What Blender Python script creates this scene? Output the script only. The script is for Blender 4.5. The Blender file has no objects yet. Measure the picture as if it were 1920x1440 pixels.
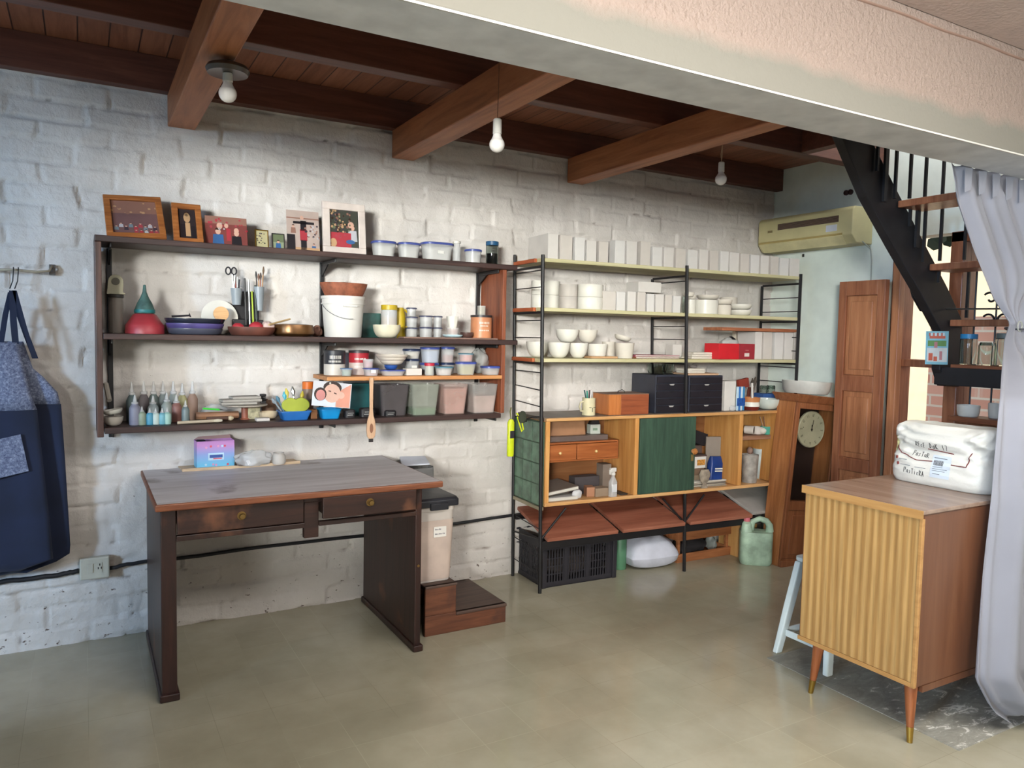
import bpy, math, random
import numpy as np
from mathutils import Vector, Matrix, noise
random.seed(7)
PI=math.pi
SC=bpy.context.scene
COL=SC.collection
# ---------------------------------------------------------------- camera
def lin(c):
    return tuple(((x/255)/12.92 if x/255<=.04045 else ((x/255+.055)/1.055)**2.4) for x in c)
cam=bpy.data.cameras.new('camera'); cam.sensor_width=36; cam.sensor_fit='HORIZONTAL'
cam.lens=1418.4/1920*36; cam.clip_start=.05
camo=bpy.data.objects.new('camera',cam); COL.objects.link(camo); SC.camera=camo
yaw,pit,rol=math.radians(29.614),math.radians(-3.604),math.radians(1.137)
fw=Vector((math.sin(yaw)*math.cos(pit),math.cos(yaw)*math.cos(pit),math.sin(pit)))
rt=Vector((math.cos(yaw),-math.sin(yaw),0)); up=rt.cross(fw)
r2=math.cos(rol)*rt+math.sin(rol)*up; u2=-math.sin(rol)*rt+math.cos(rol)*up
camo.matrix_world=Matrix(((r2.x,u2.x,-fw.x,0),(r2.y,u2.y,-fw.y,-3.85),(r2.z,u2.z,-fw.z,1.42),(0,0,0,1)))
# ---------------------------------------------------------------- world, sun, daylight lamps, added fill lamps
W=bpy.data.worlds.new('sky'); SC.world=W; W.use_nodes=True
nt=W.node_tree; bg=nt.nodes['Background']; bg.inputs[0].default_value=(.62,.78,1,1); bg.inputs[1].default_value=1.6
def light(name,kind,loc,direction,energy,color,size=None,size_y=None,angle=None,spread=None):
    l=bpy.data.lights.new(name,kind); l.energy=energy; l.color=color
    if kind=='AREA':
        l.shape='RECTANGLE'; l.size=size; l.size_y=size_y
        if spread: l.spread=math.radians(spread)
    if angle: l.angle=angle
    o=bpy.data.objects.new(name,l); COL.objects.link(o); o.location=loc
    o.rotation_euler=Vector(direction).to_track_quat('-Z','Y').to_euler(); return o
light('sun','SUN',(0,0,6),(1,.25,-1.0),4.5,(1,.93,.8),angle=.02)
light('daylight_left_window','AREA',(-4.85,-4.25,1.95),(1,.68,-.2),400,(.46,.70,1),.9,1.0)
light('daylight_front_window','AREA',(-4.2,-8.4,2.12),(6.1,8.4,-.60),60,(.98,1,.95),1.7,.9,spread=37)
light('fill_front','AREA',(2.2,-8.7,1.9),(0.0,1,-.16),25,(1,.92,.85),2.6,1.4)  # added soft fill from behind the camera, no door stands there
light('fill_overhead','AREA',(1.9,-3.25,2.6),(.05,.35,-1),170,(1,.98,.94),3.0,1.2)  # added overhead fill to brighten floor and desktop, the ceiling above is closed
light('daylight_skylight','AREA',(3.95,-1.3,3.15),(.15,.1,-1),12,(.95,.97,1),.6,.9)
SC.view_settings.view_transform='Standard'; SC.view_settings.look='None'
SC.view_settings.gamma=1; SC.view_settings.use_curve_mapping=False; SC.view_settings.exposure=-0.06
SC.cycles.max_bounces=8; SC.cycles.transparent_max_bounces=12; SC.cycles.caustics_reflective=False; SC.cycles.caustics_refractive=False
SC.cycles.use_denoising=True; SC.cycles.sample_clamp_indirect=4
# ---------------------------------------------------------------- materials
MT={}
def newmat(key):
    m=bpy.data.materials.new(key); m.use_nodes=True; MT[key]=m
    return m,m.node_tree,m.node_tree.nodes['Principled BSDF']
def N(t,k,**kw):
    n=t.nodes.new(k)
    for a,b in kw.items():
        if a.startswith('i_'):
            q=a[2:]; n.inputs[int(q) if q.isdigit() else q.replace('_',' ')].default_value=b
        else: setattr(n,a,b)
    return n
def coords(t,scale=(1,1,1),rot=(0,0,0),kind='Object'):
    tc=N(t,'ShaderNodeTexCoord'); mp=N(t,'ShaderNodeMapping'); mp.inputs['Scale'].default_value=scale; mp.inputs['Rotation'].default_value=rot
    t.links.new(tc.outputs[kind],mp.inputs[0]); return mp.outputs[0]
def ramp(t,src,stops):
    r=N(t,'ShaderNodeValToRGB'); e=r.color_ramp.elements
    while len(e)<len(stops): e.new(.5)
    for i,(p,c) in enumerate(stops):
        e[i].position=p; e[i].color=(*lin(c),1) if len(c)==3 else c
    t.links.new(src,r.inputs[0]); return r.outputs[0]
def bump(t,b,src,strength,dist=.01):
    n=N(t,'ShaderNodeBump'); n.inputs['Strength'].default_value=strength; n.inputs['Distance'].default_value=dist
    t.links.new(src,n.inputs['Height']); t.links.new(n.outputs[0],b.inputs['Normal'])
def paint(key,c,rough=.5,metal=0,var=.12,vs=9,trans=0,ior=1.45,bp=0,bs=60,alpha=1,sheen=0):
    "one-colour material with a little dirt variation"
    if key in MT: return MT[key]
    m,t,b=newmat(key); b.inputs['Roughness'].default_value=rough; b.inputs['Metallic'].default_value=metal
    b.inputs['IOR'].default_value=ior; b.inputs['Transmission Weight'].default_value=trans; b.inputs['Alpha'].default_value=alpha
    v=coords(t); n=N(t,'ShaderNodeTexNoise',i_Scale=vs,i_Detail=4.0); t.links.new(v,n.inputs[0])
    d=tuple(max(0,x*(1-var)) for x in c)
    t.links.new(ramp(t,n.outputs[0],[(.3,d),(.65,c)]),b.inputs['Base Color'])
    if bp:
        n2=N(t,'ShaderNodeTexNoise',i_Scale=bs,i_Detail=3.0); t.links.new(v,n2.inputs[0]); bump(t,b,n2.outputs[0],bp)
    if sheen: b.inputs['Sheen Weight'].default_value=sheen
    return m
def wood(key,c0,c1,c2,axis=0,scale=1.0,rough=.45,bp=.15,worn=None,wt=.62):
    "grain stretched along an axis"
    if key in MT: return MT[key]
    m,t,b=newmat(key); b.inputs['Roughness'].default_value=rough
    s=[14*scale]*3; s[axis]=1.1*scale
    v=coords(t,tuple(s)); n=N(t,'ShaderNodeTexNoise',i_Scale=2.2,i_Detail=7.0,i_Roughness=.65,i_Distortion=.6); t.links.new(v,n.inputs[0])
    col=ramp(t,n.outputs[0],[(.3,c0),(.5,c1),(.72,c2)])
    if worn:
        v2=coords(t); n2=N(t,'ShaderNodeTexNoise',i_Scale=5.0,i_Detail=6.0); t.links.new(v2,n2.inputs[0])
        f=ramp(t,n2.outputs[0],[(wt-.06,(0,0,0)),(wt+.1,(255,255,255))])
        mx=N(t,'ShaderNodeMix',data_type='RGBA'); t.links.new(f,mx.inputs[0]); t.links.new(col,mx.inputs[6]); mx.inputs[7].default_value=(*lin(worn),1); col=mx.outputs[2]
    t.links.new(col,b.inputs['Base Color'])
    if bp: bump(t,b,n.outputs[0],bp,.004)
    return m
def solid(c,rough=.5,metal=0):
    k='tone_%d_%d_%d_%d'%(*[int(x) for x in c],int(rough*10)); return paint(k,c,rough,metal,var=.08)
# ---------------------------------------------------------------- mesh kit
class MB:
    def __init__(s): s.v=[]; s.f=[]; s.m=[]; s.mi=0; s.T=None
    def add(s,vs,fs):
        o=len(s.v)
        if s.T is not None: vs=[tuple(s.T@Vector(p)) for p in vs]
        s.v+=[tuple(p) for p in vs]; s.f+=[tuple(i+o for i in f) for f in fs]; s.m+=[s.mi]*len(fs); return s
    def box(s,x0,x1,y0,y1,z0,z1):
        return s.add([(x0,y0,z0),(x1,y0,z0),(x1,y1,z0),(x0,y1,z0),(x0,y0,z1),(x1,y0,z1),(x1,y1,z1),(x0,y1,z1)],
            [(0,3,2,1),(4,5,6,7),(0,1,5,4),(1,2,6,5),(2,3,7,6),(3,0,4,7)])
    def loft(s,rings,close=True,cap0=True,cap1=True):
        n=len(rings[0]); vs=[p for r in rings for p in r]; fs=[]
        for i in range(len(rings)-1):
            for j in range(n if close else n-1):
                a=i*n+j; b=i*n+(j+1)%n; fs.append((a,b,b+n,a+n))
        if cap0: fs.append(tuple(range(n-1,-1,-1)))
        if cap1: fs.append(tuple(range((len(rings)-1)*n,len(rings)*n)))
        return s.add(vs,fs)
    def lathe(s,prof,n=24,c=(0,0,0),sx=1,sy=1,cap0=True,cap1=True):
        return s.loft([[(c[0]+r*sx*math.cos(2*PI*j/n),c[1]+r*sy*math.sin(2*PI*j/n),c[2]+z) for j in range(n)] for r,z in prof],cap0=cap0,cap1=cap1)
    def tube(s,pts,r,n=8):
        pts=[Vector(p) for p in pts]; rings=[]; px=None
        for i,p in enumerate(pts):
            d=(pts[min(i+1,len(pts)-1)]-pts[max(i-1,0)]).normalized()
            a=(px-d*px.dot(d)) if px is not None else (Vector((0,0,1)) if abs(d.z)<.9 else Vector((1,0,0))); a=(a-d*a.dot(d)).normalized(); px=a; b=d.cross(a)
            rr=r[i] if isinstance(r,(list,tuple)) else r
            rings.append([tuple(p+rr*(math.cos(2*PI*j/n)*a+math.sin(2*PI*j/n)*b)) for j in range(n)])
        return s.loft(rings)
    def prism(s,poly,d0,d1,ax='y'):
        "poly in the plane across ax, extruded from d0 to d1"
        def P(p,d): return (p[0],d,p[1]) if ax=='y' else ((d,p[0],p[1]) if ax=='x' else (p[0],p[1],d))
        return s.loft([[P(p,d0) for p in poly],[P(p,d1) for p in poly]])
    def ball(s,c,r,n=12,sx=1,sy=1,sz=1):
        return s.lathe([(max(1e-4,r*math.sin(PI*i/n)),-r*sz*math.cos(PI*i/n)) for i in range(n+1)],n=2*n,c=c,sx=sx,sy=sy)
    def build(s,name,mat,parent=None,loc=(0,0,0),rot=(0,0,0),bev=0,smooth=False,seg=2,sub=0):
        me=bpy.data.meshes.new(name); me.from_pydata(s.v,[],s.f)
        ms=mat if isinstance(mat,(list,tuple)) else [mat]
        for q in ms: me.materials.append(q)
        for i,p in enumerate(me.polygons):
            p.material_index=s.m[i]; p.use_smooth=bool(smooth)
        me.update()
        import bmesh
        bm=bmesh.new(); bm.from_mesh(me); bmesh.ops.recalc_face_normals(bm,faces=bm.faces); bm.to_mesh(me); bm.free()
        o=bpy.data.objects.new(name,me); COL.objects.link(o); o.location=loc; o.rotation_euler=rot
        if parent is not None: o.parent=parent
        if bev:
            b=o.modifiers.new('bevel','BEVEL'); b.width=bev; b.segments=seg; b.limit_method='ANGLE'; b.angle_limit=.6
        if sub:
            b=o.modifiers.new('smooth','SUBSURF'); b.levels=sub; b.render_levels=sub
        if smooth=='auto':
            me.set_sharp_from_angle(angle=.7)
        return o
def rrect(w,d,r,z,n=4,cx=0,cy=0):
    r=min(r,w/2-1e-4,d/2-1e-4); out=[]
    for k,(sx,sy) in enumerate(((1,1),(-1,1),(-1,-1),(1,-1))):
        for i in range(n+1):
            a=PI/2*k+PI/2*i/n; out.append((cx+sx*(w/2-r)+r*math.cos(a),cy+sy*(d/2-r)+r*math.sin(a),z))
    return out
def tag(o,label,cat,group=None,kind=None):
    if label: o['label']=label
    if cat: o['category']=cat
    if group: o['group']=group
    if kind: o['kind']=kind
    return o
def thing(name,label,cat,loc=(0,0,0),rz=0,group=None,rot=None):
    o=bpy.data.objects.new(name,None); COL.objects.link(o); o.location=loc; o.rotation_euler=rot or (0,0,rz); o.empty_display_size=.05
    return tag(o,label,cat,group)
def struct(name,mb,m,**k):
    return tag(mb.build(name,m,**k),None,None,kind='structure')
def copytree(o,loc=None,rz=None,label=None,parent=None):
    c=o.copy(); COL.objects.link(c)
    if parent is not None: c.parent=parent
    for ch in list(o.children): copytree(ch,parent=c)
    if loc is not None: c.location=loc
    if rz is not None: c.rotation_euler=(0,0,rz)
    if label: c['label']=label
    return c
def box1(name,label,cat,at,z,depth,m,rz=0,group=None,bev=.002,h=None):
    "closed box; at=(x,y,width,height) of its front face"
    x,y,w,hh=at; hh=h or hh
    return tag(MB().box(-w/2,w/2,0,depth,0,hh).build(name,m,loc=(x,y,z),rot=(0,0,rz),bev=bev),label,cat,group)
def bowl_mb(r,h,foot=.45,t=.004,curve=.6):
    mb=MB(); p=[]
    for i in range(9):
        a=i/8; p.append((r*(foot+(1-foot)*math.sin(a*PI/2)**curve if a>0 else foot),h*(a**1.25)))
    q=[(max(.002,x-t),max(t,z)) for x,z in reversed(p)]; q[0]=(r-t,h)
    return mb.lathe(p+q+[(.001,t)],n=32,cap1=True)
WHITE=paint('white_glaze',(224,220,210),.35,var=.06)
BISQ=paint('bisque_ceramic',(214,206,194),.7,var=.06)
BOXW=paint('white_card',(214,208,202),.75,var=.05)
BLACKM=paint('black_painted_iron',(30,28,30),.45,var=.2)
BRASS=paint('brass',(196,160,80),.3,metal=1)
STEEL=paint('steel',(170,172,172),.3,metal=1)
GLASS=paint('clear_glass',(235,245,240),.03,trans=1,ior=1.3,var=.01)
PLAST=paint('clear_plastic',(228,230,232),.15,alpha=.38,var=.03)
FROST=paint('frosted_plastic',(222,222,222),.25,alpha=.45,var=.03)
BLUEL=paint('blue_lid_plastic',(70,84,160),.35)
TEAL=paint('teal_plastic',(30,110,115),.4)
SHELFB=wood('dark_stained_shelf',(38,24,22),(56,36,33),(76,52,46),0,1,.5)
REDW=wood('red_brown_board',(96,48,30),(128,68,42),(150,86,56),2,1,.5)
CERB=WHITE
RZ=math.radians(-3)
# ---------------------------------------------------------------- room
def brick_wall():
    m,t,b=newmat('white_painted_brick'); b.inputs['Roughness'].default_value=.62
    v=coords(t); n=N(t,'ShaderNodeTexNoise',i_Scale=3.0,i_Detail=6.0); t.links.new(v,n.inputs[0])
    col=ramp(t,n.outputs[0],[(.3,(202,195,189)),(.6,(220,213,207))])
    # chipped paint specks and grime near the floor
    n3=N(t,'ShaderNodeTexNoise',i_Scale=26.0,i_Detail=4.0,i_Roughness=.7); t.links.new(coords(t,(.9,1,1.5)),n3.inputs[0])
    sz=N(t,'ShaderNodeSeparateXYZ'); t.links.new(v,sz.inputs[0]); mr=N(t,'ShaderNodeMapRange'); mr.inputs[1].default_value=0; mr.inputs[2].default_value=.75; mr.inputs[3].default_value=.10; mr.inputs[4].default_value=.0; t.links.new(sz.outputs[2],mr.inputs[0])
    aa=N(t,'ShaderNodeMath',operation='ADD'); t.links.new(n3.outputs[0],aa.inputs[0]); t.links.new(mr.outputs[0],aa.inputs[1]); chip=ramp(t,aa.outputs[0],[(.735,(0,0,0)),(.75,(255,255,255))])
    mx=N(t,'ShaderNodeMix',data_type='RGBA'); t.links.new(chip,mx.inputs[0]); t.links.new(col,mx.inputs[6]); mx.inputs[7].default_value=(*lin((96,78,68)),1)
    at=N(t,'ShaderNodeAttribute',attribute_name='joint'); 
    mul=N(t,'ShaderNodeMix',data_type='RGBA'); t.links.new(at.outputs['Fac'],mul.inputs[0]); t.links.new(mx.outputs[2],mul.inputs[6]); mul.inputs[7].default_value=(*lin((120,104,94)),1)
    t.links.new(mul.outputs[2],b.inputs['Base Color'])
    n2=N(t,'ShaderNodeTexNoise',i_Scale=34.0,i_Detail=6.0,i_Roughness=.65); t.links.new(v,n2.inputs[0]); bump(t,b,n2.outputs[0],.6,.011)
    x0,x1,z0,z1=-1.6,4.335,0,2.64; st=.0105; nx=int((x1-x0)/st); nz=int((z1-z0)/st)
    vs=[];jv=[];rowh=.0885; bl=.275
    rnd=random.Random(3); off={}
    def hsh(a,b2):
        k=(a,b2)
        if k not in off: off[k]=(rnd.uniform(-.5,.5),rnd.uniform(0,1),rnd.uniform(-.5,.5))
        return off[k]
    for j in range(nz+1):
        z=z0+(z1-z0)*j/nz
        for i in range(nx+1):
            x=x0+(x1-x0)*i/nx
            wx=noise.noise((x*3.1,z*3.1,1.7))*.022+noise.noise((x*11,z*11,4))*.010; wz=noise.noise((x*2.0,z*3.1,9.2))*.018+noise.noise((x*12,z*12,8))*.007
            zz=(z+wz)/rowh; r=math.floor(zz); fz=zz-r
            xx=(x+wx)/bl+.5*(r%2)+hsh(r,-99)[0]*.15; c=math.floor(xx); fx=xx-c
            h0=hsh(r,c)
            dz=min(fz,1-fz)*rowh; dx=min(fx,1-fx)*bl; d=min(dz,dx*1.0)
            # joints partly filled with paint
            fill=noise.noise((x*2.2,z*2.2,20))*.5+.5; fillv=noise.noise((x*5.2,z*5.2,30))*.5+.5
            dep=.0155*(1-.75*fill*fillv*2 if fill*fillv*2<1 else .25)
            g=max(0,1-(d/.0085)); g=g*g*(3-2*g)
            y=.008+g*dep-h0[0]*.016-(fx-.5)*h0[2]*.019-noise.noise((x*5,z*5,2))*.004-noise.noise((x*15,z*15,5))*.0036-noise.noise((x*38,z*38,7))*.0018
            vs.append((x,max(.0,y),z))
            cr=noise.noise((x*7,z*9,50)); cr2=noise.noise((x*31,z*31,70)); jv.append(max(0,min(1,(g-.8)*5*max(0,cr*1.5+cr2*1.6-.62+max(0,.55-z)*.8))))
    fs=[(j*(nx+1)+i,j*(nx+1)+i+1,(j+1)*(nx+1)+i+1,(j+1)*(nx+1)+i) for j in range(nz) for i in range(nx)]
    me=bpy.data.meshes.new('wall_brick'); me.from_pydata(vs,[],fs); me.materials.append(m)
    a=me.attributes.new('joint','FLOAT','POINT'); a.data.foreach_set('value',jv)
    me.polygons.foreach_set('use_smooth',[True]*len(fs)); me.update()
    o=bpy.data.objects.new('wall_brick',me); COL.objects.link(o); o['kind']='structure'
    return o
brick_wall()
struct('wall_brick_core',MB().box(-5.1,4.45,.035,.2,0,3.3).box(-5.1,-1.6,0,.035,0,3.3),paint('plaster_grey',(190,186,180),.8))
# floor
def floor_mat():
    m,t,b=newmat('worn_vinyl_tiles')
    v=coords(t); n=N(t,'ShaderNodeTexNoise',i_Scale=1.3,i_Detail=7.0,i_Roughness=.6); t.links.new(v,n.inputs[0])
    col=ramp(t,n.outputs[0],[(.3,(146,138,117)),(.5,(166,159,137)),(.7,(184,177,156))])
    br=N(t,'ShaderNodeTexBrick',offset=0.0,squash=1.0); t.links.new(coords(t),br.inputs[0]); br.inputs['Scale'].default_value=1
    br.inputs['Brick Width'].default_value=.2; br.inputs['Row Height'].default_value=.2; br.inputs['Mortar Size'].default_value=.0011; br.inputs['Mortar Smooth'].default_value=.3
    br.inputs['Color1'].default_value=(.93,.93,.93,1); br.inputs['Color2'].default_value=(1,1,1,1); br.inputs['Mortar'].default_value=(1.0,1.0,1.0,1)
    mu=N(t,'ShaderNodeMix',data_type='RGBA',blend_type='MULTIPLY'); mu.inputs[0].default_value=1; t.links.new(col,mu.inputs[6]); t.links.new(br.outputs[0],mu.inputs[7])
    # joints: pale in places, dark in others
    n2=N(t,'ShaderNodeTexNoise',i_Scale=1.7,i_Detail=2.0); t.links.new(v,n2.inputs[0]); jc=ramp(t,n2.outputs[0],[(.44,(112,104,84)),(.62,(196,190,164))])
    mj=N(t,'ShaderNodeMix',data_type='RGBA'); jf=N(t,'ShaderNodeMath',operation='MULTIPLY'); jf.inputs[1].default_value=.38; t.links.new(br.outputs['Fac'],jf.inputs[0])
    t.links.new(jf.outputs[0],mj.inputs[0]); t.links.new(mu.outputs[2],mj.inputs[6]); t.links.new(jc,mj.inputs[7])
    n3=N(t,'ShaderNodeTexNoise',i_Scale=9.0,i_Detail=5.0,i_Roughness=.75); t.links.new(v,n3.inputs[0]); sp=ramp(t,n3.outputs[0],[(.70,(0,0,0)),(.8,(120,120,120))])
    m4=N(t,'ShaderNodeMix',data_type='RGBA'); t.links.new(sp,m4.inputs[0]); t.links.new(mj.outputs[2],m4.inputs[6]); m4.inputs[7].default_value=(*lin((84,74,58)),1)
    t.links.new(m4.outputs[2],b.inputs['Base Color'])
    t.links.new(ramp(t,n3.outputs[0],[(.3,(80,80,80)),(.7,(135,135,135))]),b.inputs['Roughness']); b.inputs['Specular IOR Level'].default_value=.5
    return m
struct('floor',MB().box(-5.1,4.45,-9.1,.1,-.06,0),floor_mat())
# right wall with openings: door y -.93..-1.27, window y -1.35..-2.6
WR=paint('pale_green_white_wall',(230,238,229),.7,var=.04)
w=MB(); w.box(4.33,4.45,-.93,.1,0,3.3); w.box(4.33,4.45,-9.1,-.93,2.06,3.3); w.box(4.33,4.45,-9.1,-2.6,0,2.06)
struct('wall_right',w,WR)
GW=paint('plain_white_wall',(222,216,208),.8,var=.05)
w=MB(); w.box(-5.1,-5.0,-9.1,.1,0,3.3)
struct('wall_left',w,GW)
struct('wall_shade_blocker',MB().box(-2.9,-1.42,-2.95,-2.85,0,2.62).box(-3.1,-1.95,-5.55,-5.45,0,1.64),GW)  # unseen blocks added to shade the left and lower part of the brick wall
w=MB(); w.box(-5.1,4.45,-9.2,-9.1,0,3.3)
struct('wall_back',w,GW)
# ceiling: planks over cross joists over main beams
def plank_mat():
    m=wood('ceiling_planks',(122,76,56),(150,96,72),(170,116,90),1,1,.5); t=m.node_tree; b=t.nodes['Principled BSDF']
    src=b.inputs['Base Color'].links[0].from_socket
    br=N(t,'ShaderNodeTexBrick',offset=0.0); t.links.new(coords(t),br.inputs[0]); br.inputs['Scale'].default_value=1
    br.inputs['Brick Width'].default_value=.115; br.inputs['Row Height'].default_value=30; br.inputs['Mortar Size'].default_value=.003
    br.inputs['Color1'].default_value=(.8,.8,.8,1); br.inputs['Color2'].default_value=(1,1,1,1); br.inputs['Mortar'].default_value=(.12,.1,.1,1)
    mu=N(t,'ShaderNodeMix',data_type='RGBA',blend_type='MULTIPLY'); mu.inputs[0].default_value=1
    t.links.new(src,mu.inputs[6]); t.links.new(br.outputs[0],mu.inputs[7]); t.links.new(mu.outputs[2],b.inputs['Base Color']); return m
w=MB(); w.box(-5.1,3.55,-2.1,.1,2.635,2.66); w.box(3.55,4.45,-.86,.1,2.635,2.66)
struct('ceiling',w,plank_mat())
JW=wood('cross_joist_wood',(80,46,36),(98,58,46),(118,74,58),0,1,.5)
BW=wood('main_beam_wood',(138,82,52),(168,106,68),(188,126,86),1,.9,.5)
KN=paint('wood_knot',(60,28,20),.6)
for i,(y0,y1,x1,z0) in enumerate(((-.06,-.001,4.33,2.485),(-.85,-.77,4.329,2.49),(-1.6,-1.52,3.55,2.49))):
    struct('trim_%d'%(i+1),MB().box(-5,x1,y0,y1,z0,2.635),JW,bev=.003)
for i,(x0,x1) in enumerate(((.352,.47),(1.432,1.556),(2.54,2.655))):
    struct('trim_%d'%(i+4),MB().box(x0,x1,-2.0,-.0,2.345,2.489),BW,bev=.005)
struct('trim_7',MB().box(3.55,3.62,-1.98,-.86,2.49,2.635),JW,bev=.003)
# header between the two rooms
def stucco():
    m,t,b=newmat('pink_stucco'); b.inputs['Roughness'].default_value=.85
    v=coords(t); sx=N(t,'ShaderNodeSeparateXYZ'); t.links.new(v,sx.inputs[0])
    n=N(t,'ShaderNodeTexNoise',i_Scale=6.0,i_Detail=5.0); t.links.new(v,n.inputs[0])
    ad=N(t,'ShaderNodeMath',operation='MULTIPLY_ADD'); ad.inputs[1].default_value=.07; t.links.new(n.outputs[0],ad.inputs[0]); t.links.new(sx.outputs[2],ad.inputs[2])
    f=N(t,'ShaderNodeMapRange'); f.inputs[1].default_value=2.325; f.inputs[2].default_value=2.37; t.links.new(ad.outputs[0],f.inputs[0])
    mx=N(t,'ShaderNodeMix',data_type='RGBA'); t.links.new(f.outputs[0],mx.inputs[0]); mx.inputs[6].default_value=(*lin((126,121,110)),1); mx.inputs[7].default_value=(*lin((152,133,121)),1)
    t.links.new(mx.outputs[2],b.inputs['Base Color'])
    n2=N(t,'ShaderNodeTexNoise',i_Scale=62.0,i_Detail=5.0); t.links.new(v,n2.inputs[0]); ml=N(t,'ShaderNodeMath',operation='MULTIPLY'); f2=N(t,'ShaderNodeMapRange'); f2.inputs[1].default_value=2.31; f2.inputs[2].default_value=2.40; f2.inputs[3].default_value=.12; t.links.new(ad.outputs[0],f2.inputs[0]); t.links.new(n2.outputs[0],ml.inputs[0]); t.links.new(f2.outputs[0],ml.inputs[1]); bump(t,b,ml.outputs[0],.9,.014); return m
struct('wall_header',MB().box(-5,4.33,-2.121,-1.9,2.21,3.3),stucco(),bev=.004)
struct('trim_8',MB().box(-5,4.33,-2.117,-1.895,2.203,2.2099),paint('painted_soffit',(232,232,232),.6,var=.1))
struct('trim_10',MB().box(-5,4.33,-2.1245,-2.118,2.203,2.209),paint('soffit_edge_bead',(226,220,210),.6))
struct('trim_9',MB().tube([(x*.1,-2.122,2.585+.003*math.sin(x*1.3)) for x in range(-15,43)],.005,6),paint('crack_filler',(150,120,104),.9))
w=MB(); w.box(-5.1,4.45,-9.1,-2.125,2.62,2.72)
struct('ceiling_front',w,paint('pink_ceiling_paint',(206,184,174),.85,var=.06,bp=.3,bs=60))
struct('ceiling_stairwell',MB().box(3.5,4.45,-2.0,-.86,3.2,3.3),GW)
struct('wall_stairwell',MB().box(3.5,3.55,-1.9,-.86,2.66,3.3),GW)
# ---------------------------------------------------------------- wooden door, window frames, outside
DW=wood('varnished_cedar',(118,70,48),(150,94,66),(172,116,84),2,1,.35)
DW2=wood('varnished_cedar_light',(146,92,62),(174,116,80),(192,136,98),2,1,.35)
struct('door_1',MB().box(4.30,4.45,-1.0,-.985,0,2.06).box(4.33,4.45,-.985,-.93,0,2.06).box(4.31,4.43,-1.34,-1.0,1.285,1.33).box(4.33,4.43,-1.34,-1.0,.60,.64),DW,bev=.004)
w=MB(); w.box(4.30,4.44,-1.375,-1.30,0,2.06); w.box(4.30,4.44,-2.6,-1.3,2.0,2.06); w.box(4.31,4.43,-1.72,-1.64,.0,2.0); w.box(4.31,4.43,-2.6,-1.3,.92,.99); w.box(4.33,4.42,-2.6,-1.3,0,.92)
wd=struct('window_1',w,DW,bev=.004)
struct('window_2',MB().box(4.375,4.38,-1.64,-1.375,1.0,1.99).box(4.375,4.38,-2.55,-1.72,1.0,1.99),paint('window_pane',(225,240,235),.02,trans=1,ior=1.02,alpha=.25,var=0))
# folded shutter leaf in the doorway
sh=thing('shutter_door','open panelled brown wooden shutter leaf standing by the air conditioner wall','shutter',(4.20,-.672,.02))
SHA=[(4.2,-0.697,1.817),(4.2,-0.977,1.792)]
def leaf(w,h):
    fr=MB(); s=.052
    for a,b2 in ((0,s),(w-s,w)): fr.box(-.02,.02,-b2,-a,0,h)
    zz=[0,.10,.62,.70,1.03,1.13,1.73,h]
    for a,b2 in ((0,.09),(.60,.68),(1.10,1.20),(h-.09,h)): fr.box(-.02,.02,-w+s,-s,a,b2)
    fr.build('frame',DW,sh,bev=.003)
    for a,b2 in ((.09,.60),(.68,1.10),(1.20,h-.09)):
        p=MB(); p.box(-.008,.008,-w+s,-s,a,b2); p.box(-.014,.014,-w+s+.03,-s-.03,a+.035,b2-.035); p.build('panel',DW2,sh,bev=.006)
leaf(.318,1.785)
sh2=thing('door_jamb_board','narrow brown wooden jamb board between the shutter leaf and the bright doorway','board',(4.27,-.995,.0))
MB().box(-.03,.018,-.05,.0,0,2.05).build('board',DW2,sh2,bev=.004)
OUTW=paint('sunlit_cream_wall',(238,214,176),.8,var=.04)
struct('wall_outside',MB().box(7.4,7.5,-3.5,3,-.1,3.6),OUTW)
def obrick():
    m,t,b=newmat('old_pink_brick'); b.inputs['Roughness'].default_value=.85
    br=N(t,'ShaderNodeTexBrick'); mp=N(t,'ShaderNodeCombineXYZ'); tc=N(t,'ShaderNodeTexCoord'); sp=N(t,'ShaderNodeSeparateXYZ')
    t.links.new(tc.outputs['Object'],sp.inputs[0]); t.links.new(sp.outputs[1],mp.inputs[0]); t.links.new(sp.outputs[2],mp.inputs[1]); t.links.new(mp.outputs[0],br.inputs[0])
    br.inputs['Scale'].default_value=1; br.inputs['Brick Width'].default_value=.25; br.inputs['Row Height'].default_value=.085; br.inputs['Mortar Size'].default_value=.009
    br.inputs['Color1'].default_value=(*lin((206,140,116)),1); br.inputs['Color2'].default_value=(*lin((226,170,146)),1); br.inputs['Mortar'].default_value=(*lin((222,198,176)),1)
    t.links.new(br.outputs[0],b.inputs['Base Color']); bump(t,b,br.outputs['Fac'],.4,.01); return m
struct('wall_outside_brick',MB().box(5.9,6.1,-3.5,-0.223,-.1,1.64),obrick())
struct('floor_outside',MB().box(4.45,7.4,-3.5,3,-.1,-.02),paint('outside_paving',(206,190,166),.9))
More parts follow.
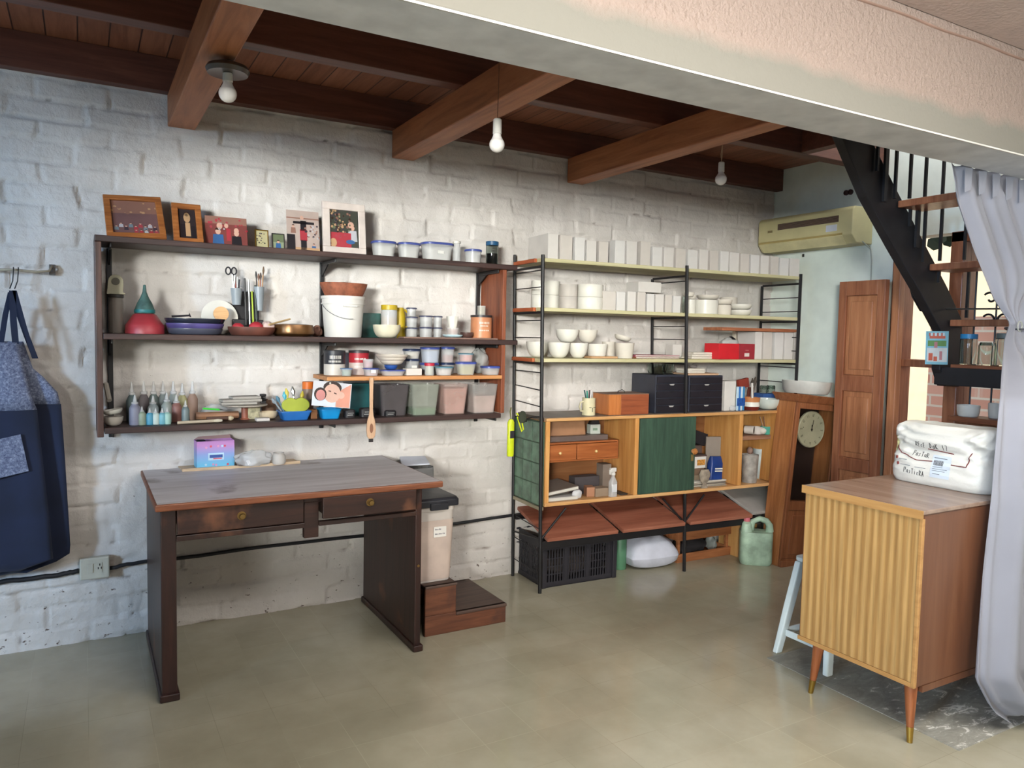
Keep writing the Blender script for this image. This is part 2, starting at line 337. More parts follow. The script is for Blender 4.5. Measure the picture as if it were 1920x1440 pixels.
# hanging greenery and awning beyond the window
LEAF=paint('dark_leaves',(58,66,48),.7)
mb=MB(); rr=random.Random(5)
for k in range(170):
    a=rr.uniform(-1.9,-.7); z=rr.uniform(2.12,2.5)-abs(rr.gauss(0,.05)); c=Vector((4.95+rr.uniform(-.12,.12),a,z)); s=rr.uniform(.035,.07); q=Matrix.Rotation(rr.uniform(0,6),3,'X')@Matrix.Rotation(rr.uniform(0,1),3,'Z')
    mb.add([tuple(c+q@Vector((0,s*math.cos(t)*.8,s*math.sin(t)))) for t in (0,1.05,2.1,3.14,4.2,5.2)],[(0,1,2,3,4,5)])
for k in range(90):
    c=Vector((4.95+rr.gauss(0,.04),-1.37+rr.gauss(0,.06),1.97+rr.gauss(0,.07))); s=rr.uniform(.02,.045); q=Matrix.Rotation(rr.uniform(0,6),3,'X')@Matrix.Rotation(rr.uniform(0,1),3,'Z')
    mb.add([tuple(c+q@Vector((0,s*math.cos(t)*.8,s*math.sin(t)))) for t in (0,1.05,2.1,3.14,4.2,5.2)],[(0,1,2,3,4,5)])
mb.tube([(4.95,-1.9,2.5),(4.95,-.7,2.5)],.02)
tag(mb.build('hanging_plant',LEAF),'dark green plant trailing down outside the window behind the stairs','plant')
# ---------------------------------------------------------------- staircase
st=thing('staircase','steep black steel staircase with brown wooden treads and black balusters','staircase',(4.2,-1.4,1.1))
BS=paint('black_steel_beam',(34,33,36),.5,var=.25,vs=14)
def P(x,y,z): return (x-4.2,y+1.4,z-1.1)
A=[(3.127,-1.36,2.462),(3.375,-1.36,2.448),(3.596,-1.36,2.225),(3.842,-1.36,1.987),(4.105,-1.36,1.732),(4.258,-1.36,1.561),(4.3,-1.36,1.291),(4.268,-1.36,1.188),(4.135,-1.36,1.193),(4.077,-1.36,1.285),(4.063,-1.36,1.497),(3.868,-1.36,1.689),(3.621,-1.36,1.915),(3.382,-1.36,2.143)]
poly=[(a[0]-4.2,a[2]-1.1) for a in A]
MB().prism(poly,-.01,.04).build('stringer',BS,st,bev=.004)
MB().box(-.11,-.06,-.50,.03,1.201-1.1,1.298-1.1).build('crossbeam',BS,st,bev=.004)
for (u0,zc) in ((3.644,2.148),(3.941,1.847),(4.154,1.558)):
    MB().box(u0-4.2-.02,min(u0-4.2+.19,.09),-.44,-.015,zc-1.1-.035,zc-1.1).build('tread',DW,st,bev=.004)
for u,r in ((1649,.007),(1666,.016),(1684,.008),(1713,.009),(1742,.009),(1775,.009)):
    pass
BA=[(3.433,2.585,2.273),(3.503,2.597,2.129),(3.584,2.61,2.154),(3.705,2.63,2.167),(3.835,2.651,2.186),(3.989,2.676,2.214),(3.719,2.115,2.026),(3.786,2.122,1.923),(3.85,2.128,1.853),(3.996,2.143,1.868),(4.222,2.165,1.889),(3.997,1.821,1.753),(4.275,1.838,1.573)]
for i,a in enumerate(BA):
    r=.013 if i in (1,7) else .0065
    MB().box(a[0]-4.2-r,a[0]-4.2+r,-.03,-.0165,a[2]-1.1,min(a[1],3.1)-1.1).build('baluster',BS,st)
BR=[(3.858,-1.34,1.778),(3.909,-1.34,1.678),(3.982,-1.34,1.608),(4.193,-1.34,1.583)]
MB().tube([P(*a) for a in BR],.007).build('bracket',BS,st)
MB().tube([P(4.1,-1.38,1.615),P(4.1,-2.1,1.605)],.0045).build('towel_rail',STEEL,st)
# scroll ironwork in the window
mb=MB()
def spiral(cy,cz,r,turn,sg,a0):
    return [(4.36,cy+sg*(r*(1-t/turn*.75))*math.cos(a0+t),cz+(r*(1-t/turn*.75))*math.sin(a0+t)) for t in np.linspace(0,turn,22)]
for (y,z,sg) in ((-1.50,1.80,1),(-1.57,1.80,-1),(-1.50,1.68,1),(-1.57,1.68,-1),(-1.50,1.56,1),(-1.57,1.56,-1)):
    mb.tube(spiral(y,z,.038,5.2,sg,.6),.006,6)
mb.tube([(4.36,-1.535,1.02),(4.36,-1.535,1.98)],.005); mb.tube([(4.36,-1.42,1.02),(4.36,-1.42,1.98)],.005)
tag(mb.build('window_grille',BLACKM),'black scrolled iron grille in the window behind the staircase','grille')
# shelves with jars under the stairs
for nm,z,x,l in (('wall_shelf',1.315,4.165,'brown wooden shelf carrying glass jars beside the stairs'),('wall_shelf',1.035,4.165,'lower brown wooden shelf with pale bowls behind the white sack')):
    tag(MB().box(-.055,.12,-.46,.0,-.028,0).build(nm,wood('shelf_cedar',(110,60,38),(140,84,54),(160,104,70),1,1,.5),loc=(x,-1.445,z),bev=.003),l,'shelf')
def gjar(name,label,cat,loc,r,h,lid,hr=.8,lidh=.03,gl=GLASS,group=None,content=None,ch=.5):
    t=thing(name,label,cat,loc,group=group)
    MB().lathe([(r*.94,0),(r,.006),(r,h*.78),(r*hr,h*.9),(r*hr,h-lidh),(r*hr-.003,h-lidh),(r*hr-.003,h*.9),(r-.003,h*.77),(r-.003,.005),(.001,.004)],n=28,cap1=False).build('body',gl,t,smooth='auto')
    if content: MB().lathe([(r-.0045,.006),(r-.0045,h*ch)],n=24).build('contents',content,t,smooth='auto')
    if lid: MB().lathe([(r*hr+.003,h-lidh),(r*hr+.003,h),],n=28).build('lid',lid,t,bev=.002,smooth='auto')
    return t
BL2=paint('sky_blue_lid',(40,130,185),.4)
SJ=[(4.117,-1.5,1.556),(4.128,-1.58,1.555),(4.129,-1.66,1.554)]
gjar('glass_jar','clear glass jar with sky blue lid on the shelf beside the stairs','jar',(4.15,-1.515,1.316),.042,.165,BL2,.92,.026)
gjar('glass_jar','open clear glass jar between two others on the shelf beside the stairs','jar',(4.16,-1.605,1.316),.04,.135,None,.8)
gjar('glass_jar','large clear glass jar with grey lid next to the tied curtain','jar',(4.15,-1.70,1.316),.046,.17,paint('grey_lid',(120,125,120),.5),.85)
def bowl(label,loc,r,h,m,foot=.45,group=None,name='bowl',cat='bowl',curve=.6,rot=(0,0,0)):
    return tag(bowl_mb(r,h,foot,curve=curve).build(name,m,loc=loc,rot=rot,smooth='auto'),label,cat,group)
bowl('pale grey straight-sided bowl on the lower shelf behind the white sack',(4.165,-1.525,1.036),.056,.062,WHITE,.8)
bowl('small grey cup behind the pale bowl on the lower stair shelf',(4.22,-1.635,1.036),.035,.08,BISQ,.8,name='cup',cat='cup')
tag(MB().box(-.05,.05,-.05,.05,0,.06).build('small_box',solid((206,160,110),.7),loc=(4.17,-1.77,1.036),bev=.003),'tan cardboard box at the curtain end of the lower stair shelf','box')
# flyer fixed to the stringer
PO=[(3.909,-1.425,1.491),(4.113,-1.425,1.495),(4.12,-1.425,1.312),(3.916,-1.425,1.315)]
def flyer():
    a,b2,c,d=[Vector(p) for p in PO]; t=thing('flyer','light blue printed flyer hung on the foot of the black stair beam','flyer',tuple(d))
    mb=MB(); n=Vector((0,.002,0))
    def q(u0,u1,v0,v1,off,mi):
        mb.mi=mi; pts=[]
        for (u,v) in ((u0,v0),(u1,v0),(u1,v1),(u0,v1)):
            p=(d*(1-u)+c*u)*(1-v)+(a*(1-u)+b2*u)*v-d; pts.append(p-Vector((0,off,0)))
        mb.add([tuple(p) for p in pts]+[tuple(p+Vector((0,off+.002,0))) for p in pts],[(0,1,2,3),(7,6,5,4),(0,4,5,1),(1,5,6,2),(2,6,7,3),(3,7,4,0)])
    q(0,1,0,1,0,0); q(.08,.9,.55,.72,.0006,1); q(.05,.95,.08,.5,.0006,2); q(.15,.85,.78,.86,.0006,3); q(.36,.5,.5,.68,.001,4); q(.12,.3,.12,.34,.001,3); q(.6,.72,.14,.4,.001,4); q(.34,.5,.1,.24,.001,3)
    for i in range(8): q(.12+i*.09,.18+i*.09,.86,.95,.0008,2 if i%2 else 3)
    mb.build('sheet',[solid((150,216,240)),solid((120,170,110)),solid((236,244,250)),solid((226,120,100)),solid((210,150,160))],t)
flyer()
# ---------------------------------------------------------------- desk
DK=wood('dark_desk_wood',(30,17,15),(46,25,21),(62,34,27),2,1,.42,worn=(110,62,38),wt=.66)
DKX=wood('dark_desk_rail',(30,17,15),(46,26,21),(62,35,27),0,1,.42,worn=(112,70,48),wt=.60)
DT=wood('greyish_brown_desktop',(182,174,174),(204,198,200),(218,214,216),0,.5,.42,bp=.03,worn=(104,84,74),wt=.66)
DE=wood('chipped_desk_edge',(84,44,28),(118,66,40),(150,92,58),0,2,.5)
dk=thing('desk','old dark wooden desk with two drawers in front of the white brick wall','desk',(.80,-.42,0))
MB().box(-.568,.578,-.384,.395,.762,.7725).build('desktop',DT,dk)
MB().box(-.576,.586,-.393,.40,.745,.772).build('desktop_edge',DE,dk,bev=.005)
for sx,x0,x1 in ((0,-.555,-.50),(1,.475,.505)):
    MB().box(x0,x1,-.345,.365,.0,.745).build('side_panel',DK,dk,bev=.004)
    MB().box(x0-.008,x1+.008,-.36,.375,0,.03).build('foot_rail',DK,dk,bev=.005)
MB().box(-.50,.475,.34,.36,.58,.745).build('back_rail',DK,dk)
MB().box(-.50,.475,-.335,-.31,.715,.745).box(-.015,.045,-.338,-.31,.57,.72).box(-.50,-.015,-.348,-.325,.616,.637).box(.045,.475,-.348,-.325,.618,.637).build('front_rail',DKX,dk,bev=.002)
for i,(x0,x1,y,z0,z1) in enumerate(((-.497,-.02,-.352,0.642,0.7375),(.05,.462,-.385,0.655,0.744))):
    d=MB().box(x0,x1,y,y+.018,z0,z1).box(x0+.01,x0+.02,y+.018,y+.45,z0+.01,z1-.015).box(x1-.02,x1-.01,y+.018,y+.45,z0+.01,z1-.015).box(x0+.01,x1-.01,y+.018,y+.45,z0+.01,z0+.016).build('drawer',DKX,dk,bev=.003)
    xm=(x0+x1)/2-.005
    MB().lathe([(.017,0),(.017,.002),(.006,.003),(.006,.012),(.011,.014),(.0125,.019),(.010,.023),(.001,.024)],n=20).build('knob',paint('aged_brass',(150,120,72),.35,metal=.9),d,loc=(xm,y,z0+.052),rot=(PI/2,0,0),smooth='auto')
    if i: MB().lathe([(.03,0),(.045,.012),(.03,.03),(.001,.034)],n=12,sy=.6).build('crumpled_cloth',solid((120,112,108),.9),d,loc=(x0+.07,y+.08,z1-.02),smooth=True).__setitem__('label','grey cloth poking out of the drawer')
MB().lathe([(.002,0),(.006,.002),(.006,.004),(.001,.005)],n=14).build('keyhole_cover',MT['aged_brass'],dk,loc=(.49,-.346,.39),rot=(PI/2,0,0),smooth='auto')
# on the desk
TZ=.7725
TRW=wood('tray_wood',(176,150,122),(200,176,146),(214,192,164),0,1,.6)
tr=thing('tray','thin pale wooden tray lying near the back of the dark desk','tray',(0.657,-0.067,TZ),rz=.04)
MB().box(-.27,.27,-.05,.075,0,.006).build('base',TRW,tr,bev=.002)
MB().loft([[(-.27+.54*i/20,-.05-.012*math.sin(PI*i/20)+o,z) for o,z in ((-.006,0),(.006,0),(.006,.013),(-.006,.013))] for i in range(21)]).build('rim',TRW,tr)
BX=[(0.454,-0.12,0.782),(0.62,-0.159,0.782)]
def colbox():
    x=(BX[0][0]+BX[1][0])/2; w=BX[1][0]-BX[0][0]; h=.125; d=.085
    t=thing('cardboard_box','open pink and blue printed cardboard box on the tray','box',(x,BX[0][1]+.01,TZ+.0065),rz=.03)
    m,tt,b=newmat('pink_to_blue_print'); v=coords(tt); s=N(tt,'ShaderNodeSeparateXYZ'); tt.links.new(v,s.inputs[0]); r=N(tt,'ShaderNodeMapRange'); r.inputs[2].default_value=h; tt.links.new(s.outputs[2],r.inputs[0])
    tt.links.new(ramp(tt,r.outputs[0],[(.12,(110,186,222)),(.5,(140,160,214)),(.85,(196,140,200))]),b.inputs['Base Color']); b.inputs['Roughness'].default_value=.5
    mb=MB()
    mb.box(-w/2,w/2,0,.002,0,h); mb.box(-w/2,w/2,d-.002,d,0,h); mb.box(-w/2,-w/2+.002,.002,d-.002,0,h); mb.box(w/2-.002,w/2,.002,d-.002,0,h); mb.box(-w/2,w/2,0,d,0,.002)
    mb.build('carton',m,t)
    fl=MB(); fl.loft([[(-w/2,d-.002,h),(w/2,d-.002,h),(w/2,d,h),(-w/2,d,h)],[(-w/2+.02,d+.004,h+.012),(w/2-.004,d+.004,h+.016),(w/2-.004,d+.006,h+.016),(-w/2+.02,d+.006,h+.012)]]); fl.build('flap',solid((186,150,150),.8),t)
    lg=MB(); rr=random.Random(2)
    lg.mi=0; lg.box(-.034,.036,-.0008,0,.035,.068)
    lg.mi=1; lg.box(-.028,.03,-.0014,-.0007,.046,.060)
    lg.mi=2; lg.box(-.012,.026,-.0014,-.0007,.039,.0445)
    for k in range(9):
        x=-.05+.2/9*k*.55+rr.uniform(-.006,.006); z=rr.choice([.015,.095,.1,.012]); lg.mi=rr.choice([0,2,3]); lg.T=Matrix.Translation((x,-.0005,z))@Matrix.Rotation(PI/2,4,'X'); lg.lathe([(.0055,0),(.005,.0008)],n=10); lg.T=None
    lg.mi=1
    for k in range(5): lg.box(-.024+k*.011,-.018+k*.011,-.002,-.0013,.048,.058)
    lg.build('printed_logo',[solid((190,220,240)),solid((60,90,160)),solid((220,90,110)),solid((230,160,200))],t)
    MB().box(-w/2+.006,-w/2+.04,.01,.05,.004,h+.004).build('dark_contents',solid((40,36,50)),t,bev=.003)
colbox()
def crumple(name,label,cat,loc,rx,ry,rz_,m,seed,amp=.25,n=10,sub=1,parent=None,freq=3.0,flat=True,rot=(0,0,0),group=None):
    mb=MB().ball((0,0,0),1,n=n); o=[]
    for p in mb.v:
        v=Vector(p); k=1+amp*noise.noise(v*freq+Vector((seed,seed*2,0)))*1.6+amp*.5*noise.noise(v*freq*2.3+Vector((0,seed,3)))
        z=v.z*k*rz_
        o.append((v.x*k*rx,v.y*k*ry,(z+rz_ if not flat else max(0,z+rz_*.86))))
    mb.v=o; ob=mb.build(name,m,parent,loc=loc,rot=rot,smooth=True,sub=sub)
    return ob if parent is not None else tag(ob,label,cat,group)
PB=(0.682,-0.17,0.782)
bg_=thing('plastic_bag','crumpled clear plastic bag of grey pieces on the tray','bag',(PB[0],PB[1]+.035,TZ+.0065))
crumple('bag_film',None,None,(0.02,0,0),.085,.035,.04,PLAST,3,.35,parent=bg_,n=12)
crumple('paper_wad',None,None,(0.0,-.005,.002),.035,.022,.032,solid((222,222,224),.8),8,.4,parent=bg_,flat=True)
crumple('dark_piece',None,None,(-.035,0.0,.002),.025,.02,.027,solid((120,108,104),.6),4,.3,parent=bg_)
tag(MB().lathe([(.027,0),(.034,.012),(.032,.04),(.024,.05),(.026,.056),(.020,.056),(.018,.05),(.001,.048)],n=24,cap1=False).build('small_pot',solid((196,190,184),.5),loc=(0.822,PB[1]+.045,TZ+.0065),smooth='auto'),'small whitish pot at the right end of the tray','pot')
# ---------------------------------------------------------------- step box, lidded bin, bag behind
STP=wood('rough_step_wood',(74,42,28),(100,58,38),(124,78,54),0,1,.6,worn=(60,40,34),wt=.55)
sp=thing('step_box','rough brown wooden two-level step box beside the desk','step box',(1.59,-.64,0))
ZS=0.24; ZL=0.096
MB().box(-.21,.225,0,.018,0,ZL).box(-.21,-.05,0,.018,ZL,ZS).box(.205,.225,.018,.42,0,ZL-.016).box(-.068,-.05,.018,.42,ZL,ZS-.012).box(-.21,.205,.40,.42,0,ZL).box(-.21,-.068,.40,.42,ZL,ZS-.012).build('carcass',STP,sp,bev=.003)
MB().box(-.05,.228,-.006,.425,ZL-.016,ZL).build('lower_tread',wood('dark_tread',(58,42,38),(78,58,50),(92,72,62),0,1,.55),sp,bev=.004)
MB().box(-.21,-.045,-.004,.425,ZS-.012,ZS).build('upper_tread',MT['dark_tread'],sp,bev=.003)
BT=[(1.39,-0.6,0.626),(1.614,-0.6,0.618),(1.594,-0.6,0.247)]
bn=thing('storage_bin','tall clear storage bin of pale powder with black lid on the step box','bin',(1.44,-.45,ZS+.001))
bw=.215; bh=BT[1][2]-ZS-.012
MB().loft([rrect(bw*.9,.30*.9,.03,0),rrect(bw,.30,.03,bh-.02),rrect(bw+.008,.308,.03,bh-.02),rrect(bw+.008,.308,.03,bh)]).build('body',paint('milky_bin',(206,196,188),.35,var=.05,trans=.15),bn,smooth='auto')
MB().loft([rrect(bw*.9+.004,.275,.03,.01),rrect(bw+.001,.302,.03,bh*.82)],cap0=False,cap1=False).build('contents',paint('pinkish_powder',(198,178,166),.8),bn,smooth='auto')
LID=MB(); LID.loft([rrect(bw+.035,.33,.02,bh+.001),rrect(bw+.035,.33,.02,bh+.03),rrect(bw+.02,.31,.02,bh+.042),rrect(.14,.2,.02,bh+.046)]); LID.box(-.03,.06,-.178,-.160,bh-.012,bh+.02)
LID.build('lid',paint('black_lid',(38,38,44),.4),bn,bev=.002,smooth='auto')
lb=MB(); lb.mi=0; lb.box(-.005,.06,-.1535,-.152,bh*.6,bh*.6+.05)
lb.mi=1
for r_,(zz,n_) in enumerate(((bh*.6+.034,5),(bh*.6+.012,8))):
    for k in range(n_): lb.box(.002+k*.0066,.0055+k*.0066,-.1541,-.1535,zz,zz+.007-(k%3)*.001)
lb.build('paper_label',[solid((226,220,214)),solid((80,76,90))],bn,rot=(.0,0,0))
pb=thing('plastic_sack','tall translucent plastic sack with a white folded sheet on top behind the desk','sack',(1.53,-.115,0))
MB().loft([rrect(.26,.2,.06,0,cx=.04),rrect(.24,.2,.06,.3,cx=.02),rrect(.2,.2,.06,.55),rrect(.18,.19,.05,.72)],cap1=False).build('film',paint('grey_film',(176,176,176),.4,trans=.3,ior=1.1),pb,smooth=True)
MB().loft([[(-.10,-.08,.735),(.05,-.10,.738),(.09,.06,.742),(-.05,.08,.742)],[(-.10,-.08,.742),(.05,-.10,.745),(.09,.06,.760),(-.05,.08,.762)]]).build('white_sheet',solid((222,224,236),.6),pb,bev=.003)
# ---------------------------------------------------------------- wall cable, outlet, apron
OU=[(-0.025,-0.02,0.393),(0.093,-0.02,0.383),(0.034,-0.02,0.295)]
ow=OU[1][0]-OU[0][0]; ox=(OU[0][0]+OU[1][0])/2; oz0=OU[2][2]; oh=OU[0][2]-oz0
ot=thing('wall_socket','surface-mounted cream double socket low on the white brick wall','socket',(ox,-.002,oz0))
CREAM=paint('cream_plastic',(206,202,186),.45)
MB().box(-ow/2,ow/2,-.035,0,0,oh).build('housing',CREAM,ot,bev=.006)
MB().box(-ow/2+.03,-.006,-.039,-.035,.03,oh-.025).build('switch',CREAM,ot,bev=.002)
sk=MB(); sk.mi=0; sk.box(.0,ow/2-.03,-.038,-.035,.03,oh-.025); sk.mi=1
sk.box(.012,.016,-.0385,-.038,.045,.055).box(.024,.028,-.0385,-.038,.045,.055).box(.018,.022,-.0385,-.038,.06,.07)
sk.build('socket_insert',[CREAM,solid((40,36,34))],ot)
CB=[(-0.321,-0.012,0.327),(-0.205,-0.012,0.325),(-0.085,-0.012,0.329),(-0.028,-0.012,0.336)]
CB2=[(0.094,-0.012,0.329),(0.212,-0.012,0.343),(0.394,-0.012,0.339),(0.788,-0.012,0.348),(1.314,-0.012,0.345),(1.621,-0.012,0.349),(2.163,-0.012,0.36),(2.578,-0.012,0.361)]
CBM=paint('black_cable_tube',(34,34,38),.5)
rg=random.Random(1)
def wob(L): 
    o=[]
    for a,b in zip(L,L[1:]):
        for k in range(5):
            t=k/5; o.append((a[0]+(b[0]-a[0])*t,-.012,a[2]+(b[2]-a[2])*t+rg.uniform(-.0025,.0025)))
    return o+[(L[-1][0],-.012,L[-1][2])]
tag(MB().tube([(-1.5,-.012,.29)]+wob(CB),.011,8).build('wall_cable',CBM,smooth=True),'thick black cable tube along the brick wall left of the socket','cable')
tag(MB().tube(wob(CB2),.009,8).build('wall_cable',CBM,smooth=True),'black cable tube running from the socket behind the desk and rack','cable')
# towel hook rail and aprons
HP=[(-0.403,-0.04,1.651),(-0.238,-0.04,1.657),(-0.162,-0.04,1.653),(-0.12,-0.03,1.66),(-0.109,-0.005,1.685)]
hr=thing('hook_rail','thin beige metal rail with dark hooks holding the aprons','rail',(-.3,0,1.66))
MB().tube([(a[0]+.3,a[1],a[2]-1.66) for a in HP],.005).build('rod',paint('beige_metal',(170,160,140),.5),hr,smooth=True)
MB().box(-0.109+.3-.012,-0.109+.3+.012,-.008,0,-.015,.03).build('wall_plate',solid((90,84,80)),hr,bev=.002)
for u in [-0.246,-0.229]:
    MB().tube([(u+.3,-.044,.0),(u+.3,-.052,.006),(u+.3,-.056,-.005),(u+.3-.004,-.05,-.05),(u+.3-.012,-.05,-.075),(u+.3-.014,-.06,-.082)],.0022,6).build('hook',BLACKM,hr,smooth=True)
NAVY=paint('navy_cotton',(26,36,64),.85,var=.25,vs=5,sheen=.2)
def denim():
    m,t,b=newmat('speckled_blue_grey_cotton'); b.inputs['Roughness'].default_value=.9
    n=N(t,'ShaderNodeTexNoise',i_Scale=90.0,i_Detail=4.0,i_Roughness=.8); t.links.new(coords(t),n.inputs[0])
    t.links.new(ramp(t,n.outputs[0],[(.38,(78,84,112)),(.55,(120,128,152)),(.68,(160,168,190))]),b.inputs['Base Color']); return m
DEN=denim()
ap=thing('apron','navy blue apron with speckled grey bib hanging by neck straps on the wall','apron',(-.3,-.05,.35))
def cloth(name,rows,y0,m,fold,par,org,ny=26,th=.0015,ph=0):
    "rows: (z, xl, xr, depth)"
    fr=[];bk=[]
    for (z,xl,xr,dd) in rows:
        a=[];b2=[]
        for i in range(ny+1):
            t=i/ny; x=xl+(xr-xl)*t; y=y0+dd+fold*math.sin(t*9+z*1.5+ph)*(.4+.6*t)+fold*.5*math.sin(t*21+z*3+ph)
            a.append((x-org[0],y-org[1],z-org[2])); b2.append((x-org[0],y-org[1]+th,z-org[2]))
        fr.append(a); bk.append(b2)
    mb=MB(); n=ny+1; k=len(rows); vs=[p for r in fr for p in r]+[p for r in bk for p in r]; fs=[]
    for i in range(k-1):
        for j in range(ny):
            a=i*n+j; fs.append((a,a+1,a+n+1,a+n)); c=a+k*n; fs.append((c,c+n,c+n+1,c+1))
    for j in range(ny):
        fs.append((j,j+k*n,j+1+k*n,j+1)); a=(k-1)*n+j; fs.append((a,a+1,a+1+k*n,a+k*n))
    for i in range(k-1):
        a=i*n; fs.append((a,a+n,a+n+k*n,a+k*n)); a=i*n+ny; fs.append((a,a+k*n,a+n+k*n,a+n))
    mb.add(vs,fs); return mb.build(name,m,par,smooth=True)
AO=(-.3,-.05,.35)
# boundary points on plane y=-.07
R1=[(-0.215,-0.07,1.358),(-0.183,-0.07,1.246),(-0.149,-0.07,1.212),(-0.096,-0.07,1.143),(-0.085,-0.07,1.092)]
R2=[(-0.083,-0.07,1.092),(-0.072,-0.07,0.852),(-0.064,-0.07,0.641),(-0.058,-0.07,0.475),(-0.061,-0.07,0.437)]
cloth('bib',[(r[2],-.62,r[0],.0) for r in R1],-.075,DEN,.008,ap,AO)
def skirtrow(z,xr,k): return (z,-.62,xr,-.004)
cloth('skirt',[skirtrow(r[2],r[0],i) for i,r in enumerate(R2)]+[(R2[-1][2]-.03,-.62,R2[-1][0]-.05,-.004),(R2[-1][2]-.065,-.62,R2[-1][0]-.16,-.004)],-.075,NAVY,.010,ap,AO)
R3=[(-0.3,-0.1,1.067),(-0.169,-0.1,1.076),(-0.158,-0.1,0.84),(-0.151,-0.1,0.447)]
PK=[(-0.375,-0.1,0.942),(-0.228,-0.1,0.975),(-0.202,-0.1,0.82),(-0.379,-0.1,0.781)]
mb=MB(); mb.loft([[(p[0]+.3,-.066,p[2]-.35) for p in PK],[(p[0]+.3,-.062,p[2]-.35) for p in PK]]); mb.build('pocket',DEN,ap)
a2=thing('apron','front apron layer with grey bib and navy skirt edge, nearest the picture edge','apron',(-.35,-.13,.35))
AO2=(-.35,-.11,.35)
R4=[(-0.232,-0.11,1.354),(-0.208,-0.11,1.226),(-0.191,-0.11,1.136),(-0.169,-0.11,1.073)]
R5=[(-0.169,-0.11,1.073),(-0.153,-0.11,0.864),(-0.134,-0.11,0.633),(-0.121,-0.11,0.434)]
cloth('bib',[(r[2],-.66,r[0],0) for r in R4],-.105,DEN,.006,a2,AO2,ph=2)
cloth('skirt',[(r[2],-.66,r[0],0) for r in R5]+[(R5[-1][2]-.035,-.66,R5[-1][0]-.12,0)],-.106,NAVY,.006,a2,AO2,ph=2)
mb=MB(); mb.loft([[(p[0]+.35,-.016,p[2]-.35) for p in PK],[(p[0]+.35,-.012,p[2]-.35) for p in PK]]); mb.build('pocket',DEN,a2)
def strap(par,org,pts,w,m=NAVY):
    mb=MB(); rings=[]
    for (x,y,z) in pts: rings.append([(x-w/2-org[0],y-org[1],z-org[2]),(x+w/2-org[0],y-org[1],z-org[2]),(x+w/2-org[0],y+.002-org[1],z-org[2]),(x-w/2-org[0],y+.002-org[1],z-org[2])])
    mb.loft(rings); mb.build('strap',m,par)
S1=[(-0.25,-0.08,1.561),(-0.228,-0.08,1.47),(-0.203,-0.08,1.381),(-0.174,-0.08,1.287)]; S2=[(-0.255,-0.09,1.561),(-0.275,-0.09,1.468),(-0.292,-0.09,1.353)]; S3=[(-0.247,-0.1,1.567),(-0.246,-0.1,1.447),(-0.24,-0.1,1.348)]; S4=[(-0.24,-0.1,1.568),(-0.209,-0.1,1.426),(-0.177,-0.1,1.292)]
strap(ap,AO,S1,.022); strap(ap,AO,S2,.02); strap(a2,AO2,S3,.024); strap(a2,AO2,S4,.016)
# ---------------------------------------------------------------- ladder rack (string-style) with cabinet
rk=thing('shelving_rack','black iron ladder shelving rack with long pale yellow shelves on the brick wall','shelf rack',(2.165,-.355,0),rz=RZ)
YW=wood('yellowed_shelf_board',(176,168,126),(194,186,146),(206,198,162),0,.8,.5)
L3=[(0,1.0),(1.0,1.0),(1.905,1.0)]
xs=[(.024,-.003),(1.036,.977),(1.915,1.915)]
DB=.335
for i,(xb,xt) in enumerate(xs):
    zb=(0,0,.0)[i]
    def px(z): return xb+(xt-xb)*z/1.86
    segs=[(0,1.86)] 
    MB().tube([(px(0),0,0),(px(1.86),0,1.862)],.0105).build('front_post',BLACKM,rk,smooth='auto')
    bz=((0,1.89),(0,1.80),(0,1.80))[i]
    MB().tube([(px(bz[0]),DB,bz[0]),(px(bz[1]),DB,bz[1])],.0095).build('back_post',BLACKM,rk,smooth='auto')
    for z in ((.11,.24,.37,1.05,1.14,1.225,1.415,1.51,1.69,1.78) if i==0 else ((1.42,1.50,1.77) if i==1 else (1.15,1.36,1.62,1.71,1.25,1.45))):
        MB().tube([(px(z),0,z-.012 if i==0 and z<1.2 else z),(px(z),DB,z)],.003,6).build('rung',BLACKM,rk,smooth='auto')
    for z in (1.8,1.552,1.275):
        MB().box(px(z)-.006,px(z)+.006,.008,DB-.008,z-.006,z+.006).build('bracket',BLACKM,rk)
for z in (1.826,1.56,1.283):
    MB().box(-.005,.998,.004,DB-.01,z,z+.02).build('shelf_board',YW,rk,bev=.002)
    MB().box(1.002,1.925,.004,DB-.01,z,z+.02).build('shelf_board',YW,rk,bev=.002)
for z in (1.826,1.56,1.283): MB().box(-.022,-.006,.06,DB-.02,z-.001,z+.02).build('end_lip',wood('red_end_lip',(140,66,36),(170,86,50),(190,108,66),1,1,.5),rk,bev=.002)
# lower slatted boards + frame, braces
MB().box(.03,1.95,-.006,.016,.245,.290).box(.03,1.95,DB-.02,DB,.34,.37).build('bed_rail',BLACKM,rk,bev=.003)
for (xa,s) in ((1.03,-1),(1.03,1),(.03,1)):
    MB().tube([(xa,0.01,.30),(xa+s*.16,.02,.46)],.006).build('brace',BLACKM,rk)
MB().tube([(.02,DB,.27),(.03,0,.30)],.005).build('brace',BLACKM,rk)
TB=wood('red_parquet_board',(126,74,58),(150,92,72),(172,112,90),0,.9,.35)
for k,(x0,x1,lab) in enumerate(((.055,.525,'reddish parquet board under the cabinet, left end above the black crate'),(.558,1.015,'reddish parquet board under the cabinet, in the middle above the white sack'),(1.055,1.56,'reddish parquet board under the cabinet, right end beside the grey panel'))):
    o=MB().box(x0,x1,-.02,.37,0,.022).build('wooden_board',TB,loc=(2.165,-.355,.294),rot=(math.radians(15),0,RZ),bev=.003); tag(o,lab,'board','reddish parquet boards under the rack cabinet')
tag(MB().box(1.575,1.95,-.0,.37,0,.02).build('wall_board',solid((176,172,166),.6),loc=(2.165,-.355,.30),rot=(math.radians(18),0,RZ),bev=.003),'grey white panel under the cabinet next to the standing clock','panel')
cb=thing('sideboard_cabinet','long pine cabinet hung in the rack with green tiled end and green sliding door','cabinet',(2.165,-.355,.485),rz=RZ)
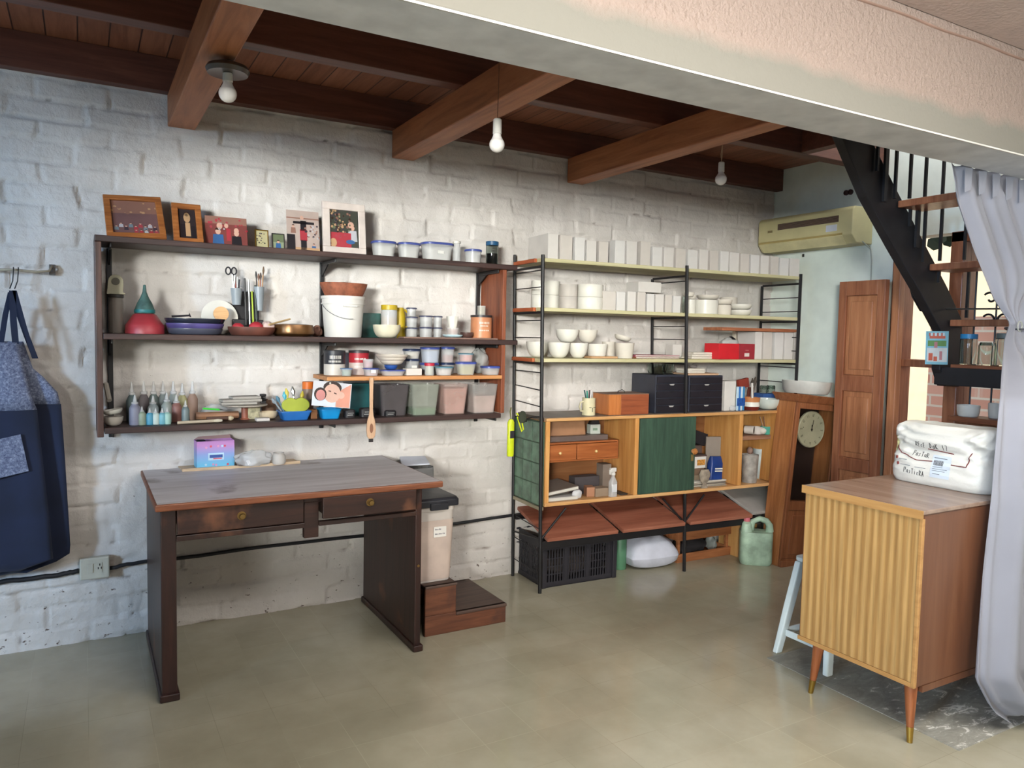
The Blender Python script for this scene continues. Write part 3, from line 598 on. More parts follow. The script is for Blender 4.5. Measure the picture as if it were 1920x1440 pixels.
PN=wood('pine_board',(176,116,58),(200,142,80),(216,164,102),2,.8,.4)
PNX=wood('pine_board_long',(180,128,74),(202,152,98),(216,172,120),0,.8,.4)
GRN=wood('green_stained_door',(42,60,50),(54,76,62),(68,94,76),2,.9,.45)
TOPM=paint('grey_brown_top',(116,104,94),.45,var=.15)
MB().box(.036,1.765,-.012,.012,0,.02).box(.036,1.765,-.012,.012,.472,.49).build('front_edge',PNX,cb,bev=.003)
MB().box(.036,1.765,.012,.335,.472,.492).build('top',TOPM,cb,bev=.002)
MB().box(.036,1.765,.012,.335,.0,.018).build('bottom',PNX,cb,bev=.002)
MB().box(.036,.062,-.010,.335,.02,.472).build('end_panel',PN,cb,bev=.002)
for (a,b_) in ((.632,.66),(1.432,1.462),(1.745,1.765)): MB().box(a,b_,-.009,.32,.02,.472).build('divider',PN,cb,bev=.002)
MB().box(.062,1.745,.322,.335,.02,.472).build('back_panel',wood('pine_back',(120,76,44),(140,92,56),(158,108,70),0,.8,.5),cb)
dr=MB().box(.664,1.078,-.014,.0,.022,.470).build('sliding_door',GRN,cb,bev=.002)
MB().lathe([(.012,0),(.006,.006),(.02,.02),(.014,.03),(.001,.032)],n=16).build('knob',wood('carved_knob',(120,70,30),(170,110,60),(200,150,90),0,3,.4),dr,loc=(1.058,-.015,.26),rot=(PI/2,0,0),smooth='auto')
MB().box(1.045,1.062,-.02,-.014,.20,.24).build('latch_tab',solid((120,100,60)),dr,bev=.002)
# green tiled outer side
tl=MB(); tl.box(.022,.0355,.004,.34,-.002,.47)
GT=paint('green_tile',(94,126,104),.25,var=.3,vs=16)
tl.build('tile_backing',paint('tile_grout',(58,78,62),.7),cb)
gt=MB()
for r_ in range(4):
    for c_ in range(3): gt.box(.0185,.0225,.008+c_*.111,.008+c_*.111+.107,.004+r_*.116,.004+r_*.116+.111)
gt.build('tiles',GT,cb,bev=.002)
MB().box(.012,.036,-.0,.34,-.022,-.003).build('lower_moulding',solid((150,140,116),.6),cb,bev=.003)
# inner drawer shelf unit and inner shelf
id_=MB(); id_.box(.066,.55,.04,.30,.235,.245).box(.54,.55,.04,.30,.245,.345).box(.066,.55,.04,.30,.335,.345).build('inner_drawer_case',wood('reddish_inner',(130,70,34),(156,88,46),(176,106,60),0,1,.4),cb,bev=.002)
for a,b_ in ((.068,.258),(.264,.538)):
    q=MB().box(a,b_,.03,.042,.247,.333).build('inner_drawer',MT['reddish_inner'],cb,bev=.002)
    MB().ball((0,0,0),.009,n=8).build('knob',paint('pale_knob',(214,180,120),.3),q,loc=((a+b_)/2-.015,.022,.288),smooth=True)
MB().box(1.463,1.744,.03,.31,.30,.325).build('inner_shelf',wood('dusty_shelf',(110,70,50),(140,98,74),(160,120,96),0,1,.6),cb,bev=.002)
# ---------------------------------------------------------------- left wall shelf unit
us=thing('wall_shelf_unit','dark brown wall shelf unit on black slotted rails above the desk','shelf unit',(1.05,0,.978))
def ub(n,x0,x1,y0,y1,z0,z1,m,**k): return MB().box(x0-1.05,x1-1.05,y0,y1,z0-.978,z1-.978).build(n,m,us,bev=.003,**k)
ub('shelf_board',.048,2.05,-.28,-.012,1.777,1.803,SHELFB); ub('shelf_board',.075,2.06,-.28,-.012,1.374,1.399,SHELFB); ub('shelf_board',.075,1.965,-.28,-.012,.978,1.003,SHELFB)
ub('side_board',.048,.073,-.282,-.012,.965,1.776,wood('side_board_wood',(50,32,28),(78,52,44),(100,70,60),2,1,.45))
ub('side_board',1.967,1.99,-.27,-.012,1.004,1.373,REDW); ub('side_board',1.967,1.99,-.27,-.012,1.40,1.776,REDW)
ub('small_shelf',1.012,1.985-.02,-.285,-.03,1.190,1.210,wood('orange_pine',(170,110,62),(194,134,82),(210,152,100),0,1,.45))
for x in (.108,1.062,1.95):
    ub('slotted_rail',x-.011,x+.011,-.0115,-.001,.93,1.775,BLACKM)
    for z in (1.776,1.373,.977):
        ub('bracket',x-.004,x+.004,-.25,-.0125,z-.018,z-.0005,BLACKM)
        MB().prism([(-.12,z-.978-.018),(-.0125,z-.978-.018),(-.0125,z-.978-.075)],x-1.05-.003,x-1.05+.003,'x').build('bracket_gusset',BLACKM,us) if z>.98 else None
# picture frames and prints on the top shelf
ZT=1.8035
def figure(mb,x,z,s,body,skin,hair):
    "tiny printed figure: body, head, hair (material slots)"
    mb.mi=body; mb.add([(x-s*.5,0,z),(x+s*.5,0,z),(x+s*.42,0,z+s*1.1),(x-s*.42,0,z+s*1.1)],[(0,1,2,3)])
    mb.mi=skin; mb.add([(x+s*.24*math.cos(a),-.0002,z+s*1.38+s*.3*math.sin(a)) for a in np.linspace(0,2*PI,9)[:-1]],[tuple(range(8))])
    mb.mi=hair; mb.add([(x+s*.27*math.cos(a),-.0003,z+s*1.46+s*.27*math.sin(a)) for a in np.linspace(.2,PI-.2,7)],[tuple(range(7))])
PAL=[solid(c,.35) for c in ((70,60,70),(120,140,150),(170,70,80),(60,100,150),(214,170,150),(60,42,34),(190,190,196),(150,110,96),(40,36,40),(176,60,70),(200,160,120),(110,120,90))]
def picture(label,x,y,w,h,lean,frame,fw,bgc,figs,mat_w=0,depth=.018,name='picture_frame',cat='picture frame',rz=0,seed=1,roll=0):
    t=thing(name,label,cat,(x,y,ZT+abs(roll)*w/2),rot=(-lean,roll,rz))
    if frame:
        f=MB()
        for (a,b_,c,d) in ((-w/2,w/2,0,fw),(-w/2,w/2,h-fw,h),(-w/2,-w/2+fw,fw,h-fw),(w/2-fw,w/2,fw,h-fw)): f.box(a,b_,-.0,depth,c,d)
        for (a,b_,c,d) in ((-w/2+fw*.6,w/2-fw*.6,fw*.6,fw),(-w/2+fw*.6,w/2-fw*.6,h-fw,h-fw*.6),(-w/2+fw*.6,-w/2+fw,fw,h-fw),(w/2-fw,w/2-fw*.6,fw,h-fw)): f.box(a,b_,.004,depth-.001,c,d)
        f.build('frame',frame,t,bev=.003)
        MB().box(-w/2+.003,w/2-.003,depth,depth+.002,.003,h-.003).build('backing',solid((90,70,54),.8),t)
    ww,hh=w-2*fw,h-2*fw; yo=depth*.6 if frame else 0
    p=MB(); p.mi=0; p.box(-ww/2,ww/2,yo+.0005,yo+.0022,fw,h-fw)
    q=MB(); rr=random.Random(seed)
    for fg in figs:
        kind=fg[0]
        if kind=='r': _,c,a,b_,c0,c1=fg; q.mi=c; q.add([(-ww/2+ww*a,-.0001,fw+hh*c0),(-ww/2+ww*b_,-.0001,fw+hh*c0),(-ww/2+ww*b_,-.0001,fw+hh*c1),(-ww/2+ww*a,-.0001,fw+hh*c1)],[(0,1,2,3)])
        elif kind=='e':
            _,c,a,b_,rx,rz2=fg; q.mi=c; q.add([(-ww/2+ww*a+rx*ww*math.cos(u),-.0004,fw+hh*b_+rz2*hh*math.sin(u)) for u in np.linspace(0,2*PI,13)[:-1]],[tuple(range(12))])
        elif kind=='dots':
            _,cs,n_,a,b_,c0,c1,r=fg
            for k in range(n_):
                q.mi=rr.choice(cs); xx=-ww/2+ww*rr.uniform(a,b_); zz=fw+hh*rr.uniform(c0,c1); rad=r*ww*rr.uniform(.6,1.3); q.add([(xx+rad*math.cos(u),-.0002-.0001*(k%4),zz+rad*math.sin(u)) for u in np.linspace(0,2*PI,7)[:-1]],[tuple(range(6))])
        else: _,c,a,b_,s=fg; figure(q,-ww/2+ww*a,fw+hh*b_,s*ww,c,4,5)
    q.v=[(a,b_+yo,c) for a,b_,c in q.v]
    n=len(p.v); p.v+=q.v; p.f+=[tuple(i+n for i in f) for f in q.f]; p.m+=[i+1 for i in q.m]
    p.build('print',[solid(bgc,.3)]+PAL,t)
    return t
FW=wood('honey_frame_wood',(130,74,38),(162,100,54),(190,126,74),0,2,.35)
def fr(px_bl,px_br,z): pass
F1=[(0.094,-0.22,1.807),(0.323,-0.22,1.817),(0.077,-0.05,2.008),(0.316,-0.05,1.998)]
picture('large honey-brown framed group photo leaning at the left end of the top shelf',(F1[0][0]+F1[1][0])/2,-.255,F1[1][0]-F1[0][0],.262,.72,FW,.026,(120,90,90),
  [('r',7,0,1,.62,1),('dots',[7,10],30,0,1,.6,.95,.04)]+[('f',[1,6,0,1,9,2][k%6],.08+.105*k,.12+(k%2)*.08,.098) for k in range(9)]+[('f',[2,9,6,9][k%4],.5+.11*k,.02,.09) for k in range(5)],seed=4,roll=-.05)
F2=[(0.353,-0.2,1.81),(0.476,-0.2,1.816)]
picture('small honey-brown framed portrait photo second from the left on the top shelf',(F2[0][0]+F2[1][0])/2,-.225,F2[1][0]-F2[0][0],.218,.55,FW,.026,(56,48,50),[('e',10,.5,.72,.2,.17),('r',10,.38,.66,.1,.55),('e',5,.5,.84,.18,.08),('r',8,.1,.36,0,.5),('r',8,.68,.95,0,.45)])
F3=[(0.49,-0.17,1.814),(0.672,-0.17,1.816)]
picture('unframed colour photo of two people leaning against the bricks on the top shelf',(F3[0][0]+F3[1][0])/2,-.17,F3[1][0]-F3[0][0],.142,.25,None,0,(130,70,66),[('r',7,0,1,.75,1),('dots',[2,6,9],20,0,1,.55,.95,.03),('f',3,.3,0,.28),('e',4,.34,.68,.07,.11),('f',8,.74,0,.26),('e',4,.74,.55,.06,.1),('e',4,.5,.7,.05,.08),('r',9,.5,.6,.2,.6)],seed=6)
F4=[(0.706,-0.17,1.816),(0.768,-0.17,1.818)]
picture('tiny gold-framed picture with dark flecks on the top shelf',(F4[0][0]+F4[1][0])/2,-.17,F4[1][0]-F4[0][0],.094,.2,BRASS,.005,(190,180,140),[('dots',[0,8,5],16,.1,.9,.15,.9,.06)],depth=.008,seed=9)
F5=[(0.783,-0.17,1.817),(0.842,-0.17,1.819)]
picture('tiny dark-framed photo of a person in blue on the top shelf',(F5[0][0]+F5[1][0])/2,-.17,F5[1][0]-F5[0][0],.082,.2,solid((50,44,44)),.004,(150,160,130),[('r',11,0,1,.5,1),('f',3,.5,.05,.5)],depth=.008)
F6=[(0.857,-0.15,1.804),(1.013,-0.15,1.808)]
picture('unframed upright photo of a figure with outstretched arms on the top shelf',(F6[0][0]+F6[1][0])/2,-.15,F6[1][0]-F6[0][0],.205,.16,None,0,(190,170,160),[('r',7,0,1,.8,.83),('r',8,0,.25,0,.42),('r',10,.25,1,0,.12),('r',8,.42,.6,.0,.3),('r',9,.4,.62,.28,.55),('r',8,.42,.6,.52,.76),('r',8,.2,.85,.68,.74),('e',4,.47,.83,.06,.05),('f',3,.82,.05,.14),('f',7,.2,.45,.16),('dots',[0,6,7],24,.55,1,.35,.65,.03)],seed=3)
F7=[(1.017,-0.19,1.812),(1.231,-0.19,1.814)]
picture('white framed photo of a child beside red flowers in the middle of the top shelf',(F7[0][0]+F7[1][0])/2,-.20,F7[1][0]-F7[0][0],.255,.12,paint('white_frame',(222,208,200),.45),.036,(70,72,64),[('dots',[11,10,7,0,5],70,0,.75,.4,1,.04),('r',9,0,.75,0,.4),('e',10,.12,.12,.12,.12),('f',6,.8,.18,.34),('e',4,.75,.62,.11,.09),('e',3,.72,.16,.16,.06),('dots',[9,2],14,0,.6,.05,.4,.05)],depth=.02,seed=5)
# tubs
def tub(label,at,z,m=None,lid=BLUEL,content=None,ch=.6,taper=.84,sq=.35,depth=None,group=None,name='plastic_tub',cat='tub',lh=.012,over=.004,rz=0,lid_at=None,label_card=None):
    x,y,w,h=at; d=depth or w
    t=thing(name,label,cat,(x,y,z),group=group,rz=rz); r=min(w,d)*sq
    w2=w-2*over
    d2=d-2*over; hb=h-(lh if lid else 0)
    inner=[] if content else [rrect(w2-.004,d2-.004,r-.002,hb,5),rrect(w2*taper-.004,d2*taper-.004,r*taper-.002,.002,5)]
    MB().loft([rrect(w2*taper,d2*taper,r*taper,0,5),rrect(w2,d2,r,hb,5)]+inner,cap0=True,cap1=not content).build('body',m or FROST,t,smooth='auto')
    if content:
        k=taper+(1-taper)*ch; MB().loft([rrect(w2*taper-.005,d2*taper-.005,r*taper-.002,.003,5),rrect(w2*k-.005,d2*k-.005,r*k-.002,hb*ch,5)]).build('contents',content,t,smooth='auto')
    if lid: MB().loft([rrect(w,d,r+over,hb+.0004,5),rrect(w,d,r+over,hb+lh*.7,5),rrect(w-.008,d-.008,r,hb+lh,5)]).build('lid',lid,t,smooth='auto')
    if label_card: MB().box(-label_card/2,label_card/2,-d2/2*(taper+1)/2-.003,-d2/2*(taper+1)/2-.001,hb*.45,hb*.45+.016).build('paper_label',solid((226,224,218)),t)
    return t
PW=solid((214,210,202),.8)
tub('square blue-lidded tub of white lumps right of the white photo frame',(1.337,-0.15,0.125,0.083),ZT,content=PW,ch=.8,depth=.11)
tub('small blue-lidded tub of white paste, second in the row of tubs on the top shelf',(1.473,-0.15,0.118,0.086),ZT,content=PW,ch=.7,depth=.10)
tub('largest blue-lidded tub in the row on the top shelf',(1.631,-0.15,0.174,0.098),ZT,content=PW,ch=.75,depth=.12,label_card=.035)
def bottle(label,at,z,m,cap=None,capm=None,nozzle=0,name='bottle',cat='bottle',group=None,sh=.72,nr=.34,content=None,rot=None):
    x,y,w,h=at; r=w/2; t=thing(name,label,cat,(x,y,z),group=group)
    hb=h*(1-nozzle)
    MB().lathe([(r*.92,0),(r,.004),(r,hb*sh),(r*.8,hb*(sh+.10)),(r*nr*1.1,hb*(sh+.2)),(r*nr,hb*.96),(r*nr,hb)],n=20).build('body',m,t,smooth='auto')
    if nozzle: MB().lathe([(r*nr*1.25,0),(r*nr*1.25,h*nozzle*.18),(r*nr*.8,h*nozzle*.22),(r*.12,h*nozzle)],n=14,c=(0,0,hb)).build('nozzle',capm or FROST,t,smooth='auto')
    elif cap: MB().lathe([(r*nr*1.3,0),(r*nr*1.3,cap)],n=18,c=(0,0,hb-cap*.4)).build('cap',capm or WHITE,t,bev=.001,smooth='auto')
    return t
bottle('small white bottle beside the largest tub on the top shelf',(1.746,-0.15,0.044,0.11),ZT,FROST,cap=.012,capm=WHITE,nr=.75,sh=.7)
tub('round blue-lidded tub of white powder near the right end of the top shelf',(1.845,-0.15,0.097,0.08),ZT,content=PW,ch=.55,sq=.5,taper=.92)
gjar('glass_jar','glass jar with teal lid and brown contents at the right end of the top shelf','jar',(1.961,-.15,ZT),0.069/2,0.132,paint('petrol_lid',(36,88,130),.4),.95,.022,content=solid((110,90,74)),ch=.5)
# ---- middle shelf
ZM=1.3995
GJ=(0.129,-0.12,0.06,0.168)
gjar('glass_jar','tall dusty glass jar in the dark left corner of the middle shelf','jar',(GJ[0],GJ[1],ZM),GJ[2]/2,GJ[3],paint('dark_jar_lid',(52,48,46),.5),.95,.014,gl=paint('dusty_glass',(150,140,130),.2,alpha=.35))
tp=thing('tape_dispenser','small cream tape dispenser standing on the dusty glass jar','dispenser',(GJ[0],GJ[1],ZM+GJ[3]+.001))
MB().prism([(-.036,0),(.036,0),(.036,.006),(.028,.01),(.030,.05)]+[(.0+.030*math.cos(a),.055+.030*math.sin(a)) for a in np.linspace(.2,PI,8)]+[(-.034,.01),(-.036,.006)],-.012,.012).build('body',solid((170,164,140)),tp,bev=.002)
MB().lathe([(.016,0),(.016,.003)],n=16,c=(0,0,0)).build('tape_roll',solid((90,84,70)),tp,loc=(0,-.0125,.055),rot=(PI/2,0,0))
RB1=(0.24,-0.15,0.156,0.088)
REDB=paint('dusty_red_plastic',(168,58,66),.4,var=.18)
tag(MB().lathe([(RB1[2]/2,0),(RB1[2]/2,RB1[3]*.42),(RB1[2]/2*.93,RB1[3]*.5),(RB1[2]/2*.62,RB1[3]*.93),(RB1[2]/2*.5,RB1[3]),(.001,RB1[3])],n=36).build('bowl',REDB,loc=(RB1[0],RB1[1],ZM),smooth='auto'),'upturned dusty red bowl on the middle shelf under the green cone','bowl')
GF=(0.236,-0.15,0.084,0.113)
fn=thing('funnel','grey green bell-shaped funnel on top of the red bowl','funnel',(RB1[0],RB1[1],ZM+RB1[3]+.001))
r=GF[2]/2; h=1.613-ZM-RB1[3]
MB().lathe([(r*.95,0),(r,.004),(r,h*.12),(r*.93,h*.16),(r*.75,h*.34),(r*.42,h*.55),(r*.2,h*.75),(r*.13,h*.97),(r*.08,h)],n=32).build('cone',paint('verdigris',(76,110,106),.6,var=.35,vs=30),fn,smooth='auto')
MB().lathe([(r*1.01,h*.03),(r*1.03,h*.05),(r*1.01,h*.13)],n=32,cap0=False,cap1=False).build('teal_band',TEAL,fn,smooth='auto')
# stack of pans
PS=(0.445,-0.15,0.254,0.066)
z=ZM
for k,(rr_,h_,m_,lb_) in enumerate(((.92,.028,paint('dark_grey_dish',(72,74,88),.3),'dark dish at the bottom of the stack beside the red bowl'),(.97,.026,paint('purple_dish',(92,82,140),.3,var=.3),'purple dish in the middle of the stack beside the red bowl'),(1.0,.026,paint('black_dish',(34,38,52),.25),'black dish on top of the stack beside the red bowl'))):
    R=PS[2]/2*rr_; tag(MB().lathe([(R*.86,0),(R*.95,.006),(R,h_*.8),(R,h_),(R-.006,h_),(R*.9,.008),(.001,.007)],n=44,sy=.74).build('dish',m_,loc=(PS[0],-.155,z),smooth='auto'),lb_,'dish'); z+=h_*.86
zt=z
tag(MB().tube([(0,0,0),(.07,-.01,.006),(.075,-.01,.008)],[.005,.004,.012]).build('kitchen_tool',solid((40,36,40)),loc=(0.344,-.19,zt+.010),smooth='auto'),'dark handled tool with pale knob lying on the stacked dishes','tool')
WD=(0.57,-0.05,1.462)
tag(MB().lathe([(.08,0),(.082,.003),(.082,.008),(.001,.010)],n=40).build('plate',WHITE,loc=(WD[0]-.005,-.045,ZM+.082),rot=(PI/2-.22,0,0),smooth='auto'),'white round plate leaning on the brick wall behind the stacked dishes','plate')
tag(MB().lathe([(.033,0),(.034,.002),(.034,.008),(.001,.008)],n=28).build('wooden_disc',wood('pale_disc',(190,140,90),(214,168,118),(226,184,138),0,1,.5),loc=(0.561,-.115,ZM+.097),rot=(PI/2-.2,0,0),smooth='auto'),'small round wooden disc with a dark mark leaning on the white plate','disc')
# tool caddy
CD=[(0.619,-0.03,1.542),(0.762,-0.03,1.468),(0.611,-0.05,1.62),(0.665,-0.05,1.622),(0.716,-0.05,1.632),(0.766,-0.05,1.635),(0.633,-0.05,1.542),(0.741,-0.05,1.518)]
cy=thing('tool_caddy','wall-mounted black tool caddy with two grey cups on the middle shelf','caddy',((CD[0][0]+CD[1][0])/2,-.0,ZM+.001))
cx=(CD[0][0]+CD[1][0])/2
MB().box(CD[0][0]-cx,CD[1][0]-cx,-.075,-.012,0,.075).box(CD[0][0]-cx+.01,CD[1][0]-cx-.01,-.020,-.012,.075,.21).build('base_block',solid((42,40,42)),cy,bev=.004)
GCUP=paint('grey_cup',(150,158,164),.35)
for (xa,xb,zt_,zb_) in ((CD[2][0],CD[3][0],CD[2][2],CD[6][2]),(CD[4][0],CD[5][0],CD[4][2],CD[7][2])):
    R=(xb-xa)/2; MB().lathe([(R*.72,0),(R,zt_-zb_),(R-.003,zt_-zb_),(R*.7,.004)],n=20).build('cup',GCUP,cy,loc=((xa+xb)/2-cx,-.05-.02,zb_-ZM),smooth='auto')
# tools in the caddy: each one a thing
def stick(label,p0,p1,r,m,name='tool',cat='tool',tip=None,tr=None,tl=.2):
    p0=Vector(p0);p1=Vector(p1); t=thing(name,label,cat,tuple(p0)); d=p1-p0
    if tip: MB().tube([(0,0,0),tuple(d*(1-tl))],r).build('handle',m,t,smooth='auto'); MB().tube([tuple(d*(1-tl)),tuple(d*(1-tl*.5)),tuple(d)],[r*.9,(tr or r*1.6),r*.7]).build('head',tip,t,smooth='auto')
    else: MB().tube([(0,0,0),tuple(d)],r).build('handle',m,t,smooth='auto')
    return t
def scissors(loc):
    t=thing('scissors','black handled scissors standing in the left grey cup','scissors',loc); z=.07
    for s in (-1,1): 
        MB().tube([(s*.004,0,-.04),(-s*.004,0,z*.5),(-s*.006+s*.0,0,z)],.003).build('blade',STEEL,t)
        MB().tube([(-.012+s*.013+.011*math.cos(a),0,z+.016+.017*math.sin(a)) for a in np.linspace(0,2*PI,14)],.0035,6).build('handle_loop',solid((36,34,40)),t,smooth='auto')
c1=((CD[2][0]+CD[3][0])/2,-.07); c2=((CD[4][0]+CD[5][0])/2,-.07)
scissors((c1[0]-.012,c1[1],CD[2][2]-.005))
for k,(dx,h_,m_,lb_) in enumerate(((.0,.085,solid((170,90,80)),'reddish handled tool in the left grey cup'),(.012,.07,STEEL,'steel tool in the left grey cup'),(.02,.055,solid((46,44,50)),'dark tool leaning right in the left grey cup'))):
    stick(lb_,(c1[0]+dx*.3,c1[1]-.004*k,CD[6][2]+.01),(c1[0]+dx-.005,c1[1]+.01,CD[2][2]+h_*.8),.0035,m_)
WB=solid((186,140,96))
for k,(dx,h_,m_,tp_,lb_) in enumerate(((-.012,.075,solid((60,50,46)),solid((40,34,32)),'dark brush standing at the left of the right grey cup'),(.0,.065,WB,solid((120,80,60)),'pale wooden brush in the right grey cup'),(.01,.07,solid((150,80,60)),solid((80,60,50)),'red brown brush in the right grey cup'),(.024,.1,WB,solid((110,84,60)),'tallest wooden brush in the right grey cup'))):
    stick(lb_,(c2[0]+dx*.3,c2[1]-.003*k,CD[7][2]+.01),(c2[0]+dx,c2[1]+.012,CD[4][2]+h_),.003,m_,'brush','brush',tp_,.0055)
for k,(u,v0,v1,m_,lb_) in enumerate(((455,520,575,solid((60,58,56)),'dark pliers handle in the middle of the caddy'),(461,522,590,STEEL,'steel pliers arm in the middle of the caddy'),(466,540,592,solid((170,190,50)),'lime green cutter in the middle of the caddy'),(471,530,575,solid((60,70,60)),'dark green tool between the caddy cups'))):
    x=.0+c1[0]+(u-442)*.0030; stick(lb_,(x,-.095,ZM+.05),(x-.003,-.075,ZM+.27-(v0-520)*.0030),.0042,m_)
# terracotta tray with red fruit-like balls
TT=(0.688,-0.17,0.211,0.04)
TER=paint('terracotta_dark',(112,66,54),.6,var=.3)
bowl('shallow brown clay dish holding red crumpled balls on the middle shelf',(TT[0],TT[1],ZM),TT[2]/2,TT[3],TER,.8,curve=1)
for lb_,u,rr_ in (('dull red ball at the left in the brown clay dish',446,.028),('bright red crumpled ball in the brown clay dish',474,.034)):
    crumple('red_ball',lb_,'ball',(0.627+(u-446)*.0029,-.17,ZM+.018),rr_,rr_*.8,rr_*.75,paint('red_paper',(190,50,62),.6,var=.2),u,.14,n=8)
crumple('paper_wad','pale pink crumpled paper in the brown clay dish','paper',(TT[0]+.075,-.16,ZM+.02),.03,.03,.026,solid((214,188,180),.8),21,.3)
stick('pale wooden stick brush lying across the bronze dish',(TT[0]+.07,-.21,ZM+.052),(0.876,-.12,ZM+.083),.0045,solid((206,176,128)),'brush','brush')
BD=(0.886,-0.14,0.198,0.055)
BRZ=paint('bronze_dish_metal',(120,84,50),.3,metal=.6,var=.3)
tag(MB().lathe([(BD[2]/2*.8,0),(BD[2]/2,.012),(BD[2]/2*1.02,.02),(BD[2]/2*.95,BD[3]),(BD[2]/2*.6,BD[3]+.004),(.001,BD[3]+.006)],n=44,sy=.9).build('dish',BRZ,loc=(BD[0],BD[1],ZM),smooth='auto'),'wide shiny bronze brown covered dish on the middle shelf left of the bucket','dish')
crumple('clay_lump','rough pinkish clay lump wedged between the bronze dish and the bucket','clay',(1.025-.0,-.055,ZM),.026,.04,.03,solid((146,104,88),.8),5,.3)
# bucket with planter
BK=(1.129,-0.15,0.214,0.201)
bkt=thing('bucket','white plastic bucket with a wire handle on the middle shelf','bucket',(BK[0],-.15,ZM))
R=BK[2]/2; H=BK[3]
WPL=paint('white_plastic',(218,214,208),.35,var=.04)
MB().lathe([(R*.82,0),(R*.84,.004),(R*.95,H*.8),(R*1.0,H*.8),(R*1.0,H*.83),(R*.96,H*.83),(R*.975,H*.93),(R*1.01,H*.93),(R*1.01,H),(R*.96,H),(R*.80,.006),(.001,.005)],n=40).build('body',WPL,bkt,smooth='auto')
MB().tube([(R*math.cos(a)*1.01,-abs(R*math.sin(a))*1.04,H*.82-abs(math.sin(a))*H*.38) for a in np.linspace(PI*.98,PI*1.55,12)],.0018,6).build('handle',solid((120,120,124),.3),bkt,smooth='auto')
MB().box(-R*.3,R*.35,-R*1.03,-R*.98,H*.74,H*.765).build('grip_bar',WPL,bkt)
PT=(1.13,-0.15,0.237,0.023)
pl=thing('planter','oval terracotta planter sitting on the white bucket','planter',(BK[0]+.003,-.15,ZM+H+.001))
h_=1.664-ZM-H
Rp=PT[2]/2
MB().lathe([(Rp*.78,0),(Rp*.86,h_*.3),(Rp*.97,h_*.75),(Rp*1.0,h_),(Rp*.94,h_),(Rp*.88,h_*.7),(.001,h_*.6)],n=40,sy=.75).build('pot',paint('terracotta',(158,92,66),.7,var=.3,vs=30,bp=.3),pl,smooth='auto')
MB().lathe([(Rp*.7,h_*.62),(Rp*.6,h_*1.02),(.001,h_*1.12)],n=24,sy=.7).build('greenish_soil',paint('moss',(126,130,96),.9),pl,smooth='auto')
box1('tin_box','dark teal and green tin box behind the bucket','tin',(1.302,-0.08,0.097,0.126),ZM,.06,paint('teal_green_tin',(44,84,78),.4,var=.4,vs=20))
wb=(1.339,-0.19,0.139,0.066)
bowl('white bowl standing in front of the yellow-lidded jar',(wb[0],-.20,ZM),wb[2]/2,wb[3],paint('cream_glaze',(220,212,188),.3),.42)
yj=(1.389,-0.1,0.085,0.17)
YEL=paint('yellow_lid',(206,176,40),.4)
gjar('glass_jar','glass jar of yellow powder with yellow lid behind the white bowl','jar',(yj[0],-.10,ZM),yj[2]/2,yj[3],YEL,.92,.026,content=paint('ochre_powder',(214,166,44),.8),ch=.62,gl=PLAST)
yg=(1.47,-0.05,0.051,0.16)
jg=thing('jug','yellow plastic jug against the wall between jar and tubs','jug',(yg[0]-.005,-.055,ZM)); rj=.03
MB().lathe([(rj,0),(rj,.12),(rj*.7,yg[3]-.01),(rj*.7,yg[3])],n=20).build('body',YEL,jg,smooth='auto'); MB().tube([(rj*.8,0,.15),(rj+.022,0,.13),(rj+.022,0,.07),(rj*.95,0,.05)],.006).build('handle',YEL,jg,smooth='auto')
GPW=solid((130,126,122),.8)
def stack(col,ats,zs,labels,content=None,**k):
    z=zs
    for at,lb_ in zip(ats,labels):
        tub(lb_,(at[0],at[1],at[2],at[3]),z,content=content,**k); z+=at[3]+.0008
s1=(1.503,-0.13,0.066,0.16)
hs=s1[3]
stack(0,[(s1[0],s1[1],s1[2],hs*.35),(s1[0],s1[1],s1[2]*.98,hs*.35),(s1[0]-.002,s1[1],s1[2]*.85,hs*.29)],ZM,['bottom round tub of the tall three-tub stack by the yellow jug','middle round tub of the tall three-tub stack by the yellow jug','top round tub of the tall three-tub stack by the yellow jug'],content=GPW,sq=.5,taper=.95,lid=paint('slate_lid',(70,72,100),.4),lh=.008,m=FROST)
s2_=(1.583,-0.13,0.076,0.12)
stack(0,[(s2_[0],s2_[1],s2_[2],s2_[3]*.5),(s2_[0],s2_[1],s2_[2],s2_[3]*.5)],ZM,['lower tub of the middle pair of grey tubs on the middle shelf','upper tub of the middle pair of grey tubs on the middle shelf'],content=GPW,sq=.5,taper=.95,lid=MT['slate_lid'],lh=.008)
s3_=(1.651,-0.13,0.053,0.12)
stack(0,[(s3_[0],s3_[1],s3_[2],s3_[3]*.5),(s3_[0],s3_[1],s3_[2],s3_[3]*.5)],ZM,['lower tub of the narrow pair right of the grey tubs','upper tub of the narrow pair right of the grey tubs'],content=GPW,sq=.5,taper=.95,lid=MT['slate_lid'],lh=.008)
zc=ZM
pc=(1.705,-0.2,0.106,0.041)
tag(MB().box(-.27,.27,-.05,.03,0,.008).build('thin_board',wood('thin_board_wood',(110,84,74),(136,108,96),(156,128,114),0,1,.6),loc=(1.68,-.205,ZM),bev=.001),'thin brownish board lying along the front of the middle shelf','board')
bowl('pale blue saucer under the tub with the crinkled cup',(pc[0],-.205,ZM+.009),pc[2]/2,.014,paint('pale_blue_glaze',(190,214,222),.3),.6,name='saucer',cat='saucer')
q_=(1.698,-0.2,0.068,0.055)
tub('small tub of brown powder on the pale blue saucer',(pc[0],-.205,q_[2]+.004,.034),ZM+.0245,content=solid((166,110,84)),sq=.5,taper=.95,lid=None,ch=.8)
cu=(1.699,-0.2,0.071,0.074)
mb=MB(); n_=28
rings=[]
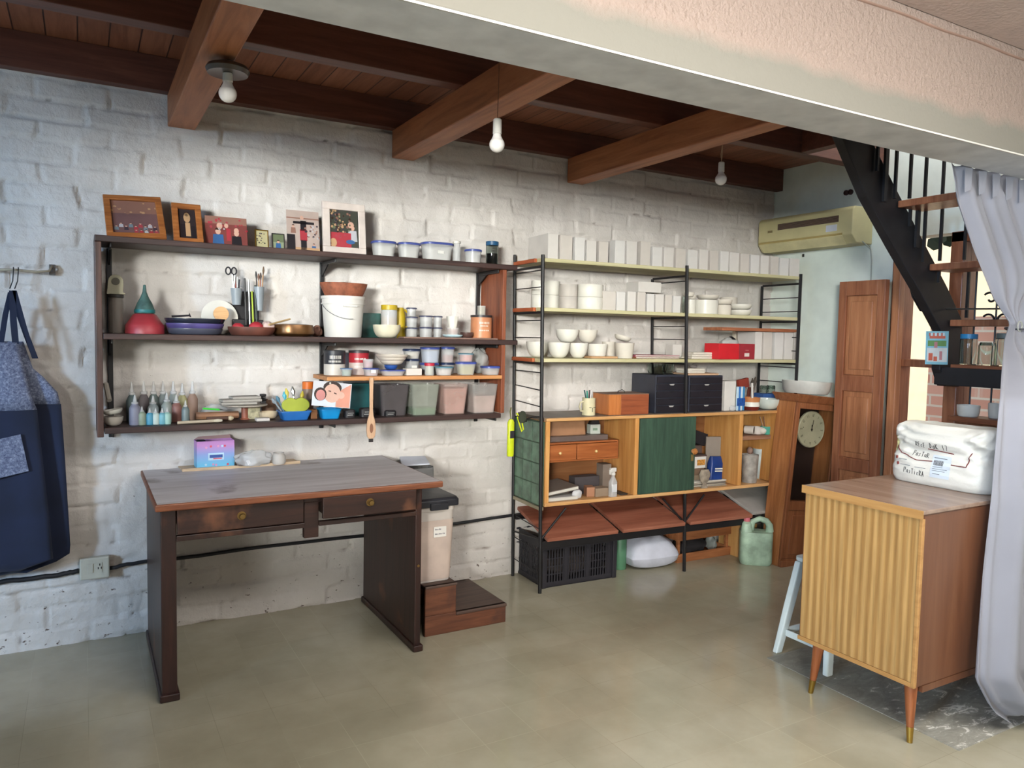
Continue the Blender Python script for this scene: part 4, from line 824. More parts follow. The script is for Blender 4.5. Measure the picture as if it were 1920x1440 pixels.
for r_,z_ in ((.022,0),(.032,.06),(.030,.06),(.020,.003)):
    rings.append([((r_*(1+.07*math.cos(7*2*PI*j/n_)*(z_>.01)))*math.cos(2*PI*j/n_),(r_*(1+.07*math.cos(7*2*PI*j/n_)*(z_>.01)))*math.sin(2*PI*j/n_),z_) for j in range(n_)])
mb.loft(rings); tag(mb.build('cup',WHITE,loc=(pc[0]-.002,-.205,ZM+.0595),smooth='auto'),'white crinkled cup on top of the small tub and saucer','cup')
sb=(1.794,-0.19,0.07,0.069)
bowl('small dark bowl left of the orange tin',(sb[0]-.002,-.195,ZM+.009),sb[2]/2,.028,paint('brown_glaze',(84,60,54),.3),.6)
ot_=(1.891,-0.17,0.118,0.123)
def tin(label,at,z,m,lidm,band=None,lh=.012,group=None,lett=None,lm=None):
    x,y,w,h=at; R=w/2; t=thing('tin_can',label,'tin',(x,y,z),group=group)
    MB().lathe([(R*.97,0),(R*.97,h-lh)],n=36).build('body',m,t,bev=.001,smooth='auto')
    if band: MB().lathe([(R*.972,h*band[0]),(R*.972,h*band[1])],n=36,cap0=False,cap1=False).build('label_band',band[2],t,smooth='auto').scale=(1.004,1.004,1)
    MB().lathe([(R,h-lh),(R,h),(R*.9,h+.001),(.001,h)],n=36).build('lid',lidm,t,smooth='auto')
    if lett:
        mb=MB(); rr=random.Random(len(label))
        for (za,zb,a0,a1) in lett:
            a=a0
            while a<a1:
                w_=rr.uniform(.08,.16); mb.loft([[(R*.985*math.cos(t_),R*.985*math.sin(t_),h*za) for t_ in (a,a+w_*.6)],[(R*.985*math.cos(t_),R*.985*math.sin(t_),h*zb) for t_ in (a,a+w_*.6)]],close=False,cap0=False,cap1=False); a+=w_*1.1
        mb.build('lettering',lm or WHITE,t)
    return t
ORT=paint('orange_tin',(206,138,98),.4)
tin('orange tin with dark lid at the right end of the middle shelf',(ot_[0],-.17,ot_[2],ot_[3]),ZM+.0005+.008,ORT,solid((50,44,46),.4),lett=[(.62,.70,-2.2,-1.2),(.5,.55,-2.1,-1.3),(.3,.36,-2.2,-1.2)])
tub('little jar of yellow bits with cream lid standing on the orange tin',(ot_[0],-.17,.05,.05),ZM+ot_[3]+.0095,content=paint('yellow_bits',(170,150,70),.7,var=.5,vs=60),sq=.3,taper=.97,lid=None,ch=.9)
# ---- small orange shelf
ZO=1.2105
def sS(*a): return a
t1=(1.093,-0.13,0.108,0.122)
tin('large black and white paint tin at the left end of the orange shelf',(t1[0],-.13,t1[2],t1[3]),ZO,solid((206,200,192),.4),solid((52,52,56),.4),band=(.45,.9,solid((44,44,50),.4)),lett=[(.66,.80,-2.3,-1.2),(.52,.6,-2.4,-1.2)])
t2=(1.228,-0.1,0.104,0.122)
tin('red and white tin with dark lid on the orange shelf',(t2[0],-.10,t2[2],t2[3]),ZO,solid((210,190,184),.4),solid((56,46,48),.4),band=(.5,.92,solid((176,40,52),.4)),lett=[(.62,.70,-2.3,-1.2),(.3,.37,-2.3,-1.2)])
tub('small round tub with pale green contents in front of the black and white tin',(1.126,-0.22,0.062,0.038),ZO,content=solid((130,176,156)),sq=.5,lid=paint('light_blue_lid',(120,150,190),.4),lh=.006,ch=.8)
p1=(1.252,-0.22,0.08,0.038)
tub('purple-lidded tub with paper label left of the long tub',p1,ZO,content=solid((190,150,160)),lid=BLUEL,label_card=.025,lh=.006)
tub('small clear tub of pink powder stacked on the purple-lidded tub',(p1[0]-.012,p1[1]+.01,.062,.042),ZO+p1[3]+.001,content=solid((196,130,140)),sq=.5,lid=None,ch=.7,m=PLAST)
p2=(1.366,-0.22,0.131,0.029)
tub('long purple-lidded tub of beige powder in the middle of the orange shelf',p2,ZO,content=solid((196,160,140)),lid=BLUEL,lh=.006,depth=.08)
b0=(1.375,-0.17,0.069,0.015)
bb=1.266
bowl('small blue bowl under the stack of white bowls on the orange shelf',(p2[0]-.002,-.2,ZO+p2[3]+.001),.034,.022,paint('cobalt_glaze',(44,80,150),.3),.6)
zz=ZO+p2[3]+.0235
for k in range(3):
    bowl(('lowest','middle','topmost')[k]+' of the three cream bowls stacked on the little blue bowl',(p2[0]+.002,-.2,zz),(.060,.072,.082)[k],.024,paint('cream_bowl',(206,196,184),.5),.45); zz+=.0145
w1=(1.479,-0.23,0.085,0.035)
box1('small_box','small white square box with dark print on the orange shelf',"carton".replace('carton','box'),w1,ZO,.05,BOXW)
v1=(1.51,-0.13,0.081,0.081)
tub('tall grey tub with dark lid behind the small white box',(v1[0],-.12,v1[2],v1[3]),ZO,content=solid((84,84,90)),sq=.4,lid=paint('dark_navy_lid',(36,50,84),.4),label_card=.03,ch=.8)
tub('cream tub with dark navy lid stacked on the grey tub',(v1[0]-.002,-.12,v1[2]*1.15,.052),ZO+v1[3]+.001,content=solid((196,186,166)),sq=.4,lid=MT['dark_navy_lid'],ch=.85)
j1=(1.559,-0.24,0.048,0.063)
gjar('spice_jar','narrow jar of olive powder with red cap at the front of the orange shelf','jar',(j1[0],-.24,ZO),j1[2]/2,j1[3],paint('red_cap',(196,46,70),.4),.98,.014,content=solid((160,160,70)),ch=.9,gl=PLAST)
u1=(1.602,-0.14,0.098,0.061)
tub('dark blue tub carrying the tall square tub behind the red-capped jar',(u1[0],-.14,u1[2],u1[3]),ZO,content=solid((50,66,96)),lid=BLUEL,ch=.8)
tub('tall square tub of pale blue powder with blue lid on the dark blue tub',(u1[0]+.003,-.14,u1[2]*1.04,.082),ZO+u1[3]+.001,content=solid((136,160,196)),lid=BLUEL,ch=.9,taper=.88)
u2=(1.714,-0.12,0.082,0.061)
tub('dark tub under the reddish one in the middle right of the orange shelf',(u2[0],-.12,u2[2],u2[3]),ZO,content=solid((40,50,70)),lid=MT['dark_navy_lid'],ch=.8)
tub('purple-lidded tub with brick red powder stacked behind the pale tub',(u2[0],-.12,u2[2]*.96,.084),ZO+u2[3]+.001,content=solid((160,80,66)),lid=BLUEL,ch=.55)
u3=(1.645,-0.23,0.104,0.045)
tub('pale tub with teal rim and whitish paste at the front of the orange shelf',u3,ZO,content=solid((214,204,200)),lid=paint('teal_rim',(90,140,160),.4),lh=.007,ch=.8,sq=.5,taper=.8)
u4=(1.787,-0.2,0.114,0.069)
tub('purple-lidded tub of mustard green powder toward the right of the orange shelf',u4,ZO,content=solid((166,160,76)),lid=BLUEL,ch=.85,taper=.8,depth=.08)
tub('orange red tub stacked on the mustard green one',(u4[0],u4[1],.086,.044),ZO+u4[3]+.001,content=solid((206,84,48)),lid=MT['teal_rim'],lh=.006,ch=.9,taper=.88,sq=.5)
u5=(1.932,-0.22,0.105,0.047)
tub('blue-lidded tub of pale brown powder at the right end of the orange shelf',(u5[0],-.21,u5[2],u5[3]),ZO,content=solid((176,150,140)),lid=BLUEL,ch=.6,taper=.85)
PBG=(1.924,-0.09,0.13,0.137)
crumple('plastic_bag','crumpled clear plastic bag behind the tubs at the right of the orange shelf','bag',(PBG[0],-.09,ZO),.055,.05,PBG[3]/1.86,paint('bag_film_grey',(196,196,192),.2,alpha=.5),13,.25,n=12)
# ---- bottom shelf
ZB=1.0035
bw_=(0.105,-0.2,0.079,0.04)
bowl('white mortar bowl in the left corner of the bottom shelf',(bw_[0]+.005,-.20,ZB),bw_[2]/2,bw_[3],paint('grey_white_glaze',(176,168,158),.4),.42)
tag(bowl_mb(bw_[2]/2*.98,.02,.5).build('dish',paint('pale_dish',(200,198,190),.4),loc=(bw_[0]+.006,-.20,ZB+bw_[3]+.010),rot=(0,-.16,0),smooth='auto'),'tilted white dish resting on the mortar bowl','dish')
stick('pale pestle leaning in the left corner of the bottom shelf',(0.094+.005,-.10,ZB+.10),(0.078+.01,-.03,ZB+.17),.011,solid((180,172,160)),'pestle','pestle')
# squeeze bottles
SB=[]
backc=[((247,718),(96,110,112),'dark teal'),((270,716),(120,112,114),'brownish grey'),((288,716),(116,128,126),'grey green'),((306,716),(140,148,148),'light grey'),((325,716),(160,166,160),'pale grey'),((342,720),(190,184,140),'pale yellow'),((361,716),(168,140,126),'pinkish brown')]
BKP=[(0.189,-0.07,0.034,0.175),(0.238,-0.07,0.035,0.179),(0.278,-0.07,0.035,0.178),(0.317,-0.07,0.036,0.178),(0.36,-0.07,0.036,0.177),(0.398,-0.07,0.036,0.167),(0.442,-0.07,0.037,0.176)]
for k,(a,(uv,c,nm)) in enumerate(zip(BKP,backc)):
    bottle('%s squeeze bottle in the back row on the bottom shelf'%nm,(a[0],a[1],.046,a[3]*1.02),ZB,paint('bottle_'+nm.replace(' ','_'),c,.45,trans=.15,ior=1.2),nozzle=.32,nr=.5,sh=.78,name='squeeze_bottle',group='squeeze bottles on the bottom shelf')
MIDP=[(0.194,-0.13,0.034,0.131),(0.271,-0.13,0.035,0.12),(0.327,-0.13,0.035,0.133),(0.367,-0.13,0.036,0.123)]
for a,c,nm in zip(MIDP,((138,138,156),(150,160,164),(156,162,156),(156,108,100)),('lavender grey, leftmost','misty grey blue','smoky clear','dusky pink')):
    bottle('%s squeeze bottle in the second row on the bottom shelf'%nm,(a[0],a[1]-(.07 if 'lav' in nm else 0),.046,a[3]),ZB,paint('bottle2_'+nm.split(',')[0].replace(' ','_'),c,.45,trans=.1),nozzle=.3,nr=.5,sh=.78,name='squeeze_bottle',group='squeeze bottles on the bottom shelf')
FRP=[(0.221,-0.21,0.025,0.081),(0.252,-0.21,0.025,0.073),(0.275,-0.21,0.025,0.072),(0.301,-0.21,0.026,0.071),(0.321,-0.21,0.026,0.073),(0.396,-0.21,0.026,0.104)]
for a,c,nm in zip(FRP,((146,160,140),(84,160,190),(206,222,216),(120,184,200),(170,210,200),(120,134,136)),('sage green','bright blue','milky white','light blue','mint green','slate grey')):
    bottle('small %s squeeze bottle at the front of the bottom shelf'%nm,(a[0],a[1],.033,a[3]),ZB,paint('bottle3_'+nm.replace(' ','_'),c,.4,trans=.1),nozzle=.28,nr=.45,sh=.8,name='squeeze_bottle',group='small squeeze bottles at the front of the bottom shelf')
stk_=wood('tool_wood',(120,82,60),(150,108,80),(176,134,102),0,1,.5)
def lay(label,p0,p1,r,m,name='modelling_tool',**k): return stick(label,p0,p1,r,m,name,'tool',**k)
L_=[(0.358,-0.24,0.996),(0.547,-0.22,0.998),(0.486,-0.17,1.005),(0.602,-0.2,1.013),(0.449,-0.1,1.023),(0.637,-0.1,1.024)]
crumple('clear_bag','clear bag with a lime green clip on the bottom shelf','bag',(0.534,-.07,ZB),.065,.03,.038,PLAST,6,.3,n=10)
tag(MB().box(-.04,.035,-.008,.008,0,.008).build('clip',paint('lime_clip',(70,220,70),.4),loc=(0.519,-.115,ZB+.047),rot=(0,.1,0),bev=.003),'lime green plastic clip resting on wooden tools','clip')
lay('long brown wooden rolling stick on the bottom shelf behind the small tools',(L_[4][0],-.115,ZB+.02),(L_[5][0],-.115,ZB+.02),.018,stk_)
lay('dark brown tool across the front sticks on the bottom shelf',(L_[2][0],-.20,ZB+.016),(L_[3][0],-.19,ZB+.014),.009,solid((84,58,46)),tip=solid((206,190,160)),tr=.012)
lay('pale bone modelling tool at the front edge of the bottom shelf',(L_[0][0],-.25,ZB+.008),(L_[1][0],-.235,ZB+.010),.007,solid((188,172,150)),tip=solid((206,196,176)),tr=.008)
lay('pale brush lying beside the bone tool on the bottom shelf',(L_[0][0]+.03,-.225,ZB+.007),(L_[1][0]+.0,-.222,ZB+.009),.005,solid((170,150,130)))
# banding wheel with plaster pieces
WH=[(0.56,-0.11,1.078),(0.768,-0.11,1.073),(0.643,-0.15,0.991)]
bwz=1.073
wheel=thing('turntable','thin round turntable on a copper coloured stem on the bottom shelf','turntable',((WH[0][0]+WH[1][0])/2,-.13,ZB))
MB().lathe([(.021,0),(.021,.004),(.016,.006),(.016,bwz-ZB-.006)],n=24).build('stem',paint('copper_tube',(160,96,76),.35,var=.2),wheel,smooth='auto')
Rw_=(WH[1][0]-WH[0][0])/2*.98
MB().lathe([(Rw_*.95,bwz-ZB-.006),(Rw_,bwz-ZB-.003),(Rw_,bwz-ZB+.002)],n=48,sy=.95 if Rw_*.95<.115 else .115/Rw_).build('disc',paint('dusty_disc',(170,160,148),.6),wheel,smooth='auto')
rr=random.Random(12)
for k,(dx,w_,zz_) in enumerate(((-.03,.16,0),(-.02,.18,.013),(.0,.13,.026))):
    tag(MB().box(-w_/2,w_/2,-.04,.04,0,.012).build('plaster_slab',paint('dusty_plaster',(172,166,158),.9),loc=(wheel.location.x+dx,-.13,bwz+.003+zz_),rot=(0,0,rr.uniform(-.3,.3)),bev=.003),('lowest','middle','topmost')[k]+' grey plaster slab stacked on the turntable','slab')
for k in range(4):
    tag(MB().box(-.013,.013,-.012,.012,0,.011).build('black_stone',solid((44,42,44)),loc=(wheel.location.x+.085,-.12,bwz+.003+k*.0115),rot=(0,0,k*.6),bev=.003),('lowest','second','third','topmost')[k]+' of the four little black stones piled on the turntable','stone')
box1('card_box','cream box with green tree print behind the turntable stem','box',(0.701,-0.14,0.063,0.058),ZB,.04,paint('cream_print',(206,196,160),.6,var=.4,vs=40))
box1('small_box','little white box at the front of the bottom shelf near the blue bin','box',(0.726,-0.24,0.06,0.014),ZB,.04,BOXW)
bowl('small cream dish behind the little white box',(0.768,-.15,ZB),.045,.035,paint('cream_clay',(206,186,156),.6),.5)
crumple('clay_piece','brown clay piece beside the cream dish','clay',(0.773+.015,-.055,ZB),.035,.025,.045,solid((128,98,80),.8),17,.3)
def bin_(label,at,z,m,depth):
    x,y,w,h=at; t=tag(MB().loft([rrect(w*.76,depth*.8,.012,0),rrect(w*.96,depth*.96,.012,h-.006),rrect(w,depth,.012,h-.006),rrect(w,depth,.012,h),rrect(w*.93,depth*.92,.01,h),rrect(w*.72,depth*.76,.01,.004)]).build('bin',m,loc=(x,y,z),smooth='auto'),label,'bin'); return t
bb1=(0.877,-0.2,0.146,0.043); bb2=(1.046,-0.2,0.103,0.048)
BB=paint('blue_bin_plastic',(40,106,180),.4)
bin_('blue bin holding a yellow green apple-shaped stand on the bottom shelf',bb1,ZB,BB,.11)
bin_('bright blue bin under the hanging baby photo on the bottom shelf',bb2,ZB,paint('bright_blue_plastic',(20,140,206),.4),.10)
apx=bb1[0]; apz=1.049
apo=[]
for a in np.linspace(0,2*PI,33)[:-1]:
    rx,rz_=.067,.040; x=rx*math.cos(a); z_=rz_*math.sin(a); 
    if math.sin(a)>0: z_-=.012*math.exp(-(x/.016)**2)
    apo.append((x,z_))
tag(MB().prism(apo,-.006,.006).build('apple_shape',paint('apple_green',(176,186,70),.45),loc=(apx+.008,-.20,apz+.022),bev=.004,smooth='auto'),'yellow green apple-shaped cut-out standing in the blue bin','cut-out')
for k,(dx,dx2,h_,m_,lb_) in enumerate(((-.07,-.095,.06,solid((150,160,170)),'grey tool leaning left in the blue bin'),(-.06,-.075,.075,solid((90,130,150)),'blue handled tool leaning left in the blue bin'),(-.045,-.04,.10,paint('cyan_scoop',(80,180,200),.4),'cyan scoop standing in the blue bin'),(-.02,-.03,.12,solid((206,190,80)),'yellow spatula in the blue bin'),(.02,.0,.13,STEEL,'steel spatula behind the apple shape'),(.045,.05,.10,solid((200,180,60)),'yellow handled knife right of the steel spatula'))):
    stick(lb_,(apx+dx*.6,-.185,ZB+.02),(apx+dx2,-.165,apz+.005+h_*.8),.004,m_,tip=m_,tr=.011,tl=.35)
oj=(0.977,-0.07,0.056,0.17)
tin('clear jar with bright orange lid behind the blue bin',(oj[0],-.07,oj[2],oj[3]),ZB,paint('brownish_jar',(150,128,116),.4,trans=.2),paint('bright_orange_lid',(236,120,40),.4),lh=.035)
box1('wooden_block','small orange brown block between the two blue bins','block',(0.968,-0.22,0.031,0.045),ZB,.05,solid((130,84,48)))
# print pinned on the orange shelf
ph=[(0.945,-0.295,1.195),(1.128,-0.295,1.177),(1.121,-0.295,1.056),(0.935,-0.295,1.077)]
pt=thing('photo_print','photo of a parent and a baby pinned to the edge of the orange shelf','photo',tuple(ph[3]))
o=Vector(ph[3]); ex=Vector(ph[2])-o; ez=Vector(ph[0])-o
mb=MB()
def Q(mi,pts,off):
    mb.mi=mi; mb.add([tuple(ex*a+ez*b_+Vector((0,-off,0))) for a,b_ in pts],[tuple(range(len(pts)))])
def EL(mi,cx_,cz_,rx,rz_,off): Q(mi,[(cx_+rx*math.cos(a),cz_+rz_*math.sin(a)) for a in np.linspace(0,2*PI,17)[:-1]],off)
c8=[tuple(ex*a+ez*b_+Vector((0,y_,0))) for y_ in (0,.001) for a,b_ in ((0,0),(1,0),(1,1),(0,1))]
mb.mi=0; mb.add(c8,[(0,1,2,3),(7,6,5,4),(0,4,5,1),(1,5,6,2),(2,6,7,3),(3,7,4,0)])
Q(1,[(0,0),(.6,0),(.6,.45),(0,.5)],.0003); Q(2,[(.62,.02),(.98,.02),(.98,.98),(.62,.6)],.0003); EL(3,.5,.78,.24,.26,.0005); EL(4,.5,.55,.22,.38,.0007); EL(4,.74,.5,.09,.14,.0006); EL(3,.2,.48,.16,.27,.0008); EL(5,.21,.44,.12,.22,.001); Q(6,[(.40,.62),(.47,.6),(.47,.64),(.4,.66)],.0011); Q(6,[(.55,.55),(.62,.52),(.62,.56),(.55,.6)],.0011)
mb.build('sheet',[solid((206,206,212)),solid((214,222,236)),solid((214,150,130)),solid((56,44,40)),solid((216,176,160)),solid((206,140,136)),solid((80,56,50))],pt)
MB().ball((0,0,0),.005,n=6).build('pin',WHITE,pt,loc=tuple(ex*.42+ez*1.0+Vector((0,-.005,-.006))))
for lb_,u,w_,h_ in (('black tape roll right of the bright blue bin',654,.055,.04),('black camera-like case with silver corner on the bottom shelf',685,.075,.045),('small black strap coil at the foot of the hanging spoon',726,.06,.03)):
    x=1.146+(u-654)*.00292
    o_=MB().loft([rrect(w_,.05,.016,0),rrect(w_,.05,.016,h_*.85),rrect(w_*.8,.04,.012,h_)]).build('black_case',solid((34,32,36),.5),loc=(x,-.205,ZB),smooth='auto'); tag(o_,lb_,'case')
    MB().box(-w_*.3,w_*.2,-.0275,-.0255,h_*.3,h_*.36).box(-w_*.25,w_*.3,-.0275,-.0255,h_*.55,h_*.6).build('pale_stripes',solid((190,190,186)),o_)
box1('box_file','teal plastic box behind the pinned photo','box',(1.23,-0.12,0.124,0.161),ZB,.09,paint('deep_teal',(16,84,88),.4,var=.3))
def bigtub(label,at,m,content,ch):
    x,y,w,h=at; return tub(label,(x,y,w,h),ZB,m=m,content=content,ch=ch,taper=.80,sq=.12,depth=.16,lid=None,name='storage_tub',cat='tub')
bigtub('dark empty grey storage tub under the orange shelf behind the spoon',(1.381,-0.15,0.166,0.158),paint('smoky_tub',(92,86,88),.3,alpha=.75),None,0)
bigtub('clear storage tub with a little green paste under the orange shelf',(1.542,-0.17,0.166,0.16),paint('tub_greenish',(168,172,160),.25,alpha=.55),paint('green_paste',(66,130,66),.6),.22)
bigtub('storage tub of pink powder, left of the two pink ones',(1.714,-0.17,0.154,0.158),paint('tub_pink',(196,172,164),.3,alpha=.45),paint('pink_powder',(206,156,142),.8),.86)
bigtub('storage tub of pink powder at the right end of the bottom shelf',(1.889,-0.17,0.164,0.156),paint('tub_pink2',(190,186,182),.3,alpha=.45),paint('light_pink_powder',(216,180,168),.8),.6)
# wooden spoon-brush hung from the orange shelf
SPN=[(1.228,-0.3,1.205),(1.23,-0.3,0.99),(1.23,-0.3,0.948),(1.231,-0.3,0.916),(1.231,-0.3,0.887)]
spn=thing('wooden_spatula','long pale wooden spatula hanging from the orange shelf over the desk','spatula',(SPN[0][0],-.296,SPN[4][2]))
zs=[p[2]-SPN[4][2] for p in SPN]
SPW=wood('spoon_wood',(180,140,110),(204,166,134),(216,182,150),2,1,.5)
prof=[(.010,zs[0]),(.009,zs[0]*.75),(.008,zs[1]+.06),(.011,zs[1]+.03),(.020,zs[1]),(.024,zs[2]),(.02,zs[3]),(.011,zs[3]-.012)]
MB().prism([(a,b_) for a,b_ in prof]+[(-a,b_) for a,b_ in reversed(prof)],-.006,.006).build('blade',SPW,spn,bev=.003)
MB().prism([(.009*math.cos(a),zs[2]+.008+.024*math.sin(a)) for a in np.linspace(0,2*PI,15)[:-1]],-.0075,-.0065).build('slot',solid((140,96,72)),spn)
MB().box(-.010,.010,-.005,.005,0,zs[3]-.013).build('dark_tip',solid((50,46,46)),spn)
# ---------------------------------------------------------------- things on the rack
def rx(at): return at
ORD=['first','second','third','fourth','fifth','sixth','seventh','eighth','ninth','tenth','eleventh','twelfth','thirteenth','fourteenth','fifteenth','sixteenth','seventeenth','eighteenth','nineteenth','twentieth','twenty-first','twenty-second','twenty-third']
T1=[(2.243,-0.329,0.068,0.137),(2.327,-0.333,0.082,0.135),(2.414,-0.338,0.066,0.13),(2.491,-0.342,0.067,0.118),(2.571,-0.346,0.064,0.118),(2.682,-0.352,0.071,0.132),(2.765,-0.356,0.075,0.135),(2.861,-0.361,0.072,0.139),(2.946,-0.366,0.073,0.114),(3.031,-0.37,0.075,0.117),(3.12,-0.375,0.078,0.117),(3.21,-0.38,0.077,0.115),(3.294,-0.384,0.07,0.122),(3.377,-0.388,0.069,0.122),(3.458,-0.393,0.068,0.124),(3.538,-0.397,0.078,0.123),(3.625,-0.401,0.073,0.119),(3.709,-0.406,0.074,0.117),(3.793,-0.41,0.071,0.118),(3.877,-0.415,0.069,0.118),(3.961,-0.419,0.08,0.113),(4.054,-0.424,0.086,0.116)]
CARD=[BOXW,paint('white_card_warm',(206,198,190),.75,var=.06),paint('white_card_cool',(216,212,208),.7,var=.05)]
rr=random.Random(8)
def carton(label,at,z,depth,m,group,rz=RZ,face=True,seed=0):
    x,y,w,h=at; t=thing('white_carton',label,'box',(x,y,z),group=group,rz=rz+rr.uniform(-.02,.02))
    w-=.0035
    MB().box(-w/2,w/2,.0,depth,0,h).build('carton',m,t,bev=.0015)
    MB().box(-w/2+.0004,w/2-.0004,.004,depth-.004,h-.004,h+.0008).build('lid_flap',m,t)
    return t
for k,a in enumerate(T1):
    carton('%s white carton from the left on the top board of the rack'%ORD[k],(a[0],a[1],a[2],a[3]),1.8465,.16 if k else .24,CARD[k%3],'white cartons on the top board of the rack')
Z2=1.5803; Z3=1.3035; Z4=.9775
T2=[(2.633,-0.329,0.091,0.109),(2.713,-0.334,0.063,0.109),(2.787,-0.338,0.062,0.113),(2.858,-0.341,0.061,0.113),(2.924,-0.345,0.054,0.106),(2.99,-0.348,0.063,0.106),(3.055,-0.352,0.052,0.105),(3.119,-0.355,0.06,0.102)]
for k,a in enumerate(T2):
    carton('%s white carton from the left on the second board of the rack'%ORD[k],a,Z2,.12,CARD[(k+1)%3],'white cartons on the second board of the rack')
fb=(2.923,-0.335,0.167,0.076); zfb=Z2+max(T2[3][3],T2[4][3],T2[5][3])+.002
tag(MB().box(-fb[2]/2,fb[2]/2,0,.12,0,1.756-zfb).build('white_carton',BOXW,loc=(fb[0],fb[1],zfb),rot=(0,0,RZ+.02),bev=.002),'flat white box lying on top of the upright cartons of the second board','box')
def jar2(label1,label2,at,z,gap=.5,sq=.45,mat=BISQ,depth=None):
    x,y,w,h=at; d=depth or w
    for k,lb_ in ((0,label1),(1,label2)):
        hh=h*.5-.001
        tag(MB().loft([rrect(w*.97,d*.97,w*sq,0,8),rrect(w,d,w*sq,.004,8),rrect(w,d,w*sq,hh-.003,8),rrect(w*.98,d*.98,w*sq,hh,8),rrect(w*.92,d*.92,w*sq*.9,hh,8),rrect(w*.9,d*.9,w*sq*.9,.006,8)]).build('ceramic_pot',mat,loc=(x,y,z+k*(h*.5)),rot=(0,0,RZ),smooth='auto'),lb_,'pot')
J=[(2.32,-0.138,0.172,0.16),(2.404,-0.247,0.102,0.141),(2.545,-0.255,0.159,0.145)]
jar2('lower of the two wide oval white pots at the left end of the second board','upper of the two wide oval white pots at the left end of the second board',J[0],Z2,depth=.12,mat=WHITE)
jar2('lower of the two narrow greyish pots on the second board','upper of the two narrow greyish pots on the second board',J[1],Z2,depth=.10,mat=paint('grey_bisque',(196,188,180),.7))
jar2('lower of the two round drum-shaped white pots on the second board','upper of the two round drum-shaped white pots on the second board',J[2],Z2,sq=.499,mat=WHITE)
def cup(label,at,z,m=WHITE,r1=.96,name='cup',cat='cup',group=None):
    x,y,w,h=at; R=w/2
    return tag(MB().lathe([(R*r1*.94,0),(R*r1,.005),(R,h),(R-.005,h),(R*r1-.005,.008),(.001,.007)],n=32).build(name,m,loc=(x,y,z),smooth='auto'),label,cat,group)
c_=[(3.292,-0.284,0.063,0.089),(3.409,-0.29,0.163,0.09),(3.553,-0.298,0.106,0.065),(3.695,-0.305,0.149,0.039),(3.263,-0.212,0.08,0.14)]
cup('narrow white cup just right of the middle ladder on the second board',c_[0],Z2)
cup('wide white drum-shaped pot right of the middle ladder on the second board',c_[1],Z2)
cup('cream pot next to the pair of small bowls on the second board',c_[2],Z2,BISQ)
def bw2(label,at,z,m=BISQ,foot=.5,h=None,group=None): x,y,w,h0=at; return bowl(label,(x,y,z),w/2,h or h0,m,foot,group)
bw2('lower of the two small nested bowls on the second board',(c_[3][0],c_[3][1],c_[3][2],.037),Z2,WHITE)
bw2('upper of the two small nested bowls on the second board',(c_[3][0],c_[3][1],c_[3][2]*1.02,.036),Z2+.0375,WHITE)
bw2('flared cream bowl sitting on the cream pot of the second board',(c_[2][0],c_[2][1],c_[2][2]*1.1,.032),Z2+c_[2][3]+.001,BISQ,.6)
bw2('tilted cream bowl sitting on the wide drum-shaped pot',(c_[1][0]+.02,c_[1][1],c_[1][2]*.85,.03),Z2+c_[1][3]+.001,BISQ)
bw2('bowl behind the cream pot near the wall on the second board',(3.714,-0.186,0.115,0.123),Z2,BISQ,.6)
bw2('small bowl on the narrow white cup beside the middle ladder',(c_[0][0]+.01,c_[0][1]+.01,.07,.026),Z2+c_[0][3]+.001,BISQ)
bw2('small pale bowl on the cartons close to the middle ladder',(c_[4][0],c_[4][1]-.08,.075,.028),Z2+T2[7][3]+.003,BISQ,.7)
cup('clear glass tumbler in front of the middle ladder on the second board',(3.181,-0.348,0.029,0.101),Z2,GLASS,.9)
# third board: bowls
r3=[(2.294,-0.106,0.134,0.088),(2.358,-0.235,0.126,0.087),(2.485,-0.242,0.115,0.086),(2.614,-0.248,0.122,0.069),(2.753,-0.216,0.084,0.096),(2.791,-0.278,0.118,0.091),(2.409,-0.238,0.134,0.081),(2.543,-0.245,0.12,0.072)]
for k,(a,lb_) in enumerate(zip(r3[:3],('leftmost big white bowl behind the left ladder on the third board','second big white bowl from the left on the third board','third big white bowl from the left on the third board'))): bowl(lb_,(a[0],a[1],Z3),a[2]/2,a[3],WHITE,.42,curve=.75)
wd_=[(0.322,1.316),(0.552,1.317)]
wx=(r3[3][0],r3[3][1]-.02)
tag(MB().box(-.09,.09,-.06,.06,0,.012).build('wooden_block',solid((190,150,110)),loc=(wx[0]+.01,wx[1]+.01,Z3),rot=(0,0,RZ),bev=.002),'thin pale wooden block under a small white cup on the third board','block')
cup('small white cup standing on the thin wooden block',(r3[3][0],r3[3][1],r3[3][2],r3[3][3]),Z3+.0125,WHITE,.86)
cup('cream pot behind the round cream pot on the third board',(r3[4][0],r3[4][1]+.04,r3[4][2],r3[4][3]),Z3,BISQ,.9)
cup('round cream pot at the right of the bowls on the third board',(r3[5][0],r3[5][1],r3[5][2],r3[5][3]),Z3,BISQ,.82)
zt=Z3+r3[1][3]+.002
for a,lb_,m_ in ((r3[6],'white bowl resting on top of the second and first bowls of the third board',WHITE),(r3[7],'cream bowl resting on top of the third bowl of the third board',BISQ)): bowl(lb_,(a[0],a[1],zt),a[2]/2,1.465-zt,m_,.42,curve=.8)
tag(bowl_mb(.05,.028,.5).build('bowl',BISQ,loc=(r3[5][0]-.005,r3[5][1]+.02,Z3+r3[5][3]+.013),rot=(.1,.22,0),smooth='auto'),'tilted cream dish lying on the round cream pot','dish')
MG=(3.006,-0.319,0.325,0.04)
